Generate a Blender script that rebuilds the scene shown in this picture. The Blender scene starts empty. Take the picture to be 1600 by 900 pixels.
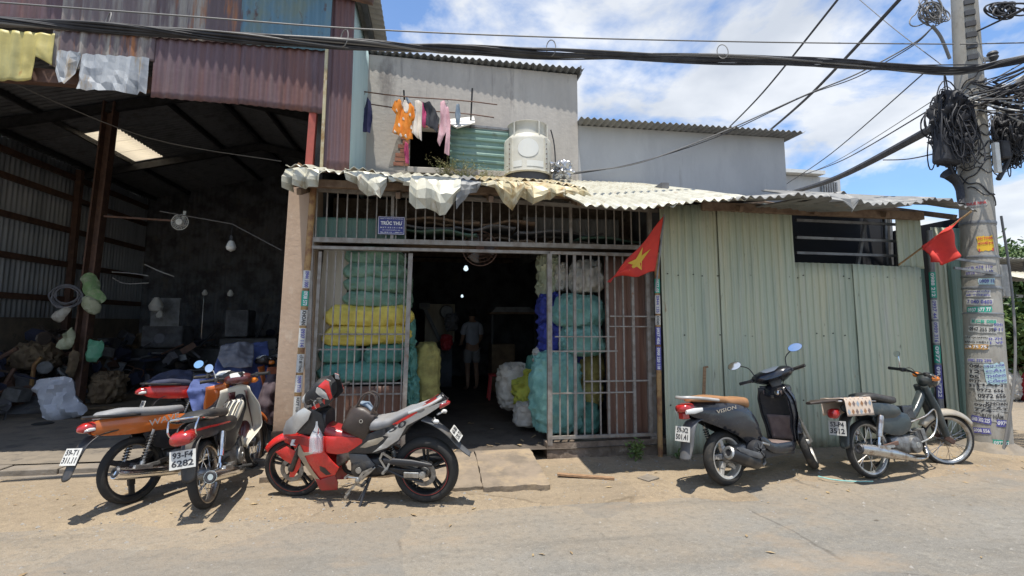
import bpy, bmesh, math, random
from math import sin, cos, pi, radians, sqrt, atan2, tan
from mathutils import Vector, Matrix, noise as mnoise, Euler
random.seed(7)
SC = bpy.context.scene
COL = SC.collection

# ---------------------------------------------------------------- camera
F, CX, HOR, H = 780.0, 800.0, 505.0, 1.6
PITCH = radians(6.0)
CY = HOR - F * tan(PITCH)
YAW = math.atan((CX - 675.0) * cos(PITCH) / F)
cam_d = bpy.data.cameras.new('camera')
cam_d.sensor_width = 36.0
cam_d.lens = 36.0 * F / 1600.0
cam_d.shift_y = (CY - 450.0) / 1600.0
cam_d.clip_start = 0.05
cam_d.clip_end = 3000
cam = bpy.data.objects.new('camera', cam_d)
cam.location = (0, 0, H)
cam.rotation_euler = (radians(90) + PITCH, 0, -YAW)
COL.objects.link(cam)
SC.camera = cam

# ---------------------------------------------------------------- light and exposure
LDIR = Vector((0.085, 0.20, -1.0)).normalized()      # the way the sunlight travels
wd = bpy.data.worlds.new('World')
SC.world = wd
wd.use_nodes = True
nt = wd.node_tree
bg = nt.nodes['Background']
sky = nt.nodes.new('ShaderNodeTexSky')
sky.sky_type = 'NISHITA'
sky.sun_disc = False
sky.sun_elevation = math.asin(-LDIR.z)
sky.sun_rotation = atan2(-LDIR.x, -LDIR.y)
sky.air_density = 1.0
sky.dust_density = 0.4
sky.ozone_density = 3.0
gain = nt.nodes.new('ShaderNodeMixRGB'); gain.blend_type = 'MULTIPLY'; gain.inputs[0].default_value = 1
gain.inputs[2].default_value = (0.64, 0.82, 0.97, 1)
nt.links.new(sky.outputs[0], gain.inputs[1])
tc = nt.nodes.new('ShaderNodeTexCoord')
sep = nt.nodes.new('ShaderNodeSeparateXYZ')
nt.links.new(tc.outputs['Generated'], sep.inputs[0])
zadd = nt.nodes.new('ShaderNodeMath'); zadd.operation = 'ADD'; zadd.inputs[1].default_value = 0.22
nt.links.new(sep.outputs[2], zadd.inputs[0])
zmax = nt.nodes.new('ShaderNodeMath'); zmax.operation = 'MAXIMUM'; zmax.inputs[1].default_value = 0.05
nt.links.new(zadd.outputs[0], zmax.inputs[0])
dv = nt.nodes.new('ShaderNodeVectorMath'); dv.operation = 'DIVIDE'
comb = nt.nodes.new('ShaderNodeCombineXYZ')
for k in range(3):
    nt.links.new(zmax.outputs[0], comb.inputs[k])
nt.links.new(tc.outputs['Generated'], dv.inputs[0])
nt.links.new(comb.outputs[0], dv.inputs[1])
mp = nt.nodes.new('ShaderNodeMapping')
mp.inputs['Location'].default_value = (0.6, 4.1, 0.4)
nt.links.new(dv.outputs[0], mp.inputs[0])
cn = nt.nodes.new('ShaderNodeTexNoise'); cn.inputs['Scale'].default_value = 1.55
cn.inputs['Detail'].default_value = 9; cn.inputs['Roughness'].default_value = 0.56
cn.inputs['Distortion'].default_value = 0.25
nt.links.new(mp.outputs[0], cn.inputs['Vector'])
cr = nt.nodes.new('ShaderNodeValToRGB')
cr.color_ramp.elements[0].position = 0.445; cr.color_ramp.elements[0].color = (0.08, 0.08, 0.08, 1)
cr.color_ramp.elements[1].position = 0.535; cr.color_ramp.elements[1].color = (0.92, 0.92, 0.92, 1)
nt.links.new(cn.outputs[0], cr.inputs[0])
cn2 = nt.nodes.new('ShaderNodeTexNoise'); cn2.inputs['Scale'].default_value = 2.6; cn2.inputs['Detail'].default_value = 5
nt.links.new(mp.outputs[0], cn2.inputs['Vector'])
cr2 = nt.nodes.new('ShaderNodeValToRGB')
cr2.color_ramp.elements[0].position = 0.36; cr2.color_ramp.elements[0].color = (3.0, 3.2, 3.5, 1)
cr2.color_ramp.elements[1].position = 0.66; cr2.color_ramp.elements[1].color = (4.7, 4.8, 4.9, 1)
nt.links.new(cn2.outputs[0], cr2.inputs[0])
cmix = nt.nodes.new('ShaderNodeMixRGB')
nt.links.new(cr.outputs[0], cmix.inputs[0])
nt.links.new(gain.outputs[0], cmix.inputs[1])
nt.links.new(cr2.outputs[0], cmix.inputs[2])
nt.links.new(cmix.outputs[0], bg.inputs[0])
bg.inputs[1].default_value = 0.135

sd = bpy.data.lights.new('sun', 'SUN')
sd.energy = 3.7
sd.angle = radians(0.55)
sd.color = (1.0, 0.95, 0.86)
sun = bpy.data.objects.new('sun', sd)
sun.rotation_euler = LDIR.to_track_quat('-Z', 'Y').to_euler()
sun.location = (-2, -3, 12)
COL.objects.link(sun)
SC.view_settings.view_transform = 'Standard'
SC.view_settings.look = 'None'
SC.view_settings.exposure = 0.78
SC.view_settings.gamma = 1.0
SC.view_settings.use_curve_mapping = False
SC.cycles.use_denoising = True
SC.cycles.max_bounces = 8
SC.cycles.diffuse_bounces = 4
SC.cycles.caustics_reflective = False
SC.cycles.caustics_refractive = False
SC.cycles.sample_clamp_indirect = 6

# ---------------------------------------------------------------- where a picture point lies in the place
_cp, _sp, _cy, _sy = cos(PITCH), sin(PITCH), cos(YAW), sin(YAW)
_fw = Vector((_sy * _cp, _cy * _cp, _sp)); _rt = Vector((_cy, -_sy, 0)); _up = _rt.cross(_fw)
CAM = Vector((0, 0, H))
def ray(px, py): return _fw + _rt * ((px - CX) / F) - _up * ((py - CY) / F)
def P(px, py, Y):
    d = ray(px, py); return CAM + d * (Y / d.y)
def G(px, py, z=0.0):
    d = ray(px, py); return CAM + d * ((z - H) / d.z)
def D(px, py, dist):
    return CAM + ray(px, py) * dist

# ---------------------------------------------------------------- materials
MATS = {}
def _n(nt, t, **kw):
    n = nt.nodes.new(t)
    for k, v in kw.items(): setattr(n, k, v)
    return n
def mat(name, col, rough=0.6, metal=0.0, col2=None, ns=6.0, lo=0.42, hi=0.62, bump=0.0, bs=40.0, coat=0.0,
        col3=None, n3=2.0, lo3=0.55, hi3=0.7, stretch=(1, 1, 1), spec=0.5, rvar=0.12, trans=0.0, alpha=1.0, sheen=0.0, coords='Object'):
    """principled material: a base colour mottled by one or two noise masks, with roughness wander and fine relief"""
    m = bpy.data.materials.new(name); m.use_nodes = True
    t = m.node_tree; b = t.nodes['Principled BSDF']
    tcn = _n(t, 'ShaderNodeTexCoord'); mpn = _n(t, 'ShaderNodeMapping')
    mpn.inputs['Scale'].default_value = stretch
    t.links.new(tcn.outputs[coords], mpn.inputs[0])
    def noise(scale, det=5, r=0.6, off=0):
        n = _n(t, 'ShaderNodeTexNoise'); n.inputs['Scale'].default_value = scale
        n.inputs['Detail'].default_value = det; n.inputs['Roughness'].default_value = r
        t.links.new(mpn.outputs[0], n.inputs['Vector']); return n
    c = None
    base = (*col, 1)
    b.inputs['Base Color'].default_value = base
    def mixin(prev, colour, nn, lo_, hi_):
        rp = _n(t, 'ShaderNodeMapRange'); rp.inputs['From Min'].default_value = lo_; rp.inputs['From Max'].default_value = hi_
        t.links.new(nn.outputs[0], rp.inputs['Value'])
        mx = _n(t, 'ShaderNodeMixRGB'); t.links.new(rp.outputs[0], mx.inputs[0])
        if prev is None: mx.inputs[1].default_value = base
        else: t.links.new(prev, mx.inputs[1])
        mx.inputs[2].default_value = (*colour, 1)
        return mx.outputs[0], rp
    if col2 is not None: c, _ = mixin(c, col2, noise(ns), lo, hi)
    if col3 is not None: c, _ = mixin(c, col3, noise(n3, 7, 0.68), lo3, hi3)
    if c is not None: t.links.new(c, b.inputs['Base Color'])
    b.inputs['Metallic'].default_value = metal
    b.inputs['Specular IOR Level'].default_value = spec
    if rvar:
        nr = noise(9.0, 4); rr = _n(t, 'ShaderNodeMapRange')
        rr.inputs['To Min'].default_value = max(0.03, rough - rvar); rr.inputs['To Max'].default_value = min(1, rough + rvar)
        t.links.new(nr.outputs[0], rr.inputs['Value']); t.links.new(rr.outputs[0], b.inputs['Roughness'])
    else: b.inputs['Roughness'].default_value = rough
    if coat:
        b.inputs['Coat Weight'].default_value = coat; b.inputs['Coat Roughness'].default_value = 0.12
    if trans: b.inputs['Transmission Weight'].default_value = trans
    if alpha < 1: b.inputs['Alpha'].default_value = alpha
    if bump:
        nb = noise(bs, 6, 0.65); bp = _n(t, 'ShaderNodeBump')
        bp.inputs['Strength'].default_value = 1.0; bp.inputs['Distance'].default_value = bump
        t.links.new(nb.outputs[0], bp.inputs['Height']); t.links.new(bp.outputs[0], b.inputs['Normal'])
    MATS[name] = m
    return m
def emis(name, col, s):
    m = bpy.data.materials.new(name); m.use_nodes = True
    b = m.node_tree.nodes['Principled BSDF']
    b.inputs['Base Color'].default_value = (*col, 1)
    b.inputs['Emission Color'].default_value = (*col, 1); b.inputs['Emission Strength'].default_value = s
    MATS[name] = m
    return m
V3 = lambda *a: Vector(a)

def streaky(name, col, streaks, rough=0.55, metal=0.0, bump=0.002, coords='Object', splash=None):
    """sheet metal: base colour with vertical run-off streaks and blotches; streaks = [(colour, scale, stretch_z, lo, hi)]"""
    m = bpy.data.materials.new(name); m.use_nodes = True
    t = m.node_tree; b = t.nodes['Principled BSDF']
    tcn = _n(t, 'ShaderNodeTexCoord')
    oi = _n(t, 'ShaderNodeObjectInfo')
    off = _n(t, 'ShaderNodeVectorMath', operation='SCALE'); off.inputs['Scale'].default_value = 37.0
    cmb = _n(t, 'ShaderNodeCombineXYZ')
    for k in range(3): t.links.new(oi.outputs['Random'], cmb.inputs[k])
    t.links.new(cmb.outputs[0], off.inputs[0])
    ad = _n(t, 'ShaderNodeVectorMath', operation='ADD')
    t.links.new(tcn.outputs[coords], ad.inputs[0]); t.links.new(off.outputs[0], ad.inputs[1])
    prev = None
    for (c, sc, sz, lo, hi) in streaks:
        mpn = _n(t, 'ShaderNodeMapping'); mpn.inputs['Scale'].default_value = (1, 1, sz)
        t.links.new(ad.outputs[0], mpn.inputs[0])
        n = _n(t, 'ShaderNodeTexNoise'); n.inputs['Scale'].default_value = sc
        n.inputs['Detail'].default_value = 7; n.inputs['Roughness'].default_value = 0.66
        t.links.new(mpn.outputs[0], n.inputs['Vector'])
        rp = _n(t, 'ShaderNodeMapRange'); rp.inputs['From Min'].default_value = lo; rp.inputs['From Max'].default_value = hi
        t.links.new(n.outputs[0], rp.inputs['Value'])
        mx = _n(t, 'ShaderNodeMixRGB'); t.links.new(rp.outputs[0], mx.inputs[0])
        if prev is None: mx.inputs[1].default_value = (*col, 1)
        else: t.links.new(prev, mx.inputs[1])
        mx.inputs[2].default_value = (*c, 1); prev = mx.outputs[0]
    if splash:                                    # mud thrown up from the ground
        sx = _n(t, 'ShaderNodeSeparateXYZ'); t.links.new(tcn.outputs['Object'], sx.inputs[0])
        n = _n(t, 'ShaderNodeTexNoise'); n.inputs['Scale'].default_value = 3.5; n.inputs['Detail'].default_value = 8; n.inputs['Roughness'].default_value = .7
        t.links.new(ad.outputs[0], n.inputs['Vector'])
        a1 = _n(t, 'ShaderNodeMath', operation='MULTIPLY_ADD'); a1.inputs[1].default_value = 1.3; t.links.new(n.outputs[0], a1.inputs[0])
        ng = _n(t, 'ShaderNodeMath', operation='MULTIPLY'); ng.inputs[1].default_value = -1.0; t.links.new(sx.outputs[2], ng.inputs[0]); t.links.new(ng.outputs[0], a1.inputs[2])
        rp = _n(t, 'ShaderNodeMapRange'); rp.inputs['From Min'].default_value = .65 - splash[1]; rp.inputs['From Max'].default_value = .85 - splash[1] * .3; rp.inputs['To Max'].default_value = .8
        t.links.new(a1.outputs[0], rp.inputs['Value']); mx = _n(t, 'ShaderNodeMixRGB'); t.links.new(rp.outputs[0], mx.inputs[0]); t.links.new(prev, mx.inputs[1]); mx.inputs[2].default_value = (*splash[0], 1); prev = mx.outputs[0]
    t.links.new(prev, b.inputs['Base Color'])
    b.inputs['Roughness'].default_value = rough; b.inputs['Metallic'].default_value = metal
    nb = _n(t, 'ShaderNodeTexNoise'); nb.inputs['Scale'].default_value = 18; nb.inputs['Detail'].default_value = 6
    t.links.new(ad.outputs[0], nb.inputs['Vector'])
    bp = _n(t, 'ShaderNodeBump'); bp.inputs['Distance'].default_value = bump
    t.links.new(nb.outputs[0], bp.inputs['Height']); t.links.new(bp.outputs[0], b.inputs['Normal'])
    MATS[name] = m
    return m

# sheet metals
streaky('purple_sheet', (0.125, 0.075, 0.085), [((0.16, 0.07, 0.055), 3.0, .12, .45, .62), ((0.20, 0.15, 0.15), 6, .06, .55, .75), ((0.07, 0.04, 0.045), 9, .1, .55, .75)])
streaky('rusty_sheet', (0.12, 0.085, 0.09), [((0.34, 0.31, 0.27), 5, .08, .5, .62), ((0.33, 0.13, 0.045), 8, .1, .54, .66), ((0.10, 0.04, 0.025), 14, .15, .58, .72)])
streaky('grey_rust_sheet', (0.17, 0.13, 0.13), [((0.30, 0.27, 0.24), 6, .08, .48, .6), ((0.13, 0.07, 0.05), 11, .12, .56, .7)])
streaky('blue_sheet', (0.10, 0.20, 0.27), [((0.16, 0.21, 0.18), 2.0, .5, .45, .6), ((0.09, 0.055, 0.05), 5, .6, .58, .66)])
streaky('yellow_sheet', (0.50, 0.42, 0.14), [((0.36, 0.33, 0.14), 4, .15, .45, .62), ((0.30, 0.12, 0.04), 3, .35, .60, .70)])
streaky('torn_white_sheet', (0.42, 0.44, 0.46), [((0.25, 0.27, 0.30), 6, .2, .46, .62), ((0.33, 0.22, 0.09), 5, .2, .56, .68), ((0.20, 0.09, 0.05), 9, .3, .66, .74)])
streaky('green_sheet', (0.43, 0.475, 0.365), [((0.50, 0.49, 0.345), 2.2, .1, .45, .65), ((0.32, 0.37, 0.30), 8, .05, .50, .70), ((0.50, 0.50, 0.43), 11, .05, .56, .72), ((0.14, 0.14, 0.105), 15, .25, .64, .76), ((0.25, 0.15, 0.09), 5, .3, .68, .76)], bump=0.001, splash=((.26, .215, .155), .30))
streaky('dark_green_sheet', (0.085, 0.16, 0.125), [((0.14, 0.20, 0.15), 4, .1, .5, .7), ((0.05, 0.08, 0.06), 9, .1, .6, .75)])
streaky('teal_sheet', (0.36, 0.47, 0.47), [((0.28, 0.38, 0.39), 4, .08, .5, .68), ((0.46, 0.53, 0.52), 7, .06, .55, .7)])
streaky('shutter_green', (0.17, 0.28, 0.24), [((0.24, 0.34, 0.29), 3, 1, .5, .68), ((0.10, 0.15, 0.13), 8, 1, .6, .75)], rough=0.4)
streaky('cream_sheet', (0.52, 0.505, 0.42), [((0.40, 0.375, 0.29), 5, .5, .46, .64), ((0.27, 0.16, 0.075), 6, .5, .60, .72), ((0.60, 0.59, 0.53), 11, .5, .58, .7)], rough=0.42, metal=.15)
streaky('yellowed_sheet', (0.46, 0.40, 0.25), [((0.30, 0.18, 0.065), 6, .6, .48, .64), ((0.52, 0.48, 0.37), 9, .6, .54, .66)], rough=.45, metal=.15)
streaky('grey_sheet', (0.22, 0.22, 0.215), [((0.15, 0.15, 0.15), 5, .4, .48, .66), ((0.27, 0.21, 0.16), 6, .5, .62, .74)])
streaky('dark_roof_sheet', (0.10, 0.105, 0.11), [((0.15, 0.15, 0.15), 5, .4, .48, .66), ((0.08, 0.06, 0.05), 6, .5, .6, .74)])
streaky('brown_sheet', (0.185, 0.095, 0.062), [((0.12, 0.062, 0.045), 3, .1, .46, .62), ((0.27, 0.17, 0.12), 6, .08, .58, .72)])
streaky('dim_roof_sheet', (0.16, 0.165, 0.18), [((0.10, 0.10, 0.112), 5, .4, .48, .66), ((0.09, 0.075, 0.06), 6, .5, .62, .74)])  # roof underside: the shed's dimness is put into this darker colour
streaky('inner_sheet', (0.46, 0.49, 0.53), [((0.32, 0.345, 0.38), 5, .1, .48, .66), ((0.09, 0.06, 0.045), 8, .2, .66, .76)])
# masonry and ground
streaky('grey_wall', (0.475, 0.44, 0.395), [((0.39, 0.36, 0.325), 1.6, .35, .45, .65), ((0.53, 0.49, 0.435), 4, .12, .55, .72), ((0.17, 0.15, 0.14), 1.9, .30, .53, .70), ((0.25, 0.23, 0.21), 9, .06, .60, .74)], rough=0.9, bump=0.004)
streaky('pale_wall', (0.50, 0.50, 0.495), [((0.43, 0.43, 0.43), 1.2, .4, .45, .65), ((0.55, 0.55, 0.54), 3, .15, .58, .74), ((0.33, 0.315, 0.30), 6, .08, .62, .76)], rough=0.9, bump=0.003)
streaky('column_stucco', (0.47, 0.345, 0.25), [((0.42, 0.30, 0.215), 3, .5, .46, .64), ((0.52, 0.41, 0.31), 9, .6, .56, .72), ((0.22, 0.17, 0.13), 6, .5, .68, .78)], rough=0.92, bump=0.004)
mat('brick_red', (0.34, 0.15, 0.10), 0.9, col2=(0.25, 0.11, 0.08), ns=9, bump=0.004)
mat('mortar', (0.30, 0.28, 0.25), 0.95, col2=(0.22, 0.20, 0.18), ns=12, bump=0.004)
mat('ramp_sandy', (0.245, 0.195, 0.145), 0.92, col2=(0.17, 0.138, 0.105), ns=4, col3=(0.32, 0.245, 0.16), n3=2.5, lo3=.50, hi3=.64, bump=0.012, bs=14)
mat('concrete', (0.215, 0.185, 0.150), 0.92, col2=(0.165, 0.14, 0.11), ns=5, col3=(0.27, 0.21, 0.14), n3=3, lo3=.54, hi3=.68, bump=0.006, bs=25)
mat('plinth_dirty', (0.17, 0.13, 0.10), 0.95, col2=(0.10, 0.075, 0.055), ns=7, col3=(0.27, 0.22, 0.17), n3=5, lo3=.55, hi3=.66, bump=0.01, bs=18)
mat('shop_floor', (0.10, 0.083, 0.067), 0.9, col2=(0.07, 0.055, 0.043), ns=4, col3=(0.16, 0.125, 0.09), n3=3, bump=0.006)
mat('warehouse_floor', (0.215, 0.180, 0.138), 0.92, col2=(0.155, 0.132, 0.105), ns=3.2, col3=(0.09, 0.08, 0.07), n3=5, lo3=.56, hi3=.7, bump=0.007, bs=22)
mat('pole_concrete', (0.36, 0.34, 0.30), 0.92, col2=(0.28, 0.26, 0.225), ns=5, col3=(0.17, 0.155, 0.135), n3=4, lo3=.58, hi3=.7, bump=0.004, stretch=(1, 1, .4))
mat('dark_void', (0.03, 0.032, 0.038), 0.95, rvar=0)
mat('dim_inside', (0.17, 0.175, 0.19), 0.95, col2=(0.085, 0.083, 0.088), ns=3, col3=(0.19, 0.175, 0.155), n3=2, lo3=.55, hi3=.7)  # colour toned dark to stand in for the dimness of shed and shop
# metals, paints, plastics
mat('gate_steel', (0.27, 0.25, 0.225), 0.55, 0.15, col2=(0.19, 0.16, 0.135), ns=11, col3=(0.21, 0.105, 0.055), n3=7, lo3=.62, hi3=.72, bump=0.0008)
mat('rust_steel', (0.15, 0.085, 0.062), 0.75, 0.1, col2=(0.10, 0.058, 0.045), ns=7, col3=(0.22, 0.12, 0.07), n3=9, bump=0.001)
mat('red_oxide', (0.40, 0.085, 0.06), 0.6, col2=(0.30, 0.07, 0.05), ns=6)
mat('grey_steel', (0.25, 0.26, 0.27), 0.5, 0.2, col2=(0.17, 0.17, 0.175), ns=8)
mat('dark_steel', (0.05, 0.05, 0.055), 0.5, 0.3, col2=(0.03, 0.03, 0.03), ns=8)
mat('chrome', (0.72, 0.72, 0.72), 0.16, 1.0, col2=(0.50, 0.47, 0.44), ns=14, lo=.5, hi=.75, rvar=.08)
mat('old_chrome', (0.55, 0.53, 0.50), 0.30, 1.0, col2=(0.30, 0.22, 0.17), ns=12, lo=.5, hi=.68, rvar=.12)
mat('alloy', (0.48, 0.48, 0.47), 0.38, 0.85, col2=(0.32, 0.31, 0.29), ns=16, rvar=.1)
mat('engine_alloy', (0.27, 0.27, 0.265), 0.5, 0.7, col2=(0.14, 0.13, 0.12), ns=14, bump=0.0006, col3=(0.20, 0.165, 0.12), n3=3.2, lo3=.50, hi3=.95)
mat('black_metal', (0.022, 0.022, 0.024), 0.42, 0.2, col2=(0.06, 0.055, 0.05), ns=12, lo=.55, hi=.78, col3=(0.20, 0.165, 0.12), n3=3.2, lo3=.50, hi3=.95)
mat('black_plastic', (0.028, 0.028, 0.031), 0.45, col2=(0.06, 0.057, 0.052), ns=8, lo=.55, hi=.8, col3=(0.20, 0.165, 0.12), n3=3.2, lo3=.50, hi3=.95)
mat('grey_plastic', (0.085, 0.087, 0.092), 0.5, col2=(0.12, 0.115, 0.105), ns=8, lo=.55, hi=.8, col3=(0.20, 0.165, 0.12), n3=3.2, lo3=.50, hi3=.95)
mat('rubber', (0.024, 0.023, 0.022), 0.85, col2=(0.075, 0.064, 0.050), ns=9, lo=.55, hi=.75, bump=0.003, bs=70)
mat('seat_grey', (0.20, 0.205, 0.215), 0.7, col2=(0.25, 0.25, 0.255), ns=7, bump=0.0006, bs=120, col3=(0.20, 0.165, 0.12), n3=3.2, lo3=.50, hi3=.95)
mat('seat_black', (0.032, 0.032, 0.034), 0.5, col2=(0.065, 0.06, 0.055), ns=8, lo=.52, hi=.75, bump=0.0005, bs=120, col3=(0.20, 0.165, 0.12), n3=3.2, lo3=.50, hi3=.95)
mat('seat_tan', (0.36, 0.185, 0.085), 0.55, col2=(0.29, 0.145, 0.065), ns=7, bump=0.0005, bs=90, col3=(0.20, 0.165, 0.12), n3=3.2, lo3=.58, hi3=1.1)
mat('paint_red', (0.70, 0.024, 0.020), 0.28, col2=(0.52, 0.03, 0.025), ns=5, coat=.6, rvar=.06, col3=(0.20, 0.165, 0.12), n3=3.2, lo3=.58, hi3=1.1)
mat('paint_deep_red', (0.32, 0.014, 0.018), 0.35, col2=(0.22, 0.02, 0.02), ns=6, coat=.5, rvar=.06, col3=(0.20, 0.165, 0.12), n3=3.2, lo3=.58, hi3=1.1)
mat('paint_orange', (0.66, 0.165, 0.030), 0.3, col2=(0.58, 0.16, 0.04), ns=5, coat=.6, rvar=.06, col3=(0.20, 0.165, 0.12), n3=3.2, lo3=.58, hi3=1.1)
mat('paint_silver', (0.55, 0.54, 0.52), 0.34, 0.35, col2=(0.47, 0.45, 0.42), ns=6, coat=.5, rvar=.06, col3=(0.20, 0.165, 0.12), n3=3.2, lo3=.58, hi3=1.1)
mat('paint_champagne', (0.46, 0.40, 0.31), 0.38, 0.35, coat=.4, col2=(0.40, 0.35, 0.28), ns=6, col3=(0.20, 0.165, 0.12), n3=3.2, lo3=.50, hi3=.95)
mat('paint_navy', (0.012, 0.014, 0.021), 0.26, col2=(0.030, 0.030, 0.034), ns=6, lo=.5, hi=.75, coat=.55, rvar=.05, col3=(0.20, 0.165, 0.12), n3=3.2, lo3=.58, hi3=1.1)
mat('paint_cub', (0.022, 0.034, 0.038), 0.4, col2=(0.055, 0.062, 0.060), ns=9, lo=.5, hi=.75, coat=.3, col3=(0.20, 0.165, 0.12), n3=3.2, lo3=.50, hi3=.95)
mat('paint_cream', (0.72, 0.69, 0.60), 0.42, col2=(0.66, 0.60, 0.48), ns=4, col3=(0.48, 0.30, 0.12), n3=5, lo3=.63, hi3=.75, coat=.2)
mat('paint_maroon', (0.10, 0.022, 0.022), 0.3, coat=.5, col2=(0.07, 0.02, 0.02), ns=7, col3=(0.20, 0.165, 0.12), n3=3.2, lo3=.58, hi3=1.1)
mat('white_plastic', (0.70, 0.70, 0.67), 0.45, col2=(0.60, 0.59, 0.55), ns=6)
mat('plate_white', (0.62, 0.61, 0.57), 0.5, col2=(0.47, 0.45, 0.41), ns=30, lo=.48, hi=.68)
mat('ink_black', (0.035, 0.035, 0.04), 0.6, rvar=0)
mat('ink_blue', (0.10, 0.095, 0.33), 0.6, col2=(0.20, 0.20, 0.38), ns=25, lo=.5, hi=.7, rvar=0)
mat('ink_green', (0.03, 0.36, 0.25), 0.6, rvar=0)
mat('ink_red', (0.5, 0.05, 0.05), 0.6, rvar=0)
mat('ink_white', (0.72, 0.72, 0.74), 0.6, rvar=0)
mat('lens_red', (0.42, 0.022, 0.018), 0.2, coat=.8, col2=(0.30, 0.02, 0.02), ns=20, rvar=.04)
mat('lens_amber', (0.75, 0.22, 0.03), 0.2, coat=.8, rvar=.04)
mat('lens_clear', (0.62, 0.62, 0.60), 0.15, coat=.9, rvar=.04)
mat('mirror_glass', (0.80, 0.82, 0.84), 0.04, 1.0, rvar=0)
mat('leather_brown', (0.040, 0.029, 0.024), 0.42, col2=(0.065, 0.047, 0.037), ns=7, bump=0.001, bs=60)
mat('floor_mat_brown', (0.20, 0.15, 0.135), 0.7, col2=(0.15, 0.11, 0.10), ns=10, bump=0.001)
mat('sign_blue', (0.035, 0.042, 0.20), 0.45, col2=(0.05, 0.055, 0.22), ns=10)
mat('flag_red', (0.62, 0.045, 0.03), 0.75, col2=(0.52, 0.035, 0.028), ns=5, bump=0.0006, bs=200)
mat('flag_yellow', (0.68, 0.46, 0.06), 0.75)
mat('cable_black', (0.016, 0.016, 0.020), 0.65, col2=(0.035, 0.035, 0.04), ns=6)
mat('cable_grey', (0.16, 0.155, 0.15), 0.6)
mat('cable_white', (0.5, 0.5, 0.48), 0.6)
mat('bamboo', (0.34, 0.22, 0.10), 0.7, col2=(0.23, 0.14, 0.07), ns=10, stretch=(3, 3, .5))
mat('wood', (0.33, 0.20, 0.11), 0.8, col2=(0.22, 0.13, 0.07), ns=9, stretch=(1, 6, 6), bump=0.001)
mat('wood_old', (0.22, 0.155, 0.105), 0.85, col2=(0.14, 0.09, 0.06), ns=8, bump=0.002)
mat('board_pale', (0.42, 0.37, 0.29), 0.8, col2=(0.33, 0.285, 0.215), ns=3, stretch=(4, 4, .4))
mat('post_rust', (0.36, 0.22, 0.09), 0.7, col2=(0.20, 0.095, 0.045), ns=8, lo=.45, hi=.6, bump=0.001)
mat('tower_white', (0.58, 0.565, 0.50), 0.4, col2=(0.50, 0.48, 0.41), ns=4, col3=(0.36, 0.31, 0.23), n3=6, lo3=.6, hi3=.74, coat=.2)
mat('tower_disc', (0.74, 0.74, 0.70), 0.4, rvar=.05)
mat('mesh_dark', (0.06, 0.06, 0.065), 0.6)
mat('foil', (0.55, 0.55, 0.56), 0.3, 0.8, bump=0.004, bs=40)
# cloths and sacks
def cloth(name, c, c2, b=0.002, bs=35, rough=0.85): return mat(name, c, rough, col2=c2, ns=6, bump=b, bs=bs)
cloth('sack_yellow', (0.72, 0.58, 0.12), (0.58, 0.46, 0.09), .006)
cloth('sack_yellow_dull', (0.42, 0.38, 0.13), (0.26, 0.23, 0.08), .008)
cloth('sack_teal', (0.125, 0.31, 0.255), (0.075, 0.22, 0.185), .006)
cloth('sack_aqua', (0.21, 0.41, 0.36), (0.13, 0.30, 0.27), .008)
cloth('sack_green', (0.20, 0.32, 0.23), (0.12, 0.22, 0.155), .008)
cloth('sack_white', (0.52, 0.50, 0.45), (0.38, 0.35, 0.30), .005)
cloth('sack_pale_blue', (0.50, 0.52, 0.58), (0.40, 0.42, 0.48), .004, 18)
cloth('sack_lime', (0.42, 0.43, 0.06), (0.30, 0.33, 0.06), .005)
cloth('sack_blue', (0.035, 0.05, 0.30), (0.03, 0.04, 0.20), .004)
cloth('sack_brown', (0.21, 0.155, 0.095), (0.14, 0.10, 0.065), .006)
cloth('tarp_blue', (0.075, 0.105, 0.27), (0.055, 0.08, 0.20), .003)
cloth('tarp_navy', (0.035, 0.04, 0.075), (0.025, 0.028, 0.05), .003)
cloth('tarp_grey', (0.17, 0.17, 0.19), (0.12, 0.12, 0.135), .004)
cloth('jacket_maroon', (0.085, 0.06, 0.068), (0.06, 0.042, 0.05), .003)
cloth('towel_brown', (0.30, 0.10, 0.05), (0.24, 0.08, 0.04))
cloth('bag_green', (0.22, 0.36, 0.16), (0.40, 0.45, 0.30), .006)
cloth('bag_clear_green', (0.09, 0.33, 0.20), (0.16, 0.38, 0.26), .006)
cloth('bag_pale', (0.48, 0.50, 0.36), (0.35, 0.38, 0.25), .006)
cloth('laundry_orange', (0.78, 0.27, 0.03), (0.74, 0.24, 0.03), .003, 25)
cloth('laundry_white', (0.72, 0.66, 0.60), (0.66, 0.58, 0.50), .003, 25)
cloth('laundry_pink', (0.66, 0.42, 0.46), (0.60, 0.36, 0.40), .003, 25)
cloth('laundry_hotpink', (0.62, 0.10, 0.24), (0.55, 0.07, 0.20), .003, 25)
cloth('laundry_black', (0.028, 0.03, 0.042), (0.04, 0.042, 0.05), .003, 25)
cloth('laundry_navy', (0.045, 0.045, 0.11), (0.07, 0.065, 0.15), .003, 25)
cloth('laundry_denim', (0.16, 0.21, 0.27), (0.30, 0.35, 0.40), .003, 25)
cloth('cloth_print', (0.62, 0.50, 0.40), (0.60, 0.48, 0.38), .001)
cloth('skin', (0.36, 0.22, 0.15), (0.33, 0.20, 0.135), .0005)
cloth('hair', (0.012, 0.010, 0.009), (0.02, 0.016, 0.014), .001)
cloth('shirt_grey', (0.42, 0.44, 0.50), (0.36, 0.38, 0.43), .002)
cloth('shorts_grey', (0.30, 0.29, 0.28), (0.25, 0.24, 0.235), .002)
mat('leaf_green', (0.075, 0.135, 0.030), 0.55, col2=(0.115, 0.165, 0.04), ns=3, rvar=.1)
mat('leaf_dark', (0.04, 0.09, 0.022), 0.55, col2=(0.065, 0.115, 0.03), ns=2)
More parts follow.
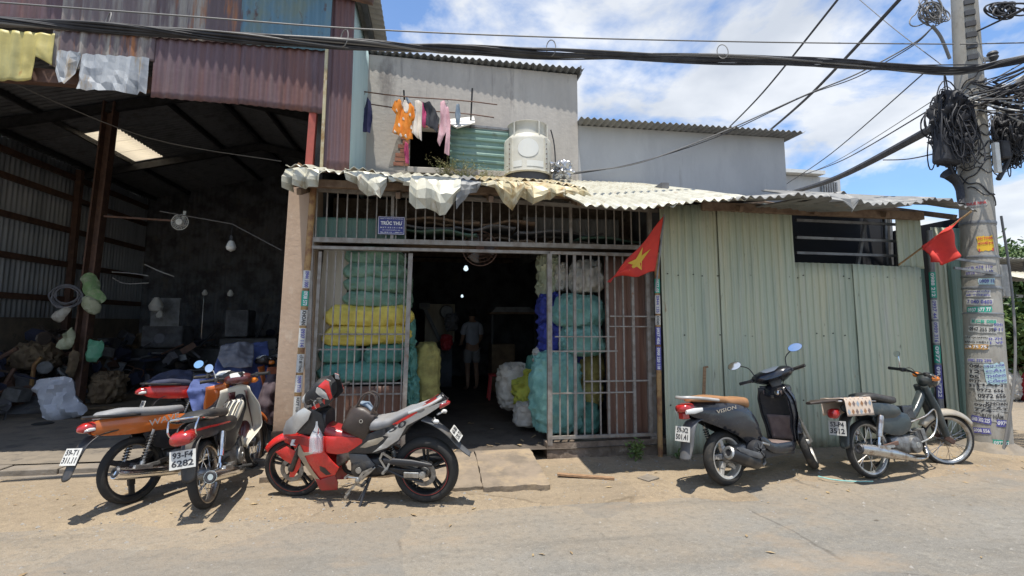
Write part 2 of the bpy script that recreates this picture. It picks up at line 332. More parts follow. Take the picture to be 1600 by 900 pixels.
mat('weed_green', (0.17, 0.185, 0.07), 0.65, col2=(0.26, 0.22, 0.10), ns=7)
mat('bark', (0.14, 0.105, 0.075), 0.9, col2=(0.09, 0.07, 0.05), ns=9, bump=.006)
mat('straw', (0.36, 0.265, 0.145), 0.9, col2=(0.22, 0.15, 0.085), ns=9)
mat('plastic_teal', (0.25, 0.50, 0.46), 0.5)
mat('plastic_red', (0.55, 0.05, 0.06), 0.45)
mat('plastic_blue', (0.04, 0.10, 0.27), 0.45)
mat('plastic_orange', (0.62, 0.30, 0.06), 0.5)
mat('clear_plastic', (0.85, 0.87, 0.90), 0.15, alpha=0.28, rvar=.05)
mat('lamp_white', (0.70, 0.70, 0.66), 0.35)
emis('lamp_lit', (0.70, 0.88, 1.0), 0.75)
m = bpy.data.materials.new('skylight_sheet'); m.use_nodes = True
t = m.node_tree; b = t.nodes['Principled BSDF']; b.inputs['Base Color'].default_value = (0.8, 0.76, 0.68, 1); b.inputs['Roughness'].default_value = .7
tr = t.nodes.new('ShaderNodeBsdfTranslucent'); tr.inputs[0].default_value = (0.85, 0.78, 0.66, 1)
ms = t.nodes.new('ShaderNodeMixShader'); ms.inputs[0].default_value = 0.75
t.links.new(b.outputs[0], ms.inputs[1]); t.links.new(tr.outputs[0], ms.inputs[2])
t.links.new(ms.outputs[0], t.nodes['Material Output'].inputs[0]); MATS['skylight_sheet'] = m

# ---------------------------------------------------------------- mesh helpers
def nz(v, s=1.0, seed=0.0): return mnoise.noise(Vector((v[0] * s + seed, v[1] * s - seed * .7, v[2] * s + seed * 1.3)))
WROOT = set()
def tag(o, label=None, cat=None, group=None, kind=None):
    if label: o['label'] = label
    if cat: o['category'] = cat
    if group: o['group'] = group
    if kind: o['kind'] = kind
    return o
def thing(name, loc, label, cat, group=None, rz=0.0, world=True):
    """an Empty at the thing's base; world=True: its parts are given in world coordinates"""
    o = bpy.data.objects.new(name, None); o.empty_display_size = .1; COL.objects.link(o)
    o.location = loc; o.rotation_euler = (0, 0, rz)
    if world: WROOT.add(o)
    return tag(o, label, cat, group)
class MB:
    def __init__(s, M=None): s.v = []; s.f = []; s.M = M; s.rec = []
    def add(s, vs, fs, M=None):
        o = len(s.v)
        s.v += [(M @ Vector(v)) if M is not None else Vector(v) for v in vs]
        s.f += [tuple(i + o for i in f) for f in fs]; return s
    def box(s, c, d, R=None):
        c = Vector(c); x, y, z = d[0] / 2, d[1] / 2, d[2] / 2
        vs = [Vector((a, b_, e)) for a in (-x, x) for b_ in (-y, y) for e in (-z, z)]
        if R is not None: vs = [R @ v for v in vs]
        return s.add([v + c for v in vs], [(0, 1, 3, 2), (4, 6, 7, 5), (0, 4, 5, 1), (2, 3, 7, 6), (0, 2, 6, 4), (1, 5, 7, 3)])
    def bx(s, x0, x1, y0, y1, z0, z1): return s.box(((x0 + x1) / 2, (y0 + y1) / 2, (z0 + z1) / 2), (abs(x1 - x0), abs(y1 - y0), abs(z1 - z0)))
    def bar(s, p0, p1, w, h=None, up=(0, 0, 1)):
        p0, p1 = Vector(p0), Vector(p1); h = h or w; t = (p1 - p0); L = t.length; t.normalize()
        u = Vector(up)
        if abs(t.dot(u)) > .95: u = Vector((0, 1, 0))
        r = t.cross(u).normalized(); u = r.cross(t)
        R = Matrix((r, t, u)).transposed()
        return s.box((p0 + p1) / 2, (w, L, h), R)
    def tube(s, pts, r, n=8, cap=True, closed=False):
        pts = [Vector(p) for p in pts]; m = len(pts)
        rs = r if isinstance(r, (list, tuple)) else [r] * m
        vs = []; prev = None
        for i, p in enumerate(pts):
            a = pts[i - 1] if (i > 0 or closed) else p
            b_ = pts[(i + 1) % m] if (i < m - 1 or closed) else p
            t = (b_ - a)
            t = t.normalized() if t.length > 1e-9 else Vector((0, 0, 1))
            if prev is None:
                u = Vector((0, 0, 1)) if abs(t.z) < .9 else Vector((1, 0, 0))
                x = t.cross(u).normalized()
            else:
                x = (prev - t * prev.dot(t))
                x = x.normalized() if x.length > 1e-6 else t.orthogonal().normalized()
            prev = x; y = t.cross(x)
            vs += [p + (x * cos(2 * pi * k / n) + y * sin(2 * pi * k / n)) * rs[i] for k in range(n)]
        fs = []
        for i in range(m if closed else m - 1):
            j = (i + 1) % m
            for k in range(n):
                k2 = (k + 1) % n
                fs.append((i * n + k, i * n + k2, j * n + k2, j * n + k))
        if cap and not closed:
            fs.append(tuple(range(n))[::-1]); fs.append(tuple(range((m - 1) * n, m * n)))
        return s.add(vs, fs)
    def lathe(s, prof, c, axis=(0, 0, 1), n=20, a0=0.0, a1=2 * pi, close=False):
        """prof: (radius, along axis)"""
        ax = Vector(axis).normalized(); u = ax.orthogonal().normalized()
        if abs(ax.y) > .9: u = Vector((1, 0, 0))
        w = ax.cross(u); c = Vector(c); full = abs(a1 - a0) > 6.28; m = n if full else n + 1
        vs = []
        for k in range(m):
            a = a0 + (a1 - a0) * k / n
            for (r, h) in prof: vs.append(c + ax * h + (u * cos(a) + w * sin(a)) * r)
        q = len(prof); fs = []
        for k in range(n):
            k2 = (k + 1) % m
            for i in range(q - 1 + (1 if close else 0)):
                i2 = (i + 1) % q
                fs.append((k * q + i, k2 * q + i, k2 * q + i2, k * q + i2))
        return s.add(vs, fs)
    def loft(s, secs, n=16, e=2.4, cap=True):
        """secs: (x, y, z, half width, half height[, tilt]) cross-sections set up along local x"""
        vs = []
        for sc_ in secs:
            x, y, z, a, b_ = sc_[:5]; tl = sc_[5] if len(sc_) > 5 else 0.0
            for k in range(n):
                th = 2 * pi * k / n; c_, s_ = cos(th), sin(th)
                yy = a * (abs(c_) ** (2 / e)) * (1 if c_ >= 0 else -1)
                zz = b_ * (abs(s_) ** (2 / e)) * (1 if s_ >= 0 else -1)
                vs.append(Vector((x - zz * sin(tl), y + yy, z + zz * cos(tl))))
        fs = []
        for i in range(len(secs) - 1):
            for k in range(n):
                k2 = (k + 1) % n; fs.append((i * n + k, i * n + k2, (i + 1) * n + k2, (i + 1) * n + k))
        if cap: fs.append(tuple(range(n))[::-1]); fs.append(tuple(range((len(secs) - 1) * n, len(secs) * n)))
        return s.add(vs, fs)
    def grid(s, fn, nu, nv):
        vs = [fn(i / nu, j / nv) for j in range(nv + 1) for i in range(nu + 1)]
        fs = [(j * (nu + 1) + i, j * (nu + 1) + i + 1, (j + 1) * (nu + 1) + i + 1, (j + 1) * (nu + 1) + i) for j in range(nv) for i in range(nu)]
        return s.add(vs, fs)
    def build(s, name, material, parent=None, smooth=35, solid=0.0, kind=None, label=None, M=None, cat=None, group=None, bevel=0.0, sub=0):
        if len(s.rec) > 1:                      # panels of two sides: one object each
            first = None
            for (v0, v1, f0, f1) in s.rec:
                q = MB(s.M); q.v = s.v[v0:v1]; q.f = [tuple(i - v0 for i in f) for f in s.f[f0:f1]]
                o = q.build(name, material, parent, smooth, solid, kind, label, M, cat, group, bevel, sub); first = first or o
            return first
        me = bpy.data.meshes.new(name)
        M = M if M is not None else s.M
        vs = [(M @ v) if M is not None else v for v in s.v]
        me.from_pydata(vs, [], s.f); me.update()
        bm = bmesh.new(); bm.from_mesh(me); bmesh.ops.recalc_face_normals(bm, faces=bm.faces); bm.to_mesh(me); bm.free()
        if smooth:
            me.shade_smooth()
            if smooth < 170: me.set_sharp_from_angle(angle=radians(smooth))
        me.materials.append(MATS[material] if isinstance(material, str) else material)
        o = bpy.data.objects.new(name, me); COL.objects.link(o)
        if parent is not None:
            o.parent = parent
            if parent in WROOT: o.matrix_parent_inverse = (Matrix.Translation(parent.location) @ parent.rotation_euler.to_matrix().to_4x4()).inverted()
        if solid:
            md = o.modifiers.new('thick', 'SOLIDIFY'); md.thickness = solid; md.offset = 0
        if bevel:
            md = o.modifiers.new('bev', 'BEVEL'); md.width = bevel; md.segments = 2; md.limit_method = 'ANGLE'; md.angle_limit = radians(40)
        if sub:
            md = o.modifiers.new('sub', 'SUBSURF'); md.levels = sub; md.render_levels = sub
        return tag(o, label, cat, group, kind)
def chaikin(p, it=1, closed=True):
    for _ in range(it):
        q = []
        m = len(p)
        for i in range(m if closed else m - 1):
            a, b_ = p[i], p[(i + 1) % m]
            q += [tuple(a[k] * .75 + b_[k] * .25 for k in range(len(a))), tuple(a[k] * .25 + b_[k] * .75 for k in range(len(a)))]
        p = q if closed else [p[0]] + q + [p[-1]]
    return p
def curve_pts(pts, n=6):
    """Catmull-Rom through the points"""
    pts = [Vector(p) for p in pts]; out = []
    for i in range(len(pts) - 1):
        p0 = pts[max(0, i - 1)]; p1 = pts[i]; p2 = pts[i + 1]; p3 = pts[min(len(pts) - 1, i + 2)]
        for k in range(n):
            t_ = k / n
            out.append(.5 * ((2 * p1) + (p2 - p0) * t_ + (2 * p0 - 5 * p1 + 4 * p2 - p3) * t_ ** 2 + (3 * p1 - p0 - 3 * p2 + p3) * t_ ** 3))
    out.append(pts[-1]); return out
def segdist(px, pz, a, b_):
    dx, dz = b_[0] - a[0], b_[1] - a[1]; L = dx * dx + dz * dz
    t_ = 0 if L == 0 else max(0, min(1, ((px - a[0]) * dx + (pz - a[1]) * dz) / L))
    return sqrt((px - a[0] - t_ * dx) ** 2 + (pz - a[1] - t_ * dz) ** 2)
def plate(mb, prof, yf, sides=(1, -1), t=.006, step=.05, edge=.012, er=.035, smooth_it=1, split=True):
    """a panel cut to an outline in the x-z plane, bowed out to y = yf(x, z), with rolled edges, on one or both sides"""
    prof = chaikin(prof, smooth_it) if smooth_it else list(prof)
    bm = bmesh.new()
    f = bm.faces.new([bm.verts.new((p[0], 0, p[1])) for p in prof])
    x0, x1 = min(p[0] for p in prof), max(p[0] for p in prof); z0, z1 = min(p[1] for p in prof), max(p[1] for p in prof)
    for k in range(int(x0 / step), int(x1 / step) + 1):
        bmesh.ops.bisect_plane(bm, geom=bm.verts[:] + bm.edges[:] + bm.faces[:], plane_co=(k * step, 0, 0), plane_no=(1, 0, 0))
    for k in range(int(z0 / step), int(z1 / step) + 1):
        bmesh.ops.bisect_plane(bm, geom=bm.verts[:] + bm.edges[:] + bm.faces[:], plane_co=(0, 0, k * step), plane_no=(0, 0, 1))
    for v in bm.verts:
        d = min(segdist(v.co.x, v.co.z, prof[i], prof[(i + 1) % len(prof)]) for i in range(len(prof)))
        v.co.y = yf(v.co.x, v.co.z) - edge * (1 - min(d / er, 1)) ** 2
    bmesh.ops.triangulate(bm, faces=[fc for fc in bm.faces if len(fc.verts) > 4])
    bm.verts.index_update()
    n = len(bm.verts); bnd = [e for e in bm.edges if e.is_boundary]
    fr = [tuple(v.index for v in fc.verts) for fc in bm.faces]
    co = [v.co.copy() for v in bm.verts]
    fs = fr + [tuple(i + n for i in q[::-1]) for q in fr] + [(e.verts[0].index, e.verts[1].index, e.verts[1].index + n, e.verts[0].index + n) for e in bnd]
    for sd_ in sides:
        v0, f0 = len(mb.v), len(mb.f)
        mb.add([Vector((c.x, c.y * sd_, c.z)) for c in co] + [Vector((c.x, (c.y - t) * sd_, c.z)) for c in co], fs)
        if split: mb.rec.append((v0, len(mb.v), f0, len(mb.f)))
    bm.free(); return mb
_txt = {}
def text_mesh(txt, size, bold=0.0):
    k = (txt, bold)
    if k not in _txt:
        cu = bpy.data.curves.new('t', 'FONT'); cu.body = txt; cu.align_x = 'CENTER'; cu.align_y = 'CENTER'; cu.resolution_u = 2; cu.offset = bold; cu.size = 1.0
        ob = bpy.data.objects.new('t', cu); COL.objects.link(ob)
        dg = bpy.context.evaluated_depsgraph_get()
        me = bpy.data.meshes.new_from_object(ob.evaluated_get(dg))
        vs = [v.co.copy() for v in me.vertices]; fs = [tuple(p.vertices) for p in me.polygons]
        bpy.data.objects.remove(ob); bpy.data.curves.remove(cu); bpy.data.meshes.remove(me)
        _txt[k] = (vs, fs)
    vs, fs = _txt[k]
    return [v * size for v in vs], fs
def text_size(txt, bold=0.0):
    vs, _ = text_mesh(txt, 1.0, bold)
    return max(v.x for v in vs) - min(v.x for v in vs), max(v.y for v in vs) - min(v.y for v in vs)
def put_text(mb, txt, c, xd, yd, w=None, h=None, bold=0.02):
    """flat lettering centred at c, reading along xd with its top towards yd; scaled to w and/or h"""
    tw, th = text_size(txt, bold); xd, yd = Vector(xd).normalized(), Vector(yd).normalized(); c = Vector(c)
    sx = w / tw if w else h / th; sy = h / th if h else sx
    vs, fs = text_mesh(txt, 1.0, bold)
    mb.add([c + xd * v.x * sx + yd * v.y * sy for v in vs], fs)
def wave(u, amp=.012): return amp * sin(2 * pi * u)
def trap(u, amp=.012):
    u = u % 1.0
    return amp * (1 if u < .30 else (1 - (u - .30) / .12) if u < .42 else 0 if u < .88 else (u - .88) / .12)
def copy_thing(root, loc, rz, label, group=None):
    r = root.copy(); COL.objects.link(r); r.location = loc; r.rotation_euler = (0, 0, rz); r['label'] = label
    if group: r['group'] = group
    for ch in list(root.children):
        c = ch.copy(); COL.objects.link(c); c.parent = r
        for g in list(ch.children):
            d = g.copy(); COL.objects.link(d); d.parent = c
    return r

# ================================================================ THE SETTING
def smooth01(t): t = max(0, min(1, t)); return t * t * (3 - 2 * t)
def shoulder_front(x): return 4.35 + .22 * mnoise.noise(Vector((x * .55, 3.1, 0))) + .10 * mnoise.noise(Vector((x * 1.9, 8.1, 0))) + (.25 if x > 3 else 0)
def gz(x, y):
    """height of the open ground"""
    f_ = shoulder_front(x)
    h = -.02 + .062 * smooth01((y - f_ + .25) / .8)
    h += .012 * nz((x, y, 0), 1.6, 4) * smooth01((y - f_ + .3) / .5) + .006 * nz((x, y, 0), 5.5, 9) * smooth01((y - f_ + .3) / .5)
    return max(0.0, h)

def ground_mat(name, base, c2, dirt, dust, y0, y1, speck):
    m = bpy.data.materials.new(name); m.use_nodes = True
    t = m.node_tree; b = t.nodes['Principled BSDF']; b.inputs['Roughness'].default_value = .92; b.inputs['Specular IOR Level'].default_value = .25
    tcn = _n(t, 'ShaderNodeTexCoord')
    def noise(sc, det=6, r=.62, st=(1, 1, 1)):
        mpn = _n(t, 'ShaderNodeMapping'); mpn.inputs['Scale'].default_value = st; t.links.new(tcn.outputs['Object'], mpn.inputs[0])
        n = _n(t, 'ShaderNodeTexNoise'); n.inputs['Scale'].default_value = sc; n.inputs['Detail'].default_value = det; n.inputs['Roughness'].default_value = r
        t.links.new(mpn.outputs[0], n.inputs['Vector']); return n.outputs[0]
    def rng(v, lo, hi, a=0, b_=1):
        r = _n(t, 'ShaderNodeMapRange'); r.inputs['From Min'].default_value = lo; r.inputs['From Max'].default_value = hi
        r.inputs['To Min'].default_value = a; r.inputs['To Max'].default_value = b_; t.links.new(v, r.inputs['Value']); return r.outputs[0]
    def mix(f, a, c):
        x = _n(t, 'ShaderNodeMixRGB'); t.links.new(f, x.inputs[0])
        if isinstance(a, tuple): x.inputs[1].default_value = (*a, 1)
        else: t.links.new(a, x.inputs[1])
        x.inputs[2].default_value = (*c, 1); return x.outputs[0]
    def math_(op, a, b_):
        x = _n(t, 'ShaderNodeMath', operation=op)
        for k, q in enumerate((a, b_)):
            if isinstance(q, (int, float)): x.inputs[k].default_value = q
            else: t.links.new(q, x.inputs[k])
        return x.outputs[0]
    c = mix(rng(noise(1.1, st=(.6, 1.4, 1)), .42, .62), base, c2)
    sx = _n(t, 'ShaderNodeSeparateXYZ'); t.links.new(tcn.outputs['Object'], sx.inputs[0])
    yy = math_('ADD', sx.outputs[1], math_('MULTIPLY', math_('SUBTRACT', noise(.9, 9, .72), .5), 3.4))
    yy = math_('ADD', yy, math_('MULTIPLY', sx.outputs[0], -0.10))
    f_ = rng(yy, y0, y1)
    c = mix(math_('MULTIPLY', f_, .92), c, dirt)
    c = mix(math_('MULTIPLY', rng(noise(4.5, 8, .7), .50, .68), .45), c, dust)
    c = mix(math_('MULTIPLY', rng(noise(2.1, 8, .72), .60, .70), .55), c, speck)
    c = mix(math_('MULTIPLY', rng(noise(150, 2, .5), .56, .68), .6), c, (base[0] * 1.6, base[1] * 1.6, base[2] * 1.6))
    c = mix(math_('MULTIPLY', rng(noise(95, 2, .5), .60, .70), .55), c, (base[0] * .45, base[1] * .45, base[2] * .45))
    # oil drips and tyre marks
    vo = _n(t, 'ShaderNodeTexVoronoi'); vo.inputs['Scale'].default_value = 1.15; t.links.new(tcn.outputs['Object'], vo.inputs['Vector'])
    c = mix(math_('MULTIPLY', rng(vo.outputs['Distance'], .035, .02), .65), c, (.055, .045, .04))
    c = mix(math_('MULTIPLY', rng(noise(1.3, 4, .5, (.25, 3.2, 1)), .58, .70), .28), c, (base[0] * .55, base[1] * .55, base[2] * .55))
    c = mix(math_('MULTIPLY', rng(noise(.8, 9, .74, (.5, 1.6, 1)), .53, .66), .5), c, (base[0] * .62, base[1] * .60, base[2] * .58))
    c = mix(math_('MULTIPLY', rng(noise(17, 5, .65), .50, .66), .42), c, (base[0] * .58, base[1] * .57, base[2] * .55))
    c = mix(math_('MULTIPLY', rng(noise(29, 4, .6), .55, .68), .42), c, (base[0] * 1.45, base[1] * 1.42, base[2] * 1.36))
    # repair patches, cracks and sandy drifts
    wv = _n(t, 'ShaderNodeMixRGB'); wv.inputs[0].default_value = .22; wn = _n(t, 'ShaderNodeTexNoise'); wn.inputs['Scale'].default_value = 1.7; wn.inputs['Detail'].default_value = 6
    t.links.new(tcn.outputs['Object'], wn.inputs['Vector']); t.links.new(tcn.outputs['Object'], wv.inputs[1]); t.links.new(wn.outputs['Color'], wv.inputs[2])
    ve = _n(t, 'ShaderNodeTexVoronoi', feature='DISTANCE_TO_EDGE'); ve.inputs['Scale'].default_value = .75; t.links.new(wv.outputs[0], ve.inputs['Vector'])
    vc = _n(t, 'ShaderNodeTexVoronoi'); vc.inputs['Scale'].default_value = .75; t.links.new(wv.outputs[0], vc.inputs['Vector'])
    sc_ = _n(t, 'ShaderNodeSeparateColor'); t.links.new(vc.outputs['Color'], sc_.inputs[0])
    c = mix(math_('MULTIPLY', rng(sc_.outputs[0], .55, .75), .30), c, (base[0] * .72, base[1] * .74, base[2] * .78))
    c = mix(math_('MULTIPLY', math_('MULTIPLY', rng(ve.outputs['Distance'], .010, .003), rng(noise(1.2, 5), .53, .60)), .45), c, (base[0] * .32, base[1] * .30, base[2] * .28))
    c = mix(math_('MULTIPLY', rng(noise(.55, 8, .7, (1, 1.8, 1)), .54, .66), .55), c, (dirt[0] * 1.08, dirt[1] * 1.02, dirt[2] * .98))
    t.links.new(c, b.inputs['Base Color'])
    bp = _n(t, 'ShaderNodeBump'); bp.inputs['Distance'].default_value = .010
    t.links.new(math_('ADD', noise(60, 4), math_('MULTIPLY', noise(9, 5), 2.0)), bp.inputs['Height']); t.links.new(bp.outputs[0], b.inputs['Normal'])
    MATS[name] = m
ground_mat('road_surface', (.218, .205, .182), (.178, .168, .150), (.285, .230, .165), (.24, .208, .164), 3.1, 4.6, (.285, .265, .225))
ground_mat('dirt_surface', (.285, .226, .156), (.215, .172, .124), (.32, .252, .172), (.185, .15, .114), 3.5, 7, (.115, .092, .068))

mb = MB(); mb.bx(-900, 900, -900, 900, -.30, -.05); o = mb.build('ground', 'road_surface', smooth=None); tag(o, 'flat ground stretching away behind the buildings', 'ground', kind='structure')
mb = MB(); mb.grid(lambda u, v: Vector((-40 + 90 * u, -14 + 32 * v, 0)), 90, 32)
o = mb.build('road', 'road_surface', smooth=None); tag(o, 'dusty grey asphalt street in front of the buildings', 'road', kind='structure')
mb = MB(); mb.grid(lambda u, v: (lambda x, y: Vector((x, y, gz(x, y) - (.012 if gz(x, y) <= 0.004 else 0))))(-9 + 17.5 * u, 3.7 + 2.65 * v), 230, 46)
o = mb.build('dirt_shoulder', 'dirt_surface', smooth=60); tag(o, 'sandy tan dirt verge along the street', 'verge', kind='structure')
# the slab of the left shed, its kerb, the floor and the ramp of the shop
mb = MB(); mb.grid(lambda u, v: (lambda x, y: Vector((x, y, .115 + .012 * nz((x, y, 0), .9, 2))))(-9.2 + 7.55 * u, 6.22 + 9.9 * v), 60, 60)
o = mb.build('shed_floor', 'warehouse_floor', smooth=60); tag(o, 'grey dusty concrete floor of the open shed', 'floor', kind='structure')
mb = MB()
for k in range(14):
    x0 = -9.2 + k * .54
    mb.bx(x0, x0 + .532, 6.02 + .02 * random.random(), 6.24, -.05, .095 + .02 * random.random())
mb.bx(-9.2, -1.65, 5.93, 6.01, -.05, .05)
o = mb.build('kerb', 'concrete', smooth=None, bevel=.01); tag(o, 'worn concrete kerb at the shed entrance', 'kerb', kind='structure')
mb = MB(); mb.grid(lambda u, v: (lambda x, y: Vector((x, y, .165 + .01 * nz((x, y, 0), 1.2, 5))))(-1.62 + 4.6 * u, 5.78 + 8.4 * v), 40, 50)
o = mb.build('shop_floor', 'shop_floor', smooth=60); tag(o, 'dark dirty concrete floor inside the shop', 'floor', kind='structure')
def slab(x0, x1, y0, y1, z0f, z1f, nx, ny, jag, name, material, lab, seed):
    b_ = MB()
    def top(u, v):
        x = x0 + (x1 - x0) * u; jf = jag * nz((x, 0, 0), 6, seed) + jag * .6 * nz((x, 0, 0), 19, seed)
        y = y0 + jf + (y1 - y0 - jf) * v
        ex = jag * .4 * nz((0, y, 0), 7, seed + 3) * (1 if u in (0, 1) else 0)
        return Vector((x + ex, y, z0f + (z1f - z0f) * v + .006 * nz((x, y, 0), 4, seed)))
    b_.grid(top, nx, ny); nvs = len(b_.v)
    vs = list(b_.v); ring = [i for i in range(nx + 1)]
    base = len(b_.v); b_.v += [Vector((vs[i].x, vs[i].y + .01, -.05)) for i in ring]
    b_.f += [(i, i + 1, base + i + 1, base + i) for i in range(nx)]
    for e_ in (0, nx):
        col_ = [j * (nx + 1) + e_ for j in range(ny + 1)]; base = len(b_.v)
        b_.v += [Vector((vs[i].x, vs[i].y, -.05)) for i in col_]
        b_.f += [(col_[j], col_[j + 1], base + j + 1, base + j) for j in range(ny)]
    o_ = b_.build(name, material, smooth=40); tag(o_, lab, name.split('_')[0], kind='structure'); return o_
slab(.50, 1.13, 4.80, 5.80, .085, .172, 26, 14, .035, 'ramp_slab', 'ramp_sandy', 'cracked concrete ramp slab leading into the shop', 3)
slab(-.25, .495, 4.86, 5.80, .075, .168, 26, 14, .04, 'ramp_slab', 'ramp_sandy', 'cracked concrete ramp slab behind the red motorcycle', 8)
slab(-1.65, -.255, 5.42, 5.80, .09, .168, 26, 8, .03, 'step_slab', 'ramp_sandy', 'concrete threshold step below the left gate leaf', 12)

# ================================================================ THE OPEN SHED ON THE LEFT
YF = 6.0
RX, RZ = -4.4, 6.3                       # ridge
def roofz(x): return 5.62 + (RZ - 5.62) * (-.72 - x) / (-.72 - RX) if x > RX else 5.3 + (RZ - 5.3) * (x + 8.4) / (RX + 8.4)
shed = thing('metal_shed', (-4.8, YF, 0), 'tall open-fronted shed clad in rusty purple corrugated iron', 'shed')
def pxX(px, py=100, Y=YF): return P(px, py, Y).x
def vsheet(name, x0, x1, zlo, zhi, Y, m, parent, per=.1, amp=.011, prof=wave, crum=0.0, nv=10, seed=0, solid=.004, lab=None, phase=0.0, sm=60):
    """a vertical corrugated sheet; zlo and zhi may be functions of x, Y may be a function of x"""
    b_ = MB(); nu = max(8, int((x1 - x0) / per * (16 if prof is trap else 8)))
    zl = zlo if callable(zlo) else (lambda x: zlo); zh = zhi if callable(zhi) else (lambda x: zhi); yy = Y if callable(Y) else (lambda x: Y)
    def fn(u, v):
        x = x0 + (x1 - x0) * u; a, b2 = zl(x), zh(x); z = b2 + (a - b2) * v
        y = yy(x) + prof(x / per + phase, amp)
        y += .010 * nz((x, 0, z), 1.3, seed) + .004 * nz((x, 0, z), 4.5, seed)
        if crum:
            k = smooth01(v * 1.2)
            y -= k * crum * (abs(nz((x, 0, z * .7), 4.0, seed)) * 2.4 - .2 + .8 * abs(nz((x, 0, z), 11, seed)))
            x += k * crum * .4 * nz((z, x, 0), 6, seed + 5)
        return Vector((x, y, z))
    b_.grid(fn, nu, nv); return b_.build(name, m, parent, smooth=sm if not crum else 24, solid=solid, label=lab)
def interp(pts, x):
    if x <= pts[0][0]: return pts[0][1]
    for a, b_ in zip(pts, pts[1:]):
        if x <= b_[0]: return a[1] + (b_[1] - a[1]) * (x - a[0]) / max(1e-6, b_[0] - a[0])
    return pts[-1][1]
def pxprofile(pts, Y=YF):
    w = sorted((P(a, b_, Y).x, P(a, b_, Y).z) for a, b_ in pts)
    return lambda x: interp(w, x)
Z1 = 4.92
# lower row
xs = [pxX(0) - .05, pxX(84), pxX(239), pxX(375), pxX(508)]
vsheet('sheet', -8.4, xs[0], 4.2, Z1, YF, 'purple_sheet', shed, seed=1)
vsheet('sheet', xs[0], xs[1], pxprofile([(-5, 128), (20, 127), (40, 129), (50, 124), (54, 100), (58, 90), (70, 96), (84, 104)]), Z1 - .12, YF - .012, 'yellow_sheet', shed, per=.13, seed=2, crum=.015, nv=16, lab='faded yellow sheet with a torn corner')
vsheet('sheet', xs[1] - .03, xs[2] + .01, pxprofile([(84, 104), (95, 112), (130, 108), (232, 96), (240, 96)]), Z1, YF, 'rusty_sheet', shed, seed=3, nv=12)
def shed_flap(name, xa, xb, zlo, zhi, Y, m_, parent, per=0, crum=.05, nv=6, seed=0, lab=None):
    b_ = MB(); r2 = random.Random(seed); nu2 = max(5, int((xb - xa) / .055)); J = {}
    def fl(u, v):
        x = xa + (xb - xa) * u; z = zhi(x) + (zlo(x) + r2.uniform(-.02, .02) - zhi(x)) * v; i = round(u * nu2)
        if i not in J: J[i] = (r2.uniform(-.3, 1), r2.uniform(-.015, .015))
        return V3(x + J[i][1] * v, Y - .014 * (1 if i % 2 else -1) - crum * v * (J[i][0] + .3 * r2.uniform(-1, 1)), z + r2.uniform(-.01, .01) * (0 < v < 1))
    b_.grid(fl, nu2, 5); return b_.build(name, m_, parent, smooth=None, solid=.003, label=lab)
shed_flap('torn_flap', pxX(90), pxX(128), pxprofile([(90, 116), (93, 133), (100, 131), (110, 137), (117, 120), (126, 96), (128, 90)]), pxprofile([(88, 80), (130, 84)]), YF - .03, 'torn_white_sheet', shed, per=.12, crum=.06, nv=20, seed=11, lab='torn white flap of sheet metal')
shed_flap('torn_flap', pxX(129), pxX(234), pxprofile([(129, 142), (150, 144), (178, 143), (181, 160), (184, 146), (205, 148), (220, 151), (230, 150), (233, 110)]), pxprofile([(129, 86), (234, 92)]), YF - .03, 'torn_white_sheet', shed, per=.12, crum=.06, nv=24, seed=14, lab='torn whitish lower edge of rusty sheet')
vsheet('sheet', xs[2], xs[3] + .01, pxprofile([(239, 152), (375, 163)]), Z1, YF, 'purple_sheet', shed, seed=4)
vsheet('sheet', xs[3], xs[4] + .02, pxprofile([(375, 163), (505, 178)]), Z1, YF - .006, 'purple_sheet', shed, seed=5)
# upper row, lapped over the lower one
xu = [-8.4, pxX(100, 30), pxX(245, 30), pxX(378, 30), pxX(512, 30), pxX(553, 30)]
for k, (m_, lb) in enumerate((('purple_sheet', None), ('grey_rust_sheet', 'sheet streaked grey and rust'), ('rusty_sheet', 'sheet with heavy rust streaks'), ('blue_sheet', 'faded blue sheet'))):
    vsheet('sheet', xu[k], xu[k + 1] + .02, Z1 - .07, lambda x: roofz(x) - .03, YF - .02 - .006 * k, m_, shed, per=.1, seed=20 + k, nv=12, lab=lb)
# the corner return: purple strip, pipes and the pale teal flank
XR = pxX(552, 80)
vsheet('sheet', pxX(508), XR, 3.36, lambda x: roofz(x) - .03, YF + .005, 'purple_sheet', shed, per=.075, amp=.008, seed=31, nv=14, lab='narrow purple strip at the corner')
mb = MB(); mb.bar((pxX(510), YF - .035, 3.4), (pxX(511), YF - .035, 5.0), .035, .03); mb.build('corner_strip', 'yellowed_sheet', shed, smooth=None)
mb = MB(); mb.bar((pxX(511), YF - .035, 5.02), (pxX(513), YF - .035, 5.7), .06, .03); mb.build('corner_strip', 'blue_sheet', shed, smooth=None)
mb = MB()
def flank(u, v):
    y = YF + .02 + 1.38 * u; z = 3.35 + 2.27 * v
    return Vector((XR - .01 + .008 * sin(2 * pi * y / .075), y, z))
mb.grid(flank, 120, 8); mb.build('flank_sheet', 'teal_sheet', shed, smooth=60, solid=.004)
mb = MB(); mb.bar(P(490, 176, YF + .05), P(483, 268, YF + .05), .085, .085); mb.build('post', 'red_oxide', shed, bevel=.006, smooth=None, label='red-painted steel post')
mb = MB(); mb.bar((-8.4, YF + .13, P(80, 122, 6.13).z + .02), (pxX(240), YF + .13, P(80, 122, 6.13).z), .10, .16); mb.bar((pxX(240), YF + .13, P(80, 122, 6.13).z), (pxX(500), YF + .13, P(80, 122, 6.13).z), .10, .12); mb.build('beam', 'rust_steel', shed, smooth=None)
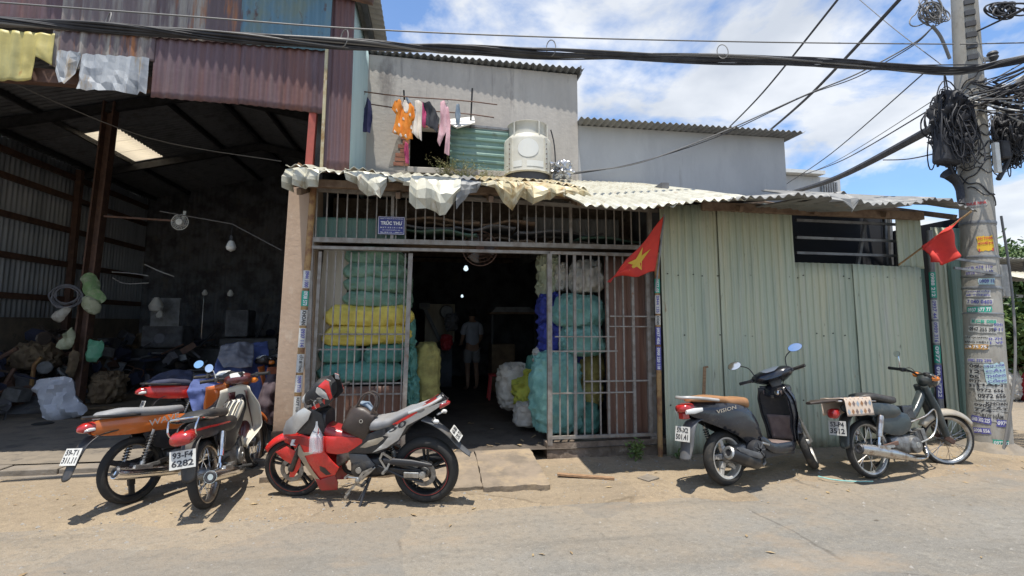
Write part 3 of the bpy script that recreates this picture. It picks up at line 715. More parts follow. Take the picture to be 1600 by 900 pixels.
# roof
def roof_sheet(x0, x1, y0, y1, m_, name='roof_sheet', parent=shed):
    b_ = MB(); per = .12; nv = max(8, int((y1 - y0) / per * 6))
    b_.grid(lambda u, v: (lambda x, y: Vector((x, y, roofz(x) + .014 * sin(2 * pi * y / per))))(x0 + (x1 - x0) * u, y0 + (y1 - y0) * v), 2, nv)
    return b_.build(name, m_, parent, smooth=60, solid=.004)
roof_sheet(RX, -.70, 5.72, 7.05, 'grey_sheet')
roof_sheet(RX, -1.05, 7.05, 16.2, 'dim_roof_sheet')
def on_roof(px, py):
    d = ray(px, py); t_ = 8.0
    for _ in range(40):
        p = CAM + d * t_; t_ += (roofz(p.x) - p.z) / d.z * .8
    return CAM + d * t_
_a, _b, _c = on_roof(127, 203), on_roof(195, 205), on_roof(260, 250)
_d = on_roof(193, 248)
SK = ((_a.x + _d.x) / 2, (_b.x + _c.x) / 2, (_a.y + _b.y) / 2, (_c.y + _d.y) / 2)
roof_sheet(-8.5, RX, 5.8, SK[2], 'dim_roof_sheet'); roof_sheet(-8.5, RX, SK[3], 16.2, 'dim_roof_sheet')
roof_sheet(-8.5, SK[0], SK[2], SK[3], 'dim_roof_sheet'); roof_sheet(SK[1], RX, SK[2], SK[3], 'dim_roof_sheet')
for k in range(3):
    w = (SK[3] - SK[2]) / 3
    roof_sheet(SK[0], SK[1], SK[2] + k * w, SK[2] + (k + 1) * w, 'skylight_sheet', 'skylight_pane')
for x in (-8.2, -7.3, -5.3, RX, -3.5, -2.6, -1.7, -.9):
    b_ = MB(); b_.bar((x, 5.9 if x > -1 else 6.1, roofz(x) - .07), (x, 7.0 if x > -1 else 16.1, roofz(x) - .07), .06, .10); b_.build('purlin', 'dark_steel', shed, smooth=None)
for y in (8.2, 10.2, 13.2):
    b_ = MB(); b_.bar((-8.3, y, 5.14), (RX, y, RZ - .22), .09, .16); b_.bar((RX, y, RZ - .22), (-1.5, y, roofz(-1.5) - .22), .09, .16)
    b_.build('rafter', 'dark_steel', shed, smooth=None)
b_ = MB(); b_.bar((-1.35, 5.95, roofz(-1.3) - .10), (-.78, 5.95, roofz(-.78) - .10), .07, .07); b_.build('rafter', 'rust_steel', shed, smooth=None)
# inner walls
for k in range(4):
    ya, yb_ = 6.05 + k * 2.55, 6.05 + (k + 1) * 2.55
    b_ = MB(); b_.grid(lambda u, v: Vector((-8.45 + .012 * sin(2 * pi * (ya + (yb_ - ya) * u) / .13), ya + (yb_ - ya) * u, 1.7 + 3.6 * v)), 150, 4)
    b_.build('wall_sheet', 'inner_sheet', shed, smooth=60, solid=.004)
b_ = MB(); b_.bx(-8.62, -8.40, 6.05, 16.1, 0, 1.72); b_.build('low_wall', 'warehouse_floor', shed, smooth=None)
for z in (2.15, 2.95, 3.75, 4.5, 5.0):
    b_ = MB(); b_.bar((-8.37, 6.1, z), (-8.37, 16, z), .07, .12); b_.build('girt', 'rust_steel', shed, smooth=None)
for y in (8.6, 13.0):
    b_ = MB(); b_.bar((-8.3, y, .1), (-8.3, y, 5.2), .12, .12); b_.build('stud', 'rust_steel', shed, smooth=None)
for k in range(4):
    xa, xb = -8.5 + k * 1.76, -8.5 + (k + 1) * 1.76
    vsheet('wall_sheet', xa, xb, .1, lambda x: roofz(x) + .02, 16.15, 'dim_inside', shed, per=.13, seed=60 + k, nv=4)
b_ = MB(); b_.bx(-1.52, -1.42, 6.55, 16.1, .1, 5.6); b_.build('party_wall', 'dim_inside', shed, smooth=None)
# the column standing inside
c0, c1 = P(119, 612, 10.2), P(174, 165, 10.2); c0.z = .11; c1 = c0.lerp(c1, (roofz(c1.x) - .1 - c0.z) / (c1.z - c0.z))
b_ = MB()
for s_ in (-1, 1): b_.bar(c0 + V3(.085 * s_, 0, 0), c1 + V3(.085 * s_, 0, 0), .03, .18, up=(0, 1, 0))
b_.bar(c0 + V3(0, .05, 0), c1 + V3(0, .05, 0), .15, .03, up=(0, 1, 0)); b_.build('column', 'rust_steel', shed, smooth=None, bevel=.004)

# ================================================================ THE SHOP HOUSE
YG, YW = 5.88, 7.4
house = thing('shop_house', (.6, YG, 0), 'grey plastered two-storey shop house with rusty canopy side', 'house')
XL, XC = -1.07, 2.24
# the front pier, leaning a little
b_ = MB(); pa, pb = P(425, 690, 6.0), P(484, 690, 6.0); ta, tb = P(452, 285, 6.0), P(493, 285, 6.0)
vs = []
for (a, c_, z) in ((pa.x, pb.x + .02, .0), (pa.x, pb.x + .02, .55), (ta.x, tb.x, 3.32)):
    for y in (6.0, 6.42):
        vs += [V3(a, y, z), V3(c_, y, z)]
b_.add(vs, [(0, 1, 5, 4), (4, 5, 9, 8), (2, 6, 7, 3), (6, 10, 11, 7), (0, 4, 6, 2), (4, 8, 10, 6), (1, 3, 7, 5), (5, 7, 11, 9), (8, 9, 11, 10), (0, 2, 3, 1)])
b_.build('pier', 'column_stucco', house, smooth=None, bevel=.012)
b_ = MB(); b_.bx(pa.x - .012, pb.x + .03, 5.985, 6.44, -.02, .42); b_.build('pier_base', 'plinth_dirty', house, smooth=None, bevel=.02)
# upper wall with its window
wx0, wx1 = P(640, 230, YW).x, P(712, 230, YW).x; wz0, wz1 = P(660, 263, YW).z, P(660, 200, YW).z
tl, trr = P(578, 85, YW).z, P(900, 117, YW).z
def wtop(x): return tl + (trr - tl) * (x - XL) / (XC - XL)
b_ = MB()
def quadbox(x0, x1, z00, z01, z10, z11):
    """wall piece from x0 to x1; bottoms z00/z10, tops z01/z11"""
    y0, y1 = YW, YW + .14
    b_.add([V3(x0, y0, z00), V3(x1, y0, z10), V3(x1, y0, z11), V3(x0, y0, z01), V3(x0, y1, z00), V3(x1, y1, z10), V3(x1, y1, z11), V3(x0, y1, z01)],
           [(0, 1, 2, 3), (4, 7, 6, 5), (0, 4, 5, 1), (3, 2, 6, 7), (0, 3, 7, 4), (1, 5, 6, 2)])
quadbox(XL, wx0, 3.0, wtop(XL), 3.0, wtop(wx0)); quadbox(wx0, wx1, wz1, wtop(wx0), wz1, wtop(wx1)); quadbox(wx0, wx1, 3.0, wz0, 3.0, wz0); quadbox(wx1, XC, 3.0, wtop(wx1), 3.0, wtop(XC))
b_.build('wall', 'grey_wall', house, smooth=None)
b_ = MB(); b_.bx(XC - .14, XC, YW + .145, 15, 3.0, trr - .01); b_.bx(XL, XL + .12, YW + .145, 15, 3.0, tl - .01); b_.bx(XL, XC, 15, 15.14, 0, tl - .01); b_.build('wall', 'grey_wall', house, smooth=None)
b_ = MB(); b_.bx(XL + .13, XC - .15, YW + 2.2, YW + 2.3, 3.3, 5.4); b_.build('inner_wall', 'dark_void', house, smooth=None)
# plaster fallen off beside the window: bricks showing
kk = 0
for j in range(9):
    z = wz0 + .02 + j * .068
    wdt = .24 - .018 * j if j > 1 else .26 - .03 * (1 - j)
    x = wx0 - wdt + (.05 if j % 2 else 0)
    while x < wx0 - .02:
        L = min(.15, wx0 - .004 - x)
        b_ = MB(); b_.bx(x, x + L, YW - .012 - .006 * random.random(), YW + .05, z, z + .056); b_.build('brick', 'brick_red', house, smooth=None); x += L + .012
for k in range(4):
    x = wx0 + .12 + k * .165
    b_ = MB(); b_.bx(x, x + .15, YW - .016, YW + .05, wz1 + .012, wz1 + .07); b_.build('brick', 'brick_red', house, smooth=None)
b_ = MB(); b_.add([V3(wx0 - .30, YW - .004, wz0), V3(wx0, YW - .004, wz0), V3(wx0, YW - .004, wz0 + .64), V3(wx0 - .10, YW - .004, wz0 + .6), V3(wx0 - .2, YW - .004, wz0 + .4)], [(0, 1, 2, 3, 4)]); b_.build('mortar_patch', 'mortar', house, smooth=None)
b_ = MB(); b_.bx(wx0 - .02, wx1 + .9, YW - .10, YW - .003, wz0 - .10, wz0 - .01); b_.build('sill', 'grey_wall', house, smooth=None, bevel=.01)
# the green shutter sheet, corrugated across
sx0, sx1 = P(703, 240, YW - .07).x, P(804, 240, YW - .07).x; sz0, sz1 = P(750, 284, YW - .07).z, P(750, 200, YW - .07).z
b_ = MB(); b_.grid(lambda u, v: (lambda x, z: V3(x, YW - .07 - trap(z / .115, .022), z - .03 * u))(sx0 + (sx1 - sx0) * u, sz0 + (sz1 - sz0) * v), 6, 90); b_.build('shutter_sheet', 'shutter_green', house, smooth=25, solid=.003)
b_ = MB(); b_.bar((sx0 - .02, YW - .08, sz1 + .03), (sx1, YW - .08, sz1 - .005), .03, .035); b_.build('shutter_rail', 'grey_steel', house, smooth=None)
fx0, fx1 = P(703, 180, YW - .2).x, P(742, 180, YW - .2).x
b_ = MB(); b_.add([V3(fx0, YW - .03, P(700, 188, YW).z), V3(fx1, YW - .03, P(740, 184, YW).z), V3(fx1, YW - .26, P(740, 192, YW - .26).z), V3(fx0 + .1, YW - .3, P(715, 200, YW - .3).z), V3(fx0, YW - .26, P(703, 194, YW - .26).z)], [(0, 1, 2, 3, 4)]); b_.build('window_hood', 'white_plastic', house, smooth=None, solid=.02)
# roof of the upper storey
b_ = MB()
def rfn(u, v):
    x = XL - .02 + (XC - XL + .10) * u; y = YW - .055 - .085 * u + 8.0 * v
    return V3(x, y, wtop(x) + .045 - .012 * v + .02 * sin(2 * pi * x / .105))
b_.grid(rfn, 250, 4); b_.build('roof_sheet', 'dark_roof_sheet', house, smooth=60, solid=.006)
b_ = MB(); b_.bar((XC + .03, YW - .12, trr + .03), (XC + .03, 15, trr - .06), .02, .14); b_.build('roof_edge', 'grey_sheet', house, smooth=None)
# the lower pale wing to the right
X2 = P(1227, 250, YW + .05).x; zt0, zt1 = P(905, 196, YW + .05).z, P(1226, 216, YW + .05).z
b_ = MB(); y0, y1 = YW + .05, YW + .2
ZB = 3.0
b_.add([V3(XC + .003, y0, ZB), V3(X2, y0, ZB), V3(X2, y0, zt1), V3(XC + .003, y0, zt0), V3(XC + .003, y1, ZB), V3(X2, y1, ZB), V3(X2, y1, zt1), V3(XC + .003, y1, zt0)], [(0, 1, 2, 3), (4, 7, 6, 5), (0, 4, 5, 1), (3, 2, 6, 7), (0, 3, 7, 4), (1, 5, 6, 2)])
b_.bx(X2 - .15, X2 - .002, y1 + .002, 13, 0, zt1 - .02); b_.build('wall', 'pale_wall', house, smooth=None, label='pale grey plastered wing wall')
b_ = MB(); b_.grid(lambda u, v: (lambda x: V3(x, YW - .22 + 6 * v, zt0 + (zt1 - zt0) * (x - XC) / (X2 - XC) + .035 + .05 * v - (.0 if v else .02) + .018 * sin(2 * pi * x / .105)))(XC - .01 + (X2 - XC + .2) * u), 270, 3); b_.build('roof_sheet', 'grey_sheet', house, smooth=60, solid=.006)
# the room behind the gate
b_ = MB(); b_.bx(2.92, 3.02, 5.95, 14, .0, 3.42); b_.bx(-1.41, 2.92, 14.0, 14.1, .0, 3.4); b_.build('inner_wall', 'dim_inside', house, smooth=None)
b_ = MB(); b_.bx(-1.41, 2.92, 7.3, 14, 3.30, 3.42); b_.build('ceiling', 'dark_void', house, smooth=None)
for k in range(6):
    b_ = MB(); b_.bar((-1.4, 7.7 + k * 1.05, 3.22), (2.9, 7.7 + k * 1.05, 3.22), .06, .10); b_.build('joist', 'wood_old', house, smooth=None)

# ================================================================ CANOPY OF TORN SHEETS
can = thing('sheet_canopy', (2.0, 5.6, 2.9), 'ragged cream corrugated-iron canopy torn and bent over the gate', 'canopy')
def canopy(fold, m_, flap=None, back=(7.38, 3.82), yf=5.52, crum=.03, per=.10, amp=.016, seed=0, lab=None, nv=7, ny2=9, out=.05):
    """a roof sheet from the wall down to its front edge (picture points), and the bent-down flap below it"""
    w = [P(a, b_, yf) for a, b_ in fold]; fp = [(p.x, p.z) for p in w]
    lp = None
    if flap: lp = [(P(a, b_, yf - out).x, P(a, b_, yf - out).z) for a, b_ in flap]
    x0, x1 = fp[0][0], fp[-1][0]; nu = max(24, int((x1 - x0) / per * 8))
    b_ = MB()
    tot = nv
    def fn(u, v):
        q = v; x = x0 + (x1 - x0) * u; fz = interp(fp, x); y = back[0] + (yf - back[0]) * q; z = back[1] + (fz - back[1]) * q
        k = smooth01((q - .4) / .6)
        z += amp * sin(2 * pi * x / per) + crum * k * (nz((x, y, 0), 2.3, seed) + .5 * nz((x, y, 0), 7, seed))
        y += crum * k * nz((x, z, 3), 3.1, seed) + (.05 * k * k * nz((x, 0, 0), 9, seed + 4) if not flap else 0)
        return V3(x, y, z)
    b_.grid(fn, nu, tot)
    o = b_.build('sheet', m_, can, smooth=30, solid=.004, label=lab)
    if flap:                       # the bent-down, crumpled front: stiff facets with sharp creases
        b_ = MB(); r2 = random.Random(seed * 13 + 1); nu2 = max(5, int((x1 - x0) / .062)); J = {}
        def fl(u, v):
            i, j = round(u * nu2), round(v * 4); x = x0 + (x1 - x0) * u; fz = interp(fp, x); lz = interp(lp, x) + (r2.uniform(-.035, .03) if j == 4 else 0)
            z = fz + (lz - fz) * v + (.012 if j == 0 else 0); y = yf + .004 - out * 1.4 * sin(v * pi * .75)
            if i not in J: J[i] = (r2.uniform(-1, 1), r2.uniform(-.02, .02))
            if j: y += crum * 1.5 * J[i][0] * (.3 + v) + crum * .35 * r2.uniform(-1, 1) + .02 * (1 if i % 2 else -1); x += J[i][1] * (1 + v) + r2.uniform(-.006, .006); z += r2.uniform(-.012, .012) * (j < 4)
            return V3(x, y, z)
        b_.grid(fl, nu2, 4); b_.build('torn_flap', m_, can, smooth=None, solid=.002)
    return o
canopy([(446, 266), (470, 262), (507, 268)], 'cream_sheet', [(443, 296), (449, 304), (455, 286), (470, 294), (486, 291), (507, 284)], crum=.05, seed=1, out=.07)
canopy([(505, 267), (525, 272), (542, 268)], 'cream_sheet', None, crum=.04, seed=2)
canopy([(538, 270), (560, 268), (606, 275)], 'cream_sheet', [(538, 274), (560, 292), (578, 309), (590, 313), (598, 304), (606, 282)], crum=.055, seed=3, out=.10)
canopy([(604, 276), (618, 279), (644, 279)], 'cream_sheet', [(604, 280), (620, 282), (635, 286), (644, 290)], crum=.04, seed=4)
canopy([(643, 276), (690, 277), (720, 281)], 'cream_sheet', [(643, 316), (655, 329), (668, 321), (684, 331), (697, 334), (708, 322), (720, 300)], crum=.045, seed=5, out=.12, per=.13)
canopy([(714, 281), (735, 283), (752, 285)], 'grey_sheet', [(712, 334), (722, 320), (738, 302), (752, 290)], crum=.05, seed=6, out=.07, lab='bent grey flap of canopy sheet')
canopy([(750, 286), (770, 282), (812, 286)], 'yellowed_sheet', [(752, 290), (772, 292), (782, 314), (798, 326), (808, 320), (812, 296)], crum=.05, seed=7, out=.08)
canopy([(808, 284), (850, 286), (880, 291), (916, 296)], 'yellowed_sheet', [(810, 300), (824, 317), (838, 322), (852, 311), (872, 309), (890, 303), (916, 313)], crum=.035, seed=8, out=.10)
canopy([(912, 318), (943, 322), (991, 325), (1056, 319)], 'cream_sheet', crum=.02, seed=9, yf=4.62, nv=14)
canopy([(1050, 320), (1110, 313), (1178, 308)], 'cream_sheet', crum=.02, seed=10, yf=4.60, nv=14)
canopy([(1140, 310), (1172, 308), (1230, 306), (1306, 304)], 'grey_sheet', crum=.03, seed=11, yf=4.58, back=(7.38, 3.5), nv=12)
canopy([(1294, 304), (1318, 303), (1336, 313)], 'grey_sheet', [(1296, 310), (1312, 322), (1328, 337), (1333, 322), (1336, 314)], crum=.05, seed=12, yf=4.5, back=(7.38, 3.3), lab='twisted grey flap above the barred opening')
canopy([(1300, 306), (1332, 312), (1368, 322), (1420, 320), (1446, 314)], 'grey_sheet', crum=.04, seed=13, yf=4.62, back=(7.38, 3.35))
canopy([(1366, 320), (1425, 318), (1460, 312), (1495, 322), (1530, 326)], 'grey_sheet', crum=.06, seed=14, yf=5.15, back=(7.2, 3.75), lab='dark curled sheet beside the pole')
for a, c_, w in (((452, 285), (900, 305), .07), ((1095, 322), (1440, 338), .085)):
    b_ = MB(); b_.bar(P(*a, 5.72), P(*c_, 5.72), w, w * 1.25); b_.build('beam', 'wood_old', can, smooth=None, bevel=.006)
for k in range(9):
    x = -1.45 + k * 1.05
    b_ = MB(); b_.bar((x, 5.6, 3.02), (x, 7.36, 3.64), .05, .07); b_.build('rafter', 'wood_old', can, smooth=None)
b_ = MB(); b_.bar(P(448, 283, 5.6), P(470, 256, 5.6), .02, .05); b_.build('splinter', 'wood', can, smooth=None)

# ================================================================ GREEN CORRUGATED WALL
gw = thing('corrugated_wall', (4.8, 5.8, 0), 'pale green corrugated-iron wall behind the scooter and old moped', 'wall')
def gy(x): return 5.72 + .045 * (x - 2.76)
def gX(px, py=520):
    Y = 5.8
    for _ in range(4): Y = gy(P(px, py, Y).x)
    return P(px, py, Y).x
def gZ(px, py): return P(px, py, gy(gX(px, py))).z
def gprof(pts): 
    w = sorted((gX(a, b_), gZ(a, b_)) for a, b_ in pts); return lambda x: interp(w, x)
ztop = gprof([(1036, 322), (1130, 318), (1250, 320), (1440, 340)])
PER = .100
def gsheet(a, c_, lo, hi, dy=0.0, m_='green_sheet', seed=0, per=PER, lab=None):
    return vsheet('sheet', a, c_, lo, hi, lambda x: gy(x) + dy, m_, gw, per=per, amp=-.016, prof=trap, nv=12, seed=seed, solid=.003, lab=lab, sm=22)
gb = lambda x: gz(x, gy(x)) - .03 + .02 * nz((x, 0, 0), 3, 2)
gsheet(gX(1036), gX(1128), gb, ztop, .0, seed=41)
gsheet(gX(1126), gX(1244), gb, ztop, -.030, seed=42)
gsheet(gX(1242), gX(1337), gb, gprof([(1242, 410), (1337, 413)]), -.008, seed=43)
gsheet(gX(1335), gX(1441), gb, gprof([(1335, 413), (1402, 417), (1441, 419)]), -.034, seed=44)
gsheet(gX(1400, 380), gX(1438, 380), gprof([(1400, 420), (1438, 420)]), ztop, -.01, seed=45)
gsheet(gX(1441), gX(1458), gb, 3.0, .05, 'dark_green_sheet', seed=46)
gsheet(gX(1470), gX(1494), gb, 2.95, .03, 'green_sheet', seed=47)
gsheet(gX(1492), gX(1524), gb, 2.95, .02, 'dark_green_sheet', seed=48, per=.2)
b_ = MB(); b_.bar((gX(1238, 370), gy(gX(1238)) + .05, gZ(1238, 412)), (gX(1238, 370) - .03, gy(gX(1238)) + .05, gZ(1238, 324)), .07, .05); b_.build('jamb', 'grey_steel', gw, smooth=None)
for (y0_, y1_) in ((344, 351), (371, 377), (395, 400)):
    b_ = MB(); b_.bar(P(1244, y0_, 6.05), P(1404, y1_, 6.05), .035, .035); b_.build('bar', 'grey_steel', gw, smooth=None)
b_ = MB(); b_.bar(P(1353, 340, 6.2), P(1340, 414, 6.2), .04, .04); b_.build('brace', 'grey_steel', gw, smooth=None)
for px in (1382, 1390):
    b_ = MB(); b_.bar(P(px, 335, 6.5), P(px + 3, 414, 6.5), .04, .04); b_.build('stud', 'grey_steel', gw, smooth=None)
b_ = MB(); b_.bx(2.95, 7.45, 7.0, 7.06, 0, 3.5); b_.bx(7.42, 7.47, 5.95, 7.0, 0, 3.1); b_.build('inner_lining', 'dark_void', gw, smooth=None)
b_ = MB()
for px, zz in ((1085, .6), (1085, 1.5), (1085, 2.4)):
    for sgn in range(30):
        x = gX(1040) + sgn * PER * 1.15
        if x > gX(1438): break
        for z in (.62, 1.45, 2.2): (random.random() < .6) and b_.lathe([(.0, -.012), (.007, -.01), (.009, 0)], (x + .03 + random.uniform(-.03,.03), gy(x) - .036, z + random.uniform(-.02,.02)), axis=(0, -1, 0), n=6) if px == 1085 and zz == .6 else None
b_.build('nail_heads', 'dark_steel', gw, kind='stuff')

# ================================================================ GATE
gate = thing('security_gate', (.7, YG, .17), 'grey steel bar gate with open middle across the shop front', 'gate')
def gx(px, py=500): return P(px, py, YG).x
GXL, GXR = gx(482, 600), gx(1018, 600)
def gbar(name, p0, p1, w, h=None): 
    b_ = MB(); b_.bar(p0, p1, w, h or w); return b_.build(name, 'gate_steel', gate, smooth=None)
zt = P(700, 320, YG).z; zb = P(700, 385, YG).z
xg0, xg1 = gx(484, 385), gx(1030, 395)
gbar('rail', (xg0, YG, zb + .04), (xg1, YG, zb + .04), .06, .055); gbar('rail', (xg0, YG - .01, zb - .05), (xg1, YG - .01, zb - .05), .05, .035)
gbar('rail', (xg0, YG, zt + .12), (xg1, YG, zt + .02), .04, .045)
n_up = 36; pr = None
for k in range(n_up):
    x = xg0 + .06 + (gx(1000, 390) - xg0 - .06) * k / (n_up - 1)
    if pr is None: pr = gbar('bar', (x, YG, zb + .06), (x, YG, zt + .10), .014); x0_ = x
    else:
        c_ = pr.copy(); COL.objects.link(c_); c_.location = pr.location + V3(x - x0_ + random.uniform(-.004, .004), 0, 0)
for px in (612, 892):
    gbar('stile', (gx(px, 385), YG + .003, zb + .06), (gx(px, 385), YG + .003, zt + .1), .035)
# fixed stiles from the floor to the head
gbar('stile', (GXL, YG, .17), (xg0 + .01, YG, zt + .15), .05); gbar('stile', (GXR + .02, YG, .2), (gx(1016, 395), YG, zt), .05)
# left leaf
la, lb_ = gx(493, 560), gx(636, 560); zl0 = .30; zl1 = zb - .09
gbar('stile', (lb_ - .03, YG + .035, .2), (lb_ + .015, YG + .035, zl1), .05); gbar('stile', (la - .03, YG + .035, .2), (la + .0, YG + .035, zl1), .035)
pr = None
for k in range(11):
    x = la + .06 + (lb_ - la - .13) * k / 10
    if pr is None: pr = gbar('bar', (x, YG + .035, zl0), (x + .02, YG + .035, zl1), .0145); x0_ = x
    else:
        c_ = pr.copy(); COL.objects.link(c_); c_.location = pr.location + V3(x - x0_ + random.uniform(-.006, .006), 0, 0)
for py in (388, 522, 546, 600, 617):
    z = P(560, py, YG).z; gbar('rail', (la - .03, YG + .055, z), (lb_, YG + .055, z - .004), .014, .018 if py != 388 else .04)
gbar('rail', (la - .03, YG + .035, .27), (lb_, YG + .035, .27), .035)
# right leaf
PX = [(857, .055), (873, .017), (885, .017), (897, .034), (911, .017), (923, .017), (936, .017), (949, .026), (961, .017), (974, .017), (989, .034), (1013, .045)]
zr0 = P(940, 684, YG - .05).z; zr1 = zb - .07
for px, w in PX:
    gbar('bar' if w < .03 else 'stile', (gx(px, 640) - (.0), YG - .05, zr0 - (.06 if w > .05 else 0)), (gx(px, 640) + .012, YG - .05, zr1), w)
for py, a, c_, w in ((494, 950, 1020, .016), (510, 949, 1015, .014), (526, 865, 960, .014), (549, 857, 962, .018), (596, 910, 1015, .018), (615, 860, 990, .016), (684, 857, 1022, .035), (395, 857, 985, .035)):
    gbar('rail', (gx(a, py), YG - .062, P(a, py, YG - .062).z), (gx(c_, py), YG - .062, P(a, py, YG - .062).z - .004), w)
for py in (495, 586, 682):
    gbar('hinge', (gx(1013, py), YG - .07, P(1013, py, YG).z), (gx(1028, py), YG - .07, P(1013, py, YG).z), .03)
# brown sheets low behind the leaves, and the masonry plinth on the right
def leafback(name, a, c_, z0, z1, Y, m_, lab, per=.12, amp=.01):
    o = vsheet(name, a, c_, z0, z1, Y, m_, None, per=per, amp=amp, prof=trap, seed=len(name)); return tag(o, lab, 'metal sheet')
leafback('metal_sheet', gx(484, 600), gx(632, 600), .17, P(560, 606, YG).z, YG + .12, 'brown_sheet', 'rust-brown metal sheet low behind the left gate leaf')
leafback('metal_sheet', gx(949, 560), gx(1018, 560), .02, P(980, 400, YG + .04).z, YG + .04, 'brown_sheet', 'tall rust-brown metal sheet behind the right gate leaf', per=.16)
leafback('metal_sheet', gx(484, 360), gx(633, 360), P(560, 378, 6.02).z, P(560, 341, 6.02).z, 6.02, 'dark_green_sheet', 'dull green metal sheet above the left gate leaf', per=.11)
leafback('metal_sheet', gx(840, 360) - .05, gx(1000, 360), P(860, 372, 6.6).z, 3.05, 6.6, 'grey_sheet', 'dusty grey sheet behind the upper right gate bars')
b_ = MB(); b_.bx(-1.35, 2.9, 6.95, 7.05, 2.62, 3.3); o = b_.build('lintel_wall', 'plinth_dirty', None, smooth=None); tag(o, 'sooty masonry band above the shop entrance behind the bars', 'wall')
b_ = MB(); b_.grid(lambda u, v: V3(gx(852, 690) + (gx(950, 690) - gx(852, 690)) * u, YG - .10 + .03 * v + .012 * nz((u * 8, v * 3, 0), 1, 3), -.03 + .25 * v), 30, 8)
b_.bx(gx(852, 690), 2.88, YG - .07, YG + .12, -.03, .222); o = b_.build('plinth', 'plinth_dirty', None, smooth=40); tag(o, 'stained crumbling concrete plinth under the right gate leaf', 'plinth')
b_ = MB(); b_.box(((gx(490, 430) + gx(534, 430)) / 2, 6.15, 1.62), (gx(534, 430) - gx(490, 430), .02, 1.75), Matrix.Rotation(radians(3), 3, 'Y')); o = b_.build('plank_board', 'board_pale', None, smooth=None); tag(o, 'pale upright board behind the left gate leaf', 'board')

# ---- posts covered with stickers
def stickered_post(p0, p1, r, label, cards, m_='post_rust'):
    root = thing('pipe_post', (p0.x, p0.y, p0.z), label, 'post')
    b_ = MB(); b_.tube([p0, p0.lerp(p1, .5), p1], r, 12); b_.build('pipe', m_, root)
    ax = (p1 - p0).normalized(); L = (p1 - p0).length
    for (t0, t1, bgm, ink, txt) in cards:
        c = p0.lerp(p1, (t0 + t1) / 2); h = L * (t1 - t0)
        fr = (CAM - c); fr.z = 0; fr = (fr - ax * fr.dot(ax)).normalized(); rt = ax.cross(fr) * -1
        rt = fr.cross(ax) * -1
        b_ = MB(); rr = r + .0025
        b_.grid(lambda u, v: c + ax * (h * (v - .5)) + (fr * cos((u - .5) * 2.6) + rt * sin((u - .5) * 2.6)) * rr, 8, 1)
        cd = b_.build('sticker', bgm, root)
        b_ = MB(); put_text(b_, txt, c + fr * (rr + .004), -ax, rt, w=h * .92, h=r * 1.15, bold=.03); b_.build('lettering', ink, cd, smooth=None)
stickered_post(P(460, 690, 5.86), P(490, 290, 5.86), .037, 'leaning pipe post with phone-number stickers beside the left pier',
  [(.585, .655, 'plate_white', 'ink_blue', '0944 1000'), (.515, .575, 'ink_green', 'ink_white', '0938 573'), (.44, .50, 'plate_white', 'ink_black', 'KHOAN'), (.355, .43, 'plate_white', 'ink_blue', '0937 114'), (.26, .33, 'plate_white', 'ink_black', 'CẮT BÊ TÔNG'), (.185, .25, 'plate_white', 'ink_blue', '0909 7710'), (.09, .17, 'plate_white', 'ink_black', 'RÚT HẦM'), (.02, .08, 'plate_white', 'ink_blue', '0966 11')])
stickered_post(P(1032, 722, 5.72), P(1026, 395, 5.72), .030, 'rusty pipe post with blue and white stickers where gate meets green wall',
  [(.80, .87, 'ink_green', 'ink_white', '0977 05'), (.70, .79, 'plate_white', 'ink_blue', '0944 135'), (.645, .69, 'plate_white', 'ink_black', 'KHOAN'), (.55, .635, 'ink_blue', 'ink_white', '0937 456'), (.43, .54, 'ink_blue', 'ink_white', '0908 220 118')])
stickered_post(P(1474, 700, 5.86), P(1452, 360, 5.86), .036, 'pipe post with faded stickers at the end of the green wall',
  [(.68, .80, 'ink_green', 'ink_white', '0988 212'), (.58, .67, 'plate_white', 'ink_blue', '0937 44'), (.47, .57, 'plate_white', 'ink_blue', '0909 316'), (.38, .46, 'ink_green', 'ink_white', '0977'), (.22, .37, 'ink_blue', 'ink_white', '0908 7722')], 'grey_steel')

# ---- the blue sign
sc0, sc1 = P(591, 338, YG - .03), P(632, 367, YG - .03)
c = (sc0 + sc1) / 2; w, h = sc1.x - sc0.x, sc0.z - sc1.z
sg = thing('shop_sign', c, 'small dark blue sign with white lettering wired to the gate bars', 'sign')
b_ = MB(); b_.box(c, (w, .006, h)); b_.build('board', 'sign_blue', sg, smooth=None)
b_ = MB()
for (dx, dz, ww, hh) in ((0, h / 2 - .006, w - .008, .004), (0, -h / 2 + .006, w - .008, .004), (-w / 2 + .006, 0, .004, h - .014), (w / 2 - .006, 0, .004, h - .014)):
    b_.box(c + V3(dx, -.006, dz), (ww, .003, hh))
b_.build('border', 'ink_white', sg, smooth=None)
b_ = MB()
for txt, dz, ww, hh in (('CÔNG TY TNHH SX TM THƯƠNG MẠI', .38, .86, .07), ('TRÚC THƯ', .12, .80, .25), ('M S T : 0 3 1 4 1 1 5 8', -.12, .82, .07), ('ĐC: 10 ĐƯỜNG SỐ 5 P. AN', -.26, .66, .06), ('TEL: 0918 112  -  0909 715', -.39, .84, .06)):
    put_text(b_, txt, c + V3(0, -.0055, dz * h), (1, 0, 0), (0, 0, 1), w=w * ww, h=h * hh, bold=.03 if 'TR' not in txt else .045)
b_.build('lettering', 'ink_white', sg, smooth=None)

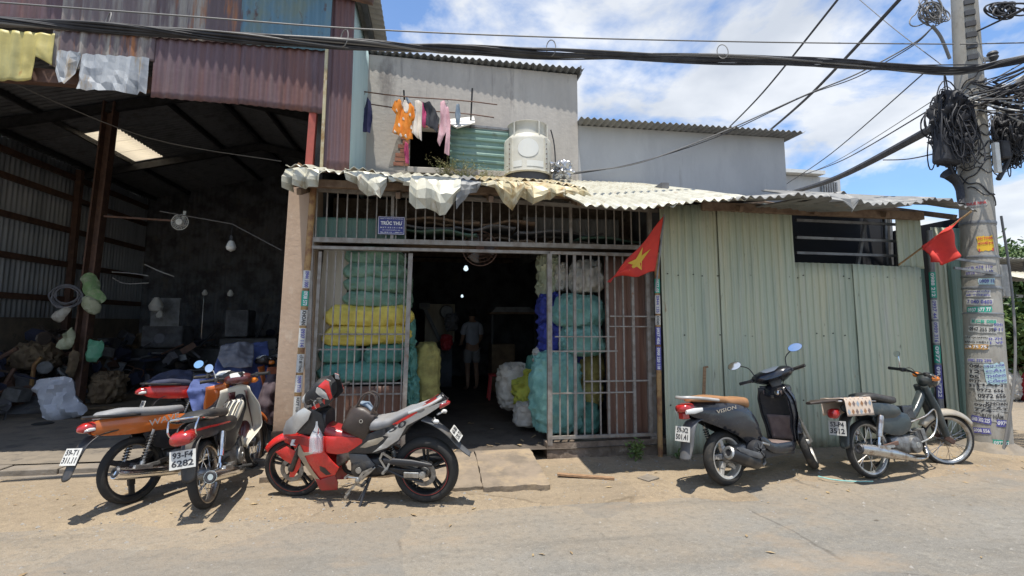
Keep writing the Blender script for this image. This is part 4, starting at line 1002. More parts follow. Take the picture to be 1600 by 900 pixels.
# ================================================================ SACKS AND GOODS
def sack(name, c, size, m_, label, cat='sack', group=None, rz=0.0, tilt=0.0, seed=0, wr=.09, e=.55, stand=False, fold=0.0, neck=False, flat=.5, extra=None):
    """a filled woven sack: squashed superellipsoid with sagging bottom, puckered ends and creases; base at c"""
    b_ = MB(); lx, ly, lz = size; nu, nv = 52, 34
    R = Matrix.Rotation(rz, 4, 'Z') @ Matrix.Rotation(tilt, 4, 'Y')
    def sp(w, m): return (abs(w) ** m) * (1 if w >= 0 else -1)
    def fn(u, v):
        th = 2 * pi * u; ph = pi * (v - .5)
        if not stand:
            # long axis along x
            x = sp(sin(ph), .75); rr = abs(cos(ph)) ** .42
            y = rr * sp(cos(th), .8); z = rr * sp(sin(th), .8)
            pk = smooth01((abs(x) - .72) / .28)
            y *= 1 - .10 * pk; z *= 1 - .55 * pk
            d = nz((x * 2.2, y * 2, z * 2), 1.3, seed) * wr + nz((x * 1.2, y * 7, z * 7), 1.1, seed + 3) * wr * .6 * (0.3 + pk) + (.3 - abs(nz((x * 5, y * 3, z * 3), 1.5, seed))) * wr * .9 + (.25 - abs(nz((x * 11, y * 6, z * 6), 1.2, seed + 9))) * wr * .5
            p = V3(x * lx / 2, y * ly / 2 * (1 + d), z * lz / 2 * (1 + d))
            if z < -flat: p.z = -lz / 2 * (flat + (abs(z) - flat) * .45) * 1.0
            return R @ p
        z = sp(sin(ph), .8); rr = abs(cos(ph)) ** .38
        x = rr * sp(cos(th), .85); y = rr * sp(sin(th), .85)
        top = smooth01((z - .55) / .45)
        if neck:
            k = 1 - .72 * smooth01((z - .45) / .3) + .35 * smooth01((z - .8) / .2); x *= k; y *= k
        d = nz((x * 2, y * 2, z * 2.4), 1.2, seed) * wr + nz((x * 5, y * 5, z * 2), 1.2, seed + 4) * wr * (.5 + top) + (.3 - abs(nz((x * 3, y * 3, z * 6), 1.3, seed + 6))) * wr * .9
        if fold: d += fold * (abs(sin(z * 13 + 3 * nz((x, y, 0), 1.2, seed))) - .5) * (.7 + .6 * nz((x * 3, y * 3, z * 4), 1, seed))
        lean = .12 * nz((z * .8, 0, 0), 1, seed)
        p = V3(x * lx / 2 * (1 + d) + lean * lx * .5, y * ly / 2 * (1 + d), z * lz / 2)
        return R @ p
    b_.grid(fn, nu, nv)
    for v in b_.v:                                    # sharp little creases of woven plastic
        w_ = wr * .22 * (.28 - abs(nz((v.x, v.y, v.z), 9, seed))) + wr * .12 * (.25 - abs(nz((v.x, v.y, v.z), 21, seed + 5)))
        n_ = V3(v.x / lx, v.y / ly, v.z / lz); n_.normalize(); v += n_ * w_ * 1.6
    zmin = min(v.z for v in b_.v); c = Vector(c)
    b_.v = [v + V3(0, 0, -zmin) for v in b_.v]
    o = b_.build(name, m_, None, smooth=60); o.location = c
    return tag(o, label, cat, group)
def sackpx(name, px0, px1, py0, py1, Y, depth, m_, label, **k):
    """a sack that spans the given picture box at depth Y"""
    a, c_ = P(px0, py1, Y), P(px1, py0, Y)
    st = k.get('stand', False); r2 = random.Random(px0 * 7 + py0)
    if not st: k.setdefault('rz', r2.uniform(-.09, .09)); k.setdefault('tilt', r2.uniform(-.05, .05))
    return sack(name, ((a.x + c_.x) / 2, Y + depth / 2, max(.17, a.z)), ((c_.x - a.x) * 1.03, depth, (c_.z - a.z) * (1.04 if st else 1.26)), m_, label, **k)
FS = .172
sackpx('sack', 490, 628, 567, 603, 6.0, .55, 'sack_teal', 'long dark teal sack at the bottom of the left stack', seed=1)
sackpx('sack', 494, 562, 539, 571, 6.0, .5, 'sack_teal', 'short teal sack under the yellow sacks, left of its pair', seed=2)
sackpx('sack', 566, 630, 541, 571, 6.0, .5, 'sack_teal', 'short teal sack under the yellow sacks, right of its pair', seed=3)
sackpx('sack', 497, 640, 510, 544, 5.98, .55, 'sack_yellow', 'lower of the two bright yellow sacks behind the left gate leaf', seed=4, rz=.04)
sackpx('sack', 500, 644, 477, 513, 5.98, .55, 'sack_yellow', 'upper of the two bright yellow sacks behind the left gate leaf', seed=5, rz=-.05)
for k, (a, c_, y0_, y1_, lab) in enumerate(((530, 634, 455, 482, 'dark green sack lying directly on the yellow sacks'), (532, 636, 432, 459, 'dark green sack second above the yellow sacks'), (531, 634, 409, 436, 'dark green sack third above the yellow sacks'), (534, 632, 386, 413, 'topmost dark green sack of the left stack'))):
    sackpx('sack', a, c_, y0_, y1_, 6.0, .6, 'sack_green', lab, seed=10 + k, wr=.09)
for k, (a, c_, y0_, y1_, lab) in enumerate(((626, 652, 596, 650, 'net-wrapped dark teal bundle at the foot of the left stack end'), (624, 648, 545, 602, 'net-wrapped teal bundle midway up the left stack end'), (622, 647, 500, 552, 'net-wrapped teal bundle beside the yellow sacks'), (620, 642, 430, 506, 'dark green bundle high on the left stack end'))):
    sackpx('bundle', a, c_, y0_, y1_, 6.35, .5, 'sack_teal' if k < 3 else 'sack_green', lab, cat='bundle', seed=20 + k, stand=True, wr=.22)
sackpx('sack', 644, 687, 541, 648, 6.75, .42, 'sack_yellow_dull', 'tall ribbed yellow-green sack standing beside the left gate leaf', seed=31, stand=True, fold=.09, wr=.09)
sackpx('sack', 783, 832, 574, 645, 7.1, .42, 'sack_white', 'standing off-white sack with dark green print inside the entrance', seed=32, stand=True, fold=.10, wr=.17)
sackpx('sack', 806, 852, 586, 642, 6.75, .35, 'sack_lime', 'crumpled lime-yellow plastic sack leaning on the aqua sack', seed=33, stand=True, wr=.24, neck=True)
sackpx('sack', 806, 848, 634, 672, 6.55, .36, 'sack_white', 'small squat white sack on the floor of the entrance', seed=34, stand=True, wr=.13)
sackpx('sack', 838, 912, 558, 686, 6.02, .42, 'sack_aqua', 'tall aqua sack standing behind the right gate leaf', seed=35, stand=True, fold=.11, wr=.17)
sackpx('sack', 872, 951, 465, 513, 6.05, .6, 'sack_aqua', 'upper of the two lying aqua sacks behind the right gate leaf', seed=36, wr=.16)
sackpx('sack', 882, 951, 511, 560, 6.05, .6, 'sack_aqua', 'lower of the two lying aqua sacks behind the right gate leaf', seed=37, wr=.16)
sackpx('sack', 900, 948, 412, 458, 6.08, .5, 'sack_white', 'big white printed sack on top of the right stack', seed=38, wr=.2)
sackpx('bag', 848, 884, 463, 512, 6.35, .5, 'sack_blue', 'dark blue crate bundle beside the upper aqua sack', cat='bundle', seed=39, stand=True, wr=.25)
sackpx('bag', 850, 892, 508, 562, 6.30, .5, 'sack_blue', 'blue bundle beside the lower aqua sack', cat='bundle', seed=40, stand=True, wr=.22)
sackpx('bag', 884, 926, 546, 580, 6.45, .4, 'sack_blue', 'blue bundle wedged behind the tall aqua sack', cat='bundle', seed=41, wr=.2)
sackpx('bag', 846, 874, 404, 470, 6.5, .4, 'bag_pale', 'pale straw-filled net bag at the top left of the right stack', cat='bag', seed=42, stand=True, wr=.3)
sackpx('bag', 870, 892, 414, 456, 6.40, .4, 'sack_white', 'folded white bag beside the white printed sack', cat='bag', seed=43, stand=True, wr=.18)
sackpx('sack', 908, 950, 556, 604, 6.35, .5, 'sack_yellow_dull', 'dull yellow sack half hidden behind the right gate leaf', seed=44, stand=True, wr=.12)
sackpx('sack', 906, 950, 600, 640, 6.30, .5, 'sack_yellow_dull', 'dull yellow sack lower behind the right gate leaf', seed=45, stand=True, wr=.12)
sackpx('sack', 900, 944, 634, 684, 6.20, .5, 'sack_teal', 'dark teal sack at the floor behind the right gate leaf', seed=46, stand=True, wr=.1)
sackpx('sack', 828, 852, 560, 612, 6.95, .4, 'sack_teal', 'round dark teal sack behind the lime-yellow sack', seed=47, stand=True, wr=.14)
sackpx('bag', 838, 858, 548, 572, 6.5, .25, 'sack_white', 'little white bag tucked beside the gate stile', cat='bag', seed=48, stand=True, wr=.2)
# print on the white sacks
for (px, py, Y, tx, w, nm) in ((925, 415, 6.0, 'PROFIX', .2, None), (815, 620, 7.02, 'HDPE', .16, None)):
    pass
# old sheets and boards stored above the head of the gate
rnd = random.Random(5)
for k in range(16):
    x = rnd.uniform(-1.0, 2.5); L = rnd.uniform(.6, 1.3); z = 2.63 + (k % 4) * .075 + rnd.uniform(0, .03)
    b_ = MB(); Rm = Matrix.Rotation(rnd.uniform(-.2, .2), 3, 'Z') @ Matrix.Rotation(rnd.uniform(-.07, .07), 3, 'Y')
    c = V3(x, 6.45 + rnd.uniform(-.1, .15), z)
    b_.grid(lambda u, v: c + Rm @ V3((u - .5) * L, (v - .5) * .5, .02 * sin(u * 9 + k) + .015 * nz((u * 5, v * 3, k), 1, 2)), 14, 6)
    o = b_.build('old_sheet', ('plinth_dirty', 'dark_green_sheet', 'dim_inside', 'wood_old')[k % 4], None, smooth=40, solid=.022); tag(o, 'dusty old sheet in the pile above the shop entrance behind the bars', 'sheet', 'old sheets piled above the entrance')
b_ = MB(); b_.bx(-1.38, 2.9, 6.2, 6.9, 2.58, 2.615); o = b_.build('storage_shelf', 'wood_old', None, smooth=None); tag(o, 'old timber shelf carrying scrap above the shop entrance', 'shelf')

# ---- inside the shop: wall fan, lamps, machine panel, cabinet, stool, person
def wall_fan(c, r, label, blades=True, m_='grey_steel', face=(0, -1, 0), tilt=0):
    root = thing('wall_fan', c, label, 'fan')
    b_ = MB(); c = Vector(c); f_ = Vector(face).normalized(); u = V3(0, 0, 1).cross(f_).normalized(); w_ = f_.cross(u)
    for rr in (1, .8, .6, .4): b_.tube([c + (u * cos(a * pi / 14) + w_ * sin(a * pi / 14)) * r * rr + f_ * (.05 * (1 - rr)) for a in range(28)], .003 if rr < 1 else .006, 5, closed=True)
    for a in range(20): b_.tube([c + f_ * .05, c + (u * cos(a * pi / 10) + w_ * sin(a * pi / 10)) * r], .002, 4)
    b_.build('guard', m_, root, kind='stuff')
    for k in range(3):
        b_ = MB(); a0 = k * 2.094
        b_.grid(lambda s_, t_: c - f_ * (.02 + .03 * (t_ - .5)) + (u * cos(a0 + (t_ - .5) * .9) + w_ * sin(a0 + (t_ - .5) * .9)) * r * (.15 + .7 * s_), 4, 4); b_.build('blade', 'grey_plastic', root, solid=.004)
    b_ = MB(); b_.lathe([(0, .09), (.05, .08), (.06, 0), (.05, -.1), (0, -.12)], c - f_ * .04, f_, 12); b_.build('motor', m_, root)
    b_ = MB(); b_.bar(c - f_ * .1, c - f_ * .1 + V3(0, .05, .22), .04, .03); b_.build('bracket', m_, root, smooth=None)
    return root
wall_fan(P(750, 388, 6.2), .22, 'round wire-guard fan hanging under the gate head', m_='rust_steel')
wall_fan(P(281, 347, 9.0), .13, 'small round fan on a bar in the dark shed', m_='lamp_white')
def bulb(name, p, top, label, lit, s=.04):
    root = thing(name, p, label, 'lamp'); p = Vector(p)
    b_ = MB(); b_.lathe([(0, -s), (s * .8, -s * .6), (s, 0), (s * .7, s * .8), (s * .45, s * 1.3), (0, s * 1.35)], p, (0, 0, 1), 14); b_.build('bulb', 'lamp_lit' if lit else 'lamp_white', root)
    b_ = MB(); b_.tube([p + V3(0, 0, s * 1.2), p + V3(0, 0, s * 2.4)], s * .4, 8); b_.build('socket', 'black_plastic', root)
    b_ = MB(); b_.tube([p + V3(0, 0, s * 2.3), top], .006, 5); b_.build('cord', 'cable_black', root); return root
bulb('hanging_lamp', P(728, 420, 8.2), P(728, 380, 8.2) + V3(0, 0, .3), 'lit bulb hanging highest in the dark shop', True, .04)
bulb('hanging_lamp', P(722, 463, 10.5), P(722, 400, 10.5) + V3(0, 0, .3), 'lit lamp hanging lower over the machine in the shop', True, .028)
bulb('hanging_lamp', P(361, 386, 8.4), P(363, 350, 8.4), 'unlit white bulb hanging in the dark shed', False, .075)
b_ = MB(); b_.tube([P(250, 330, 8.6), P(363, 350, 8.4), P(440, 391, 8.1)], .008, 5); o = b_.build('lamp_wire', 'cable_grey', None); tag(o, 'thin wire carrying the unlit bulb across the shed', 'wire')
b_ = MB(); b_.tube(curve_pts([P(20, 130, 7), P(230, 215, 7.5), P(440, 252, 7.0)], 6), .006, 5); o = b_.build('lamp_wire', 'cable_grey', None); tag(o, 'long thin wire under the shed roof', 'wire')
b_ = MB(); b_.bar(P(163, 338, 9.2), P(272, 345, 9.05), .03, .03); o = b_.build('fan_bar', 'rust_steel', None, smooth=None); tag(o, 'horizontal steel bar holding the small fan', 'bar')
mc = thing('press_machine', P(690, 600, 11.5), 'machine with pale side panel and black diagonal arm inside the shop', 'machine')
q0, q1 = P(663, 535, 11.5), P(711, 475, 11.5)
b_ = MB(); b_.bx(q0.x, q1.x, 11.5, 12.3, q0.z, q1.z); b_.build('panel', 'board_pale', mc, smooth=None, bevel=.02)
b_ = MB(); b_.bar(P(661, 476, 11.4), P(688, 534, 11.4), .14, .08); b_.bar(P(655, 478, 11.4), P(672, 478, 11.4), .12, .14); b_.build('arm', 'black_metal', mc, smooth=None)
b_ = MB(); b_.lathe([(0, .05), (.13, .04), (.15, 0), (.13, -.04), (0, -.05)], P(698, 487, 11.35), (0, 1, 0), 18); b_.build('dial', 'grey_steel', mc)
b_ = MB(); b_.bx(q0.x - .5, q1.x - .05, 11.6, 12.2, .17, q0.z - .01); b_.build('base', 'dim_inside', mc, smooth=None)
cb = thing('work_bench', P(800, 612, 10.5), 'dark bench with stacked flat sheets on top inside the shop', 'bench')
q0, q1 = P(768, 600, 10.5), P(838, 482, 10.5)
b_ = MB(); b_.bx(q0.x, P(805, 540, 10.5).x, 10.5, 11.1, .17, P(800, 538, 10.5).z); b_.build('cabinet', 'sack_brown', cb, smooth=None, bevel=.01)
b_ = MB(); b_.bx(q0.x - .05, q1.x, 10.45, 11.2, q1.z - .12, q1.z - .08); b_.build('top', 'wood_old', cb, smooth=None)
for k in range(5):
    b_ = MB(); b_.bx(q0.x + .02 * k, q1.x - .03 * k, 10.46 + .01 * k, 11.1, q1.z - .078 + k * .022, q1.z - .06 + k * .022); b_.build('sheet', 'grey_steel', cb, smooth=None)
for px in (769, 836):
    b_ = MB(); b_.bar(P(px, 530, 10.6) * 1, V3(P(px, 530, 10.6).x, 10.6, q1.z - .1), .05, .05); b_.bar(V3(P(px, 530, 10.6).x, 10.6, .17), P(px, 530, 10.6), .05, .05); b_.build('leg', 'dark_steel', cb, smooth=None)
st = thing('plastic_stool', P(776, 622, 9.6), 'dark red plastic stool on the shop floor', 'stool'); c = P(776, 620, 9.6)
b_ = MB(); b_.box((c.x, 9.6, .62), (.32, .30, .03)); b_.build('seat', 'plastic_red', st, smooth=None, bevel=.01)
for a in (-1, 1):
    for d in (-1, 1):
        b_ = MB(); b_.bar((c.x + a * .16, 9.6 + d * .15, .17), (c.x + a * .12, 9.6 + d * .11, .61), .035, .035); b_.build('leg', 'plastic_red', st, smooth=None)
sack('bag', P(698, 548, 11.0), (.22, .2, .3), 'plastic_red', 'red carrier bag hanging by the machine inside the shop', 'bag', seed=61, stand=True, wr=.25)
sack('bag', P(705, 518, 11.0), (.26, .2, .34), 'dim_inside', 'dark bag hanging above the red carrier bag', 'bag', seed=62, stand=True, wr=.25)
def skin_body(name, verts, edges, radii, m_, parent, sub=2):
    me = bpy.data.meshes.new(name); me.from_pydata(verts, edges, []); me.update()
    o = bpy.data.objects.new(name, me); COL.objects.link(o); o.parent = parent
    sk = o.modifiers.new('skin', 'SKIN'); sk.use_smooth_shade = True
    lay = me.skin_vertices[0] if me.skin_vertices else None
    if lay is None:
        bpy.context.view_layer.objects.active = o; bm = bmesh.new(); bm.from_mesh(me); bm.verts.layers.skin.verify(); bm.to_mesh(me); bm.free(); lay = me.skin_vertices[0]
    for k, r in enumerate(radii):
        r = r if isinstance(r, tuple) else (r, r); lay.data[k].radius = r
    lay.data[0].use_root = True
    s2 = o.modifiers.new('sub', 'SUBSURF'); s2.levels = sub; s2.render_levels = sub
    me.materials.append(MATS[m_]); return o
def person(loc, rz, label):
    root = thing('person', loc, label, 'person', rz=rz, world=False)
    # faces -y ; pelvis first
    V = [(0, 0, .92), (0, .01, 1.12), (0, .015, 1.32), (0, .005, 1.43), (0, -.01, 1.50), (0, -.02, 1.56), (0, -.025, 1.64)]
    Rr = [(.14, .10), (.125, .085), (.15, .095), (.075, .06), (.05, .05), (.07, .085), (.062, .075)]
    Ed = [(0, 1), (1, 2), (2, 3), (3, 4), (4, 5), (5, 6)]
    for s_ in (-1, 1):
        b0 = len(V)
        V += [(s_ * .17, .01, 1.38), (s_ * .22, .0, 1.12), (s_ * .20, -.16, .98), (s_ * .15, -.25, .98), (s_ * .14, -.31, .97)]
        Rr += [.05, .042, .034, .028, (.022, .035)]; Ed += [(3, b0), (b0, b0 + 1), (b0 + 1, b0 + 2), (b0 + 2, b0 + 3), (b0 + 3, b0 + 4)]
        for f_ in range(4):
            bb = len(V); xx = s_ * (.12 + .015 * f_); V += [(xx, -.345, .965 - .003 * f_), (xx, -.38 + .008 * abs(f_ - 1), .95), (xx, -.395 + .008 * abs(f_ - 1), .93)]; Rr += [.0085, .008, .007]; Ed += [(b0 + 4, bb), (bb, bb + 1), (bb + 1, bb + 2)]
        bb = len(V); V += [(s_ * .115, -.28, .975), (s_ * .095, -.315, .965), (s_ * .085, -.34, .955)]; Rr += [.012, .009, .008]; Ed += [(b0 + 3, bb), (bb, bb + 1), (bb + 1, bb + 2)]
        b1 = len(V)
        V += [(s_ * .09, 0, .84), (s_ * .10, -.01, .48), (s_ * .105, .025, .28), (s_ * .105, .03, .07), (s_ * .11, -.07, .03), (s_ * .115, -.15, .02)]
        Rr += [.088, .055, .052, .034, .035, .028]; Ed += [(0, b1), (b1, b1 + 1), (b1 + 1, b1 + 2), (b1 + 2, b1 + 3), (b1 + 3, b1 + 4), (b1 + 4, b1 + 5)]
    skin_body('body', V, Ed, Rr, 'skin', root)
    b_ = MB(); b_.lathe([(.02, 1.75), (.07, 1.735), (.092, 1.68), (.09, 1.62), (.075, 1.58)], (0, .005, 0), (0, 0, 1), 16); b_.build('hair', 'hair', root, smooth=80)
    for s_ in (-1, 1):
        b_ = MB(); b_.lathe([(0, -.006), (.01, 0), (0, .006)], (s_ * .03, -.098, 1.655), (0, 1, 0), 8); b_.build('eye', 'ink_white', root)
    V = [(0, .005, .90), (0, .01, 1.12), (0, .015, 1.32), (0, .005, 1.425)]; Rr = [(.168, .125), (.158, .115), (.172, .118), (.09, .075)]; Ed = [(0, 1), (1, 2), (2, 3)]
    for s_ in (-1, 1):
        b0 = len(V); V += [(s_ * .18, .01, 1.375), (s_ * .22, .0, 1.16)]; Rr += [.072, .066]; Ed += [(3, b0), (b0, b0 + 1)]
    skin_body('shirt', V, Ed, Rr, 'shirt_grey', root)
    V = [(0, 0, .93)]; Rr = [(.155, .115)]; Ed = []
    for s_ in (-1, 1):
        b0 = len(V); V += [(s_ * .09, 0, .82), (s_ * .105, -.005, .55)]; Rr += [.105, .095]; Ed += [(0, b0), (b0, b0 + 1)]
    skin_body('shorts', V, Ed, Rr, 'shorts_grey', root)
    return root
pp = P(737, 605, 11.0); person((pp.x, 11.0, .172), pi + .3, 'person in pale T-shirt and shorts standing with back turned inside the shop')

# ================================================================ UPPER FLOOR: LAUNDRY, TOWER, WEEDS
YLN = 7.05
rk = thing('drying_rack', P(655, 262, YLN), 'two thin drying poles with uprights in front of the upper window', 'rack')
for (a, c_) in (((567, 143), (777, 164)), ((580, 163), (772, 184))):
    b_ = MB(); pts = [P(a[0] + (c_[0] - a[0]) * k / 6, a[1] + (c_[1] - a[1]) * k / 6 + 1.5 * sin(k), YLN + (.12 if a[1] > 150 else 0)) for k in range(7)]; b_.tube(pts, .009, 6); b_.build('pole', 'rust_steel', rk)
for (a, c_, m_) in (((631, 141), (634, 200), 'dark_steel'), ((738, 138), (735, 200), 'dark_steel')):
    b_ = MB(); b_.tube([P(*a, YLN + .06), P(*c_, YLN + .2)], .014, 6); b_.build('upright', m_, rk)
for (px, py) in ((567, 143), (697, 157)):
    b_ = MB(); c = P(px, py, YLN); b_.tube([c + V3(.03 * cos(a * pi / 6), 0, .03 * sin(a * pi / 6) - .02) for a in range(12)], .004, 5, closed=True); b_.build('ring', 'grey_steel', rk)
def garment(name, outline, m_, label, Y=YLN, seed=0, wr=.022, thick=.014, it=0, parts=()):
    """a hanging garment: its outline (picture points) puffed to front and back with soft vertical folds"""
    pts = [P(a, b_, Y) for a, b_ in outline]; prof = [(p.x, p.z) for p in pts]
    zs = [p[1] for p in prof]; xs_ = [p[0] for p in prof]; c0 = V3((min(xs_) + max(xs_)) / 2, Y, min(zs))
    root = thing(name, c0, label, 'clothing', 'laundry on the drying poles')
    def yf(x, z): return .012 + thick * .5 + .0 * x
    b_ = MB(); plate(b_, prof, lambda x, z: thick * .6, sides=(1, -1), t=.002, step=.025, edge=thick * .6 - .002, er=.03, smooth_it=it, split=False)
    for v in b_.v:
        f_ = wr * (sin(v.x * 75 + 3 * nz((v.x, 0, v.z), 3, seed)) * .9 + 1.3 * nz((v.x, 0, v.z * .4), 9, seed))
        v.y += f_
    b_.v = [v + V3(0, Y, 0) for v in b_.v]
    b_.build('fabric', m_, root, smooth=70)
    for (nm, ol, mm) in parts:
        pr_ = [(P(a, c_, Y).x, P(a, c_, Y).z) for a, c_ in ol]
        b_ = MB(); plate(b_, pr_, lambda x, z: thick * .6 + .006, sides=(-1,), t=.004, step=.03, edge=.004, er=.02, smooth_it=1)
        for v in b_.v: v.y += wr * (sin(v.x * 75 + 3 * nz((v.x, 0, v.z), 3, seed)) * .9 + 1.3 * nz((v.x, 0, v.z * .4), 9, seed)) + Y
        b_.build(nm, mm, root, smooth=70)
    return root
garment('hanging_shirt', [(574, 152), (579, 158), (582, 185), (578, 207), (566, 206), (565, 182), (569, 168)], 'laundry_navy', 'dark navy striped garment hanging alone at the left end', seed=1)
spots = [('print_spot', [(x - 2.2, y + (x % 3) - 1), (x, y - 3 - (y % 3)), (x + 1.8, y), (x + 2.4, y + 3 + x % 2), (x - 1, y + 2.5)], 'laundry_white') for x, y in ((624, 196), (634, 213), (641, 180), (619, 172), (630, 186), (643, 200), (617, 205), (626, 211))]
garment('hanging_shirt', [(617, 157), (624, 155), (630, 160), (636, 166), (641, 160), (647, 167), (649, 186), (644, 189), (645, 217), (636, 219), (613, 207), (617, 190), (619, 178), (612, 171)], 'laundry_orange', 'bright orange shirt with white print on the drying pole', seed=2, parts=spots + [('collar', [(627, 158), (634, 156), (640, 165), (636, 179), (631, 173), (627, 164)], 'laundry_white')])
garment('hanging_shirt', [(632, 150), (637, 152), (646, 164), (647, 172), (640, 166)], 'laundry_denim', 'narrow blue cloth behind the orange shirt', seed=3, Y=YLN + .08)
garment('hanging_shirt', [(648, 158), (654, 155), (660, 162), (659, 196), (659, 221), (650, 214), (643, 207), (647, 190), (650, 176)], 'laundry_white', 'pale cream garment between orange and pink clothes', seed=4, Y=YLN - .03)
garment('hanging_shirt', [(653, 168), (659, 159), (664, 166), (667, 185), (664, 200), (658, 194), (657, 180)], 'laundry_hotpink', 'hot pink garment beside the black one', seed=5, Y=YLN + .03)
garment('hanging_shirt', [(661, 160), (672, 159), (681, 172), (687, 186), (683, 208), (675, 201), (665, 196), (666, 178)], 'laundry_black', 'black garment hanging in the middle of the laundry', seed=6)
garment('hanging_trousers', [(688, 159), (694, 156), (701, 168), (704, 190), (702, 243), (694, 240), (697, 208), (693, 214), (687, 229), (683, 220), (688, 190)], 'laundry_pink', 'pale pink trousers hanging from the drying pole', seed=7, Y=YLN - .02)
garment('hanging_sock', [(713, 163), (718, 162), (720, 178), (718, 196), (713, 196), (711, 178)], 'laundry_denim', 'small grey-blue striped cloth hanging alone at the right', seed=8)
garment('hanging_shirt', [(633, 222), (638, 224), (639, 255), (634, 256), (631, 235)], 'laundry_hotpink', 'pink towel hanging at the window edge', seed=9, Y=YW - .08)

# cooling tower
ct0, ct1 = P(793, 290, 6.95), P(870, 290, 6.95); r = (ct1.x - ct0.x) / 2; ctc = (ct0 + ct1) / 2
zb_, zsh, zt_ = P(830, 288, 6.95).z, P(830, 212, 6.95).z, P(830, 190, 6.95).z
ctr = thing('cooling_tower', (ctc.x, 6.95 + r, zb_), 'round white fibreglass cooling tower standing on the canopy', 'cooling tower')
cc = V3(ctc.x, 6.95 + r, 0)
z1_ = P(830, 267, 6.95).z
b_ = MB(); b_.lathe([(r * .98, z1_), (r * 1.02, z1_ + .02), (r, z1_ + .05), (r, zsh - .02), (r * .97, zsh + .02), (r * .86, zsh + .06), (r * .80, zsh + .08)], cc, (0, 0, 1), 40); b_.build('shell', 'tower_white', ctr, smooth=40)
b_ = MB(); b_.lathe([(r * .80, zsh + .06), (r * .78, zsh + .10), (r * .80, zt_ + .02), (r * .86, zt_ + .05), (r * .84, zt_ + .055), (r * .76, zt_ + .02), (r * .74, zsh + .08)], cc, (0, 0, 1), 36); b_.build('fan_stack', 'tower_white', ctr, smooth=40)
b_ = MB(); b_.lathe([(r * .92, zb_ - .1), (r * .92, z1_ + .01)], cc, (0, 0, 1), 40); b_.build('inlet_mesh', 'mesh_dark', ctr)
for k in range(4):
    a = -pi / 2 + .62 + k * pi / 2
    b_ = MB(); p = cc + V3(cos(a), sin(a), 0) * (r + .008); b_.bar(p + V3(0, 0, z1_ + .02), p + V3(0, 0, zsh), .045, .025, up=(cos(a), sin(a), 0)); b_.build('flange', 'tower_white', ctr, smooth=None)
    b_ = MB()
    for j in range(6): b_.lathe([(0, .012), (.008, .01), (.009, 0)], p + V3(0, 0, z1_ + .06 + j * (zsh - z1_ - .08) / 6) + V3(cos(a), sin(a), 0) * .012, (cos(a), sin(a), 0), 6)
    b_.build('bolts', 'rust_steel', ctr, kind='stuff')
b_ = MB(); a0 = -pi / 2 - .16
b_.grid(lambda u, v: cc + V3(cos(a0 + .43 * v * cos(2 * pi * u)), sin(a0 + .43 * v * cos(2 * pi * u)), 0) * (r + .004) + V3(0, 0, z1_ + .35 + .14 * v * sin(2 * pi * u)), 32, 5); b_.build('emblem_disc', 'tower_disc', ctr)
for (d0, d1) in ((-.80, -.42), (-.22, .50)):
    b_ = MB(); b_.grid(lambda u, v: cc + V3(cos(-pi / 2 + d0 + (d1 - d0) * u), sin(-pi / 2 + d0 + (d1 - d0) * u), 0) * (r + .003) + V3(0, 0, z1_ + .075 + .09 * v), 8, 2); b_.build('label_panel', 'tower_disc', ctr)
for a in (-2.4, -1.2, -.6, .3):
    b_ = MB(); q = cc + V3(cos(a), sin(a), 0) * r * .9; b_.tube([q + V3(0, 0, zsh + .04), q + V3(0, 0, zt_ + .04)], .012, 6); b_.build('strut', 'tower_white', ctr)
b_ = MB(); b_.tube(curve_pts([cc + V3(r * .95, -.1, zt_), cc + V3(r + .03, -.1, zsh), cc + V3(r + .05, -.1, z1_ + .2), cc + V3(r + .04, -.1, zb_ - .05)], 5), .01, 6); b_.build('pipe', 'cable_black', ctr)
b_ = MB(); b_.tube([P(865, 290, 7.1), P(866, 262, 7.1), P(872, 262, 7.1)], .022, 8); b_.tube([P(873, 292, 7.1), P(874, 266, 7.1)], .012, 6); b_.build('valve_pipe', 'grey_steel', ctr)
sack('foil_wrap', P(878, 282, 7.1), (.22, .14, .2), 'foil', 'crumpled silver foil wrapped pipe joint right of the cooling tower', 'pipe wrap', seed=80, stand=True, wr=.5)

def leaves(b_, c, n, size, spread, up=.5, seed=0):
    rnd = random.Random(seed)
    for _ in range(n):
        p = Vector(c) + V3(rnd.gauss(0, spread[0]), rnd.gauss(0, spread[1]), rnd.gauss(0, spread[2]))
        d = V3(rnd.gauss(0, 1), rnd.gauss(0, 1), rnd.gauss(up, .7)).normalized(); s_ = d.orthogonal().normalized(); s_.rotate(Matrix.Rotation(rnd.random() * 6.28, 3, d)); L = size * rnd.uniform(.6, 1.3)
        nrm = d.cross(s_)
        b_.add([p, p + d * L * .5 + s_ * L * .22 + nrm * L * .05, p + d * L, p + d * L * .5 - s_ * L * .22 + nrm * L * .05], [(0, 1, 2, 3)])
def weed(name, base, h, stems, label, spread=.15, m_='weed_green', leaf=.03, seed=0, lpn=16, cat='plant', group=None):
    root = thing(name, base, label, cat, group); rnd = random.Random(seed); base = Vector(base)
    s_ = MB(); l_ = MB()
    for k in range(stems):
        top = base + V3(rnd.gauss(0, spread), rnd.gauss(0, spread * .6), h * rnd.uniform(.5, 1.1)); mid = base.lerp(top, .5) + V3(rnd.gauss(0, spread * .2), 0, h * .08)
        b0 = base + V3(rnd.gauss(0, spread * .4), rnd.gauss(0, spread * .3), 0); pts = curve_pts([b0, mid, top], 4); s_.tube(pts, [.004 - .003 * i / len(pts) for i in range(len(pts))], 4)
        for p in pts[2:]: leaves(l_, p, lpn // 4, leaf, (.03, .03, .03), seed=rnd.random())
    s_.build('stem', 'weed_green', root); l_.build('foliage', m_, root, smooth=None, kind='stuff'); return root
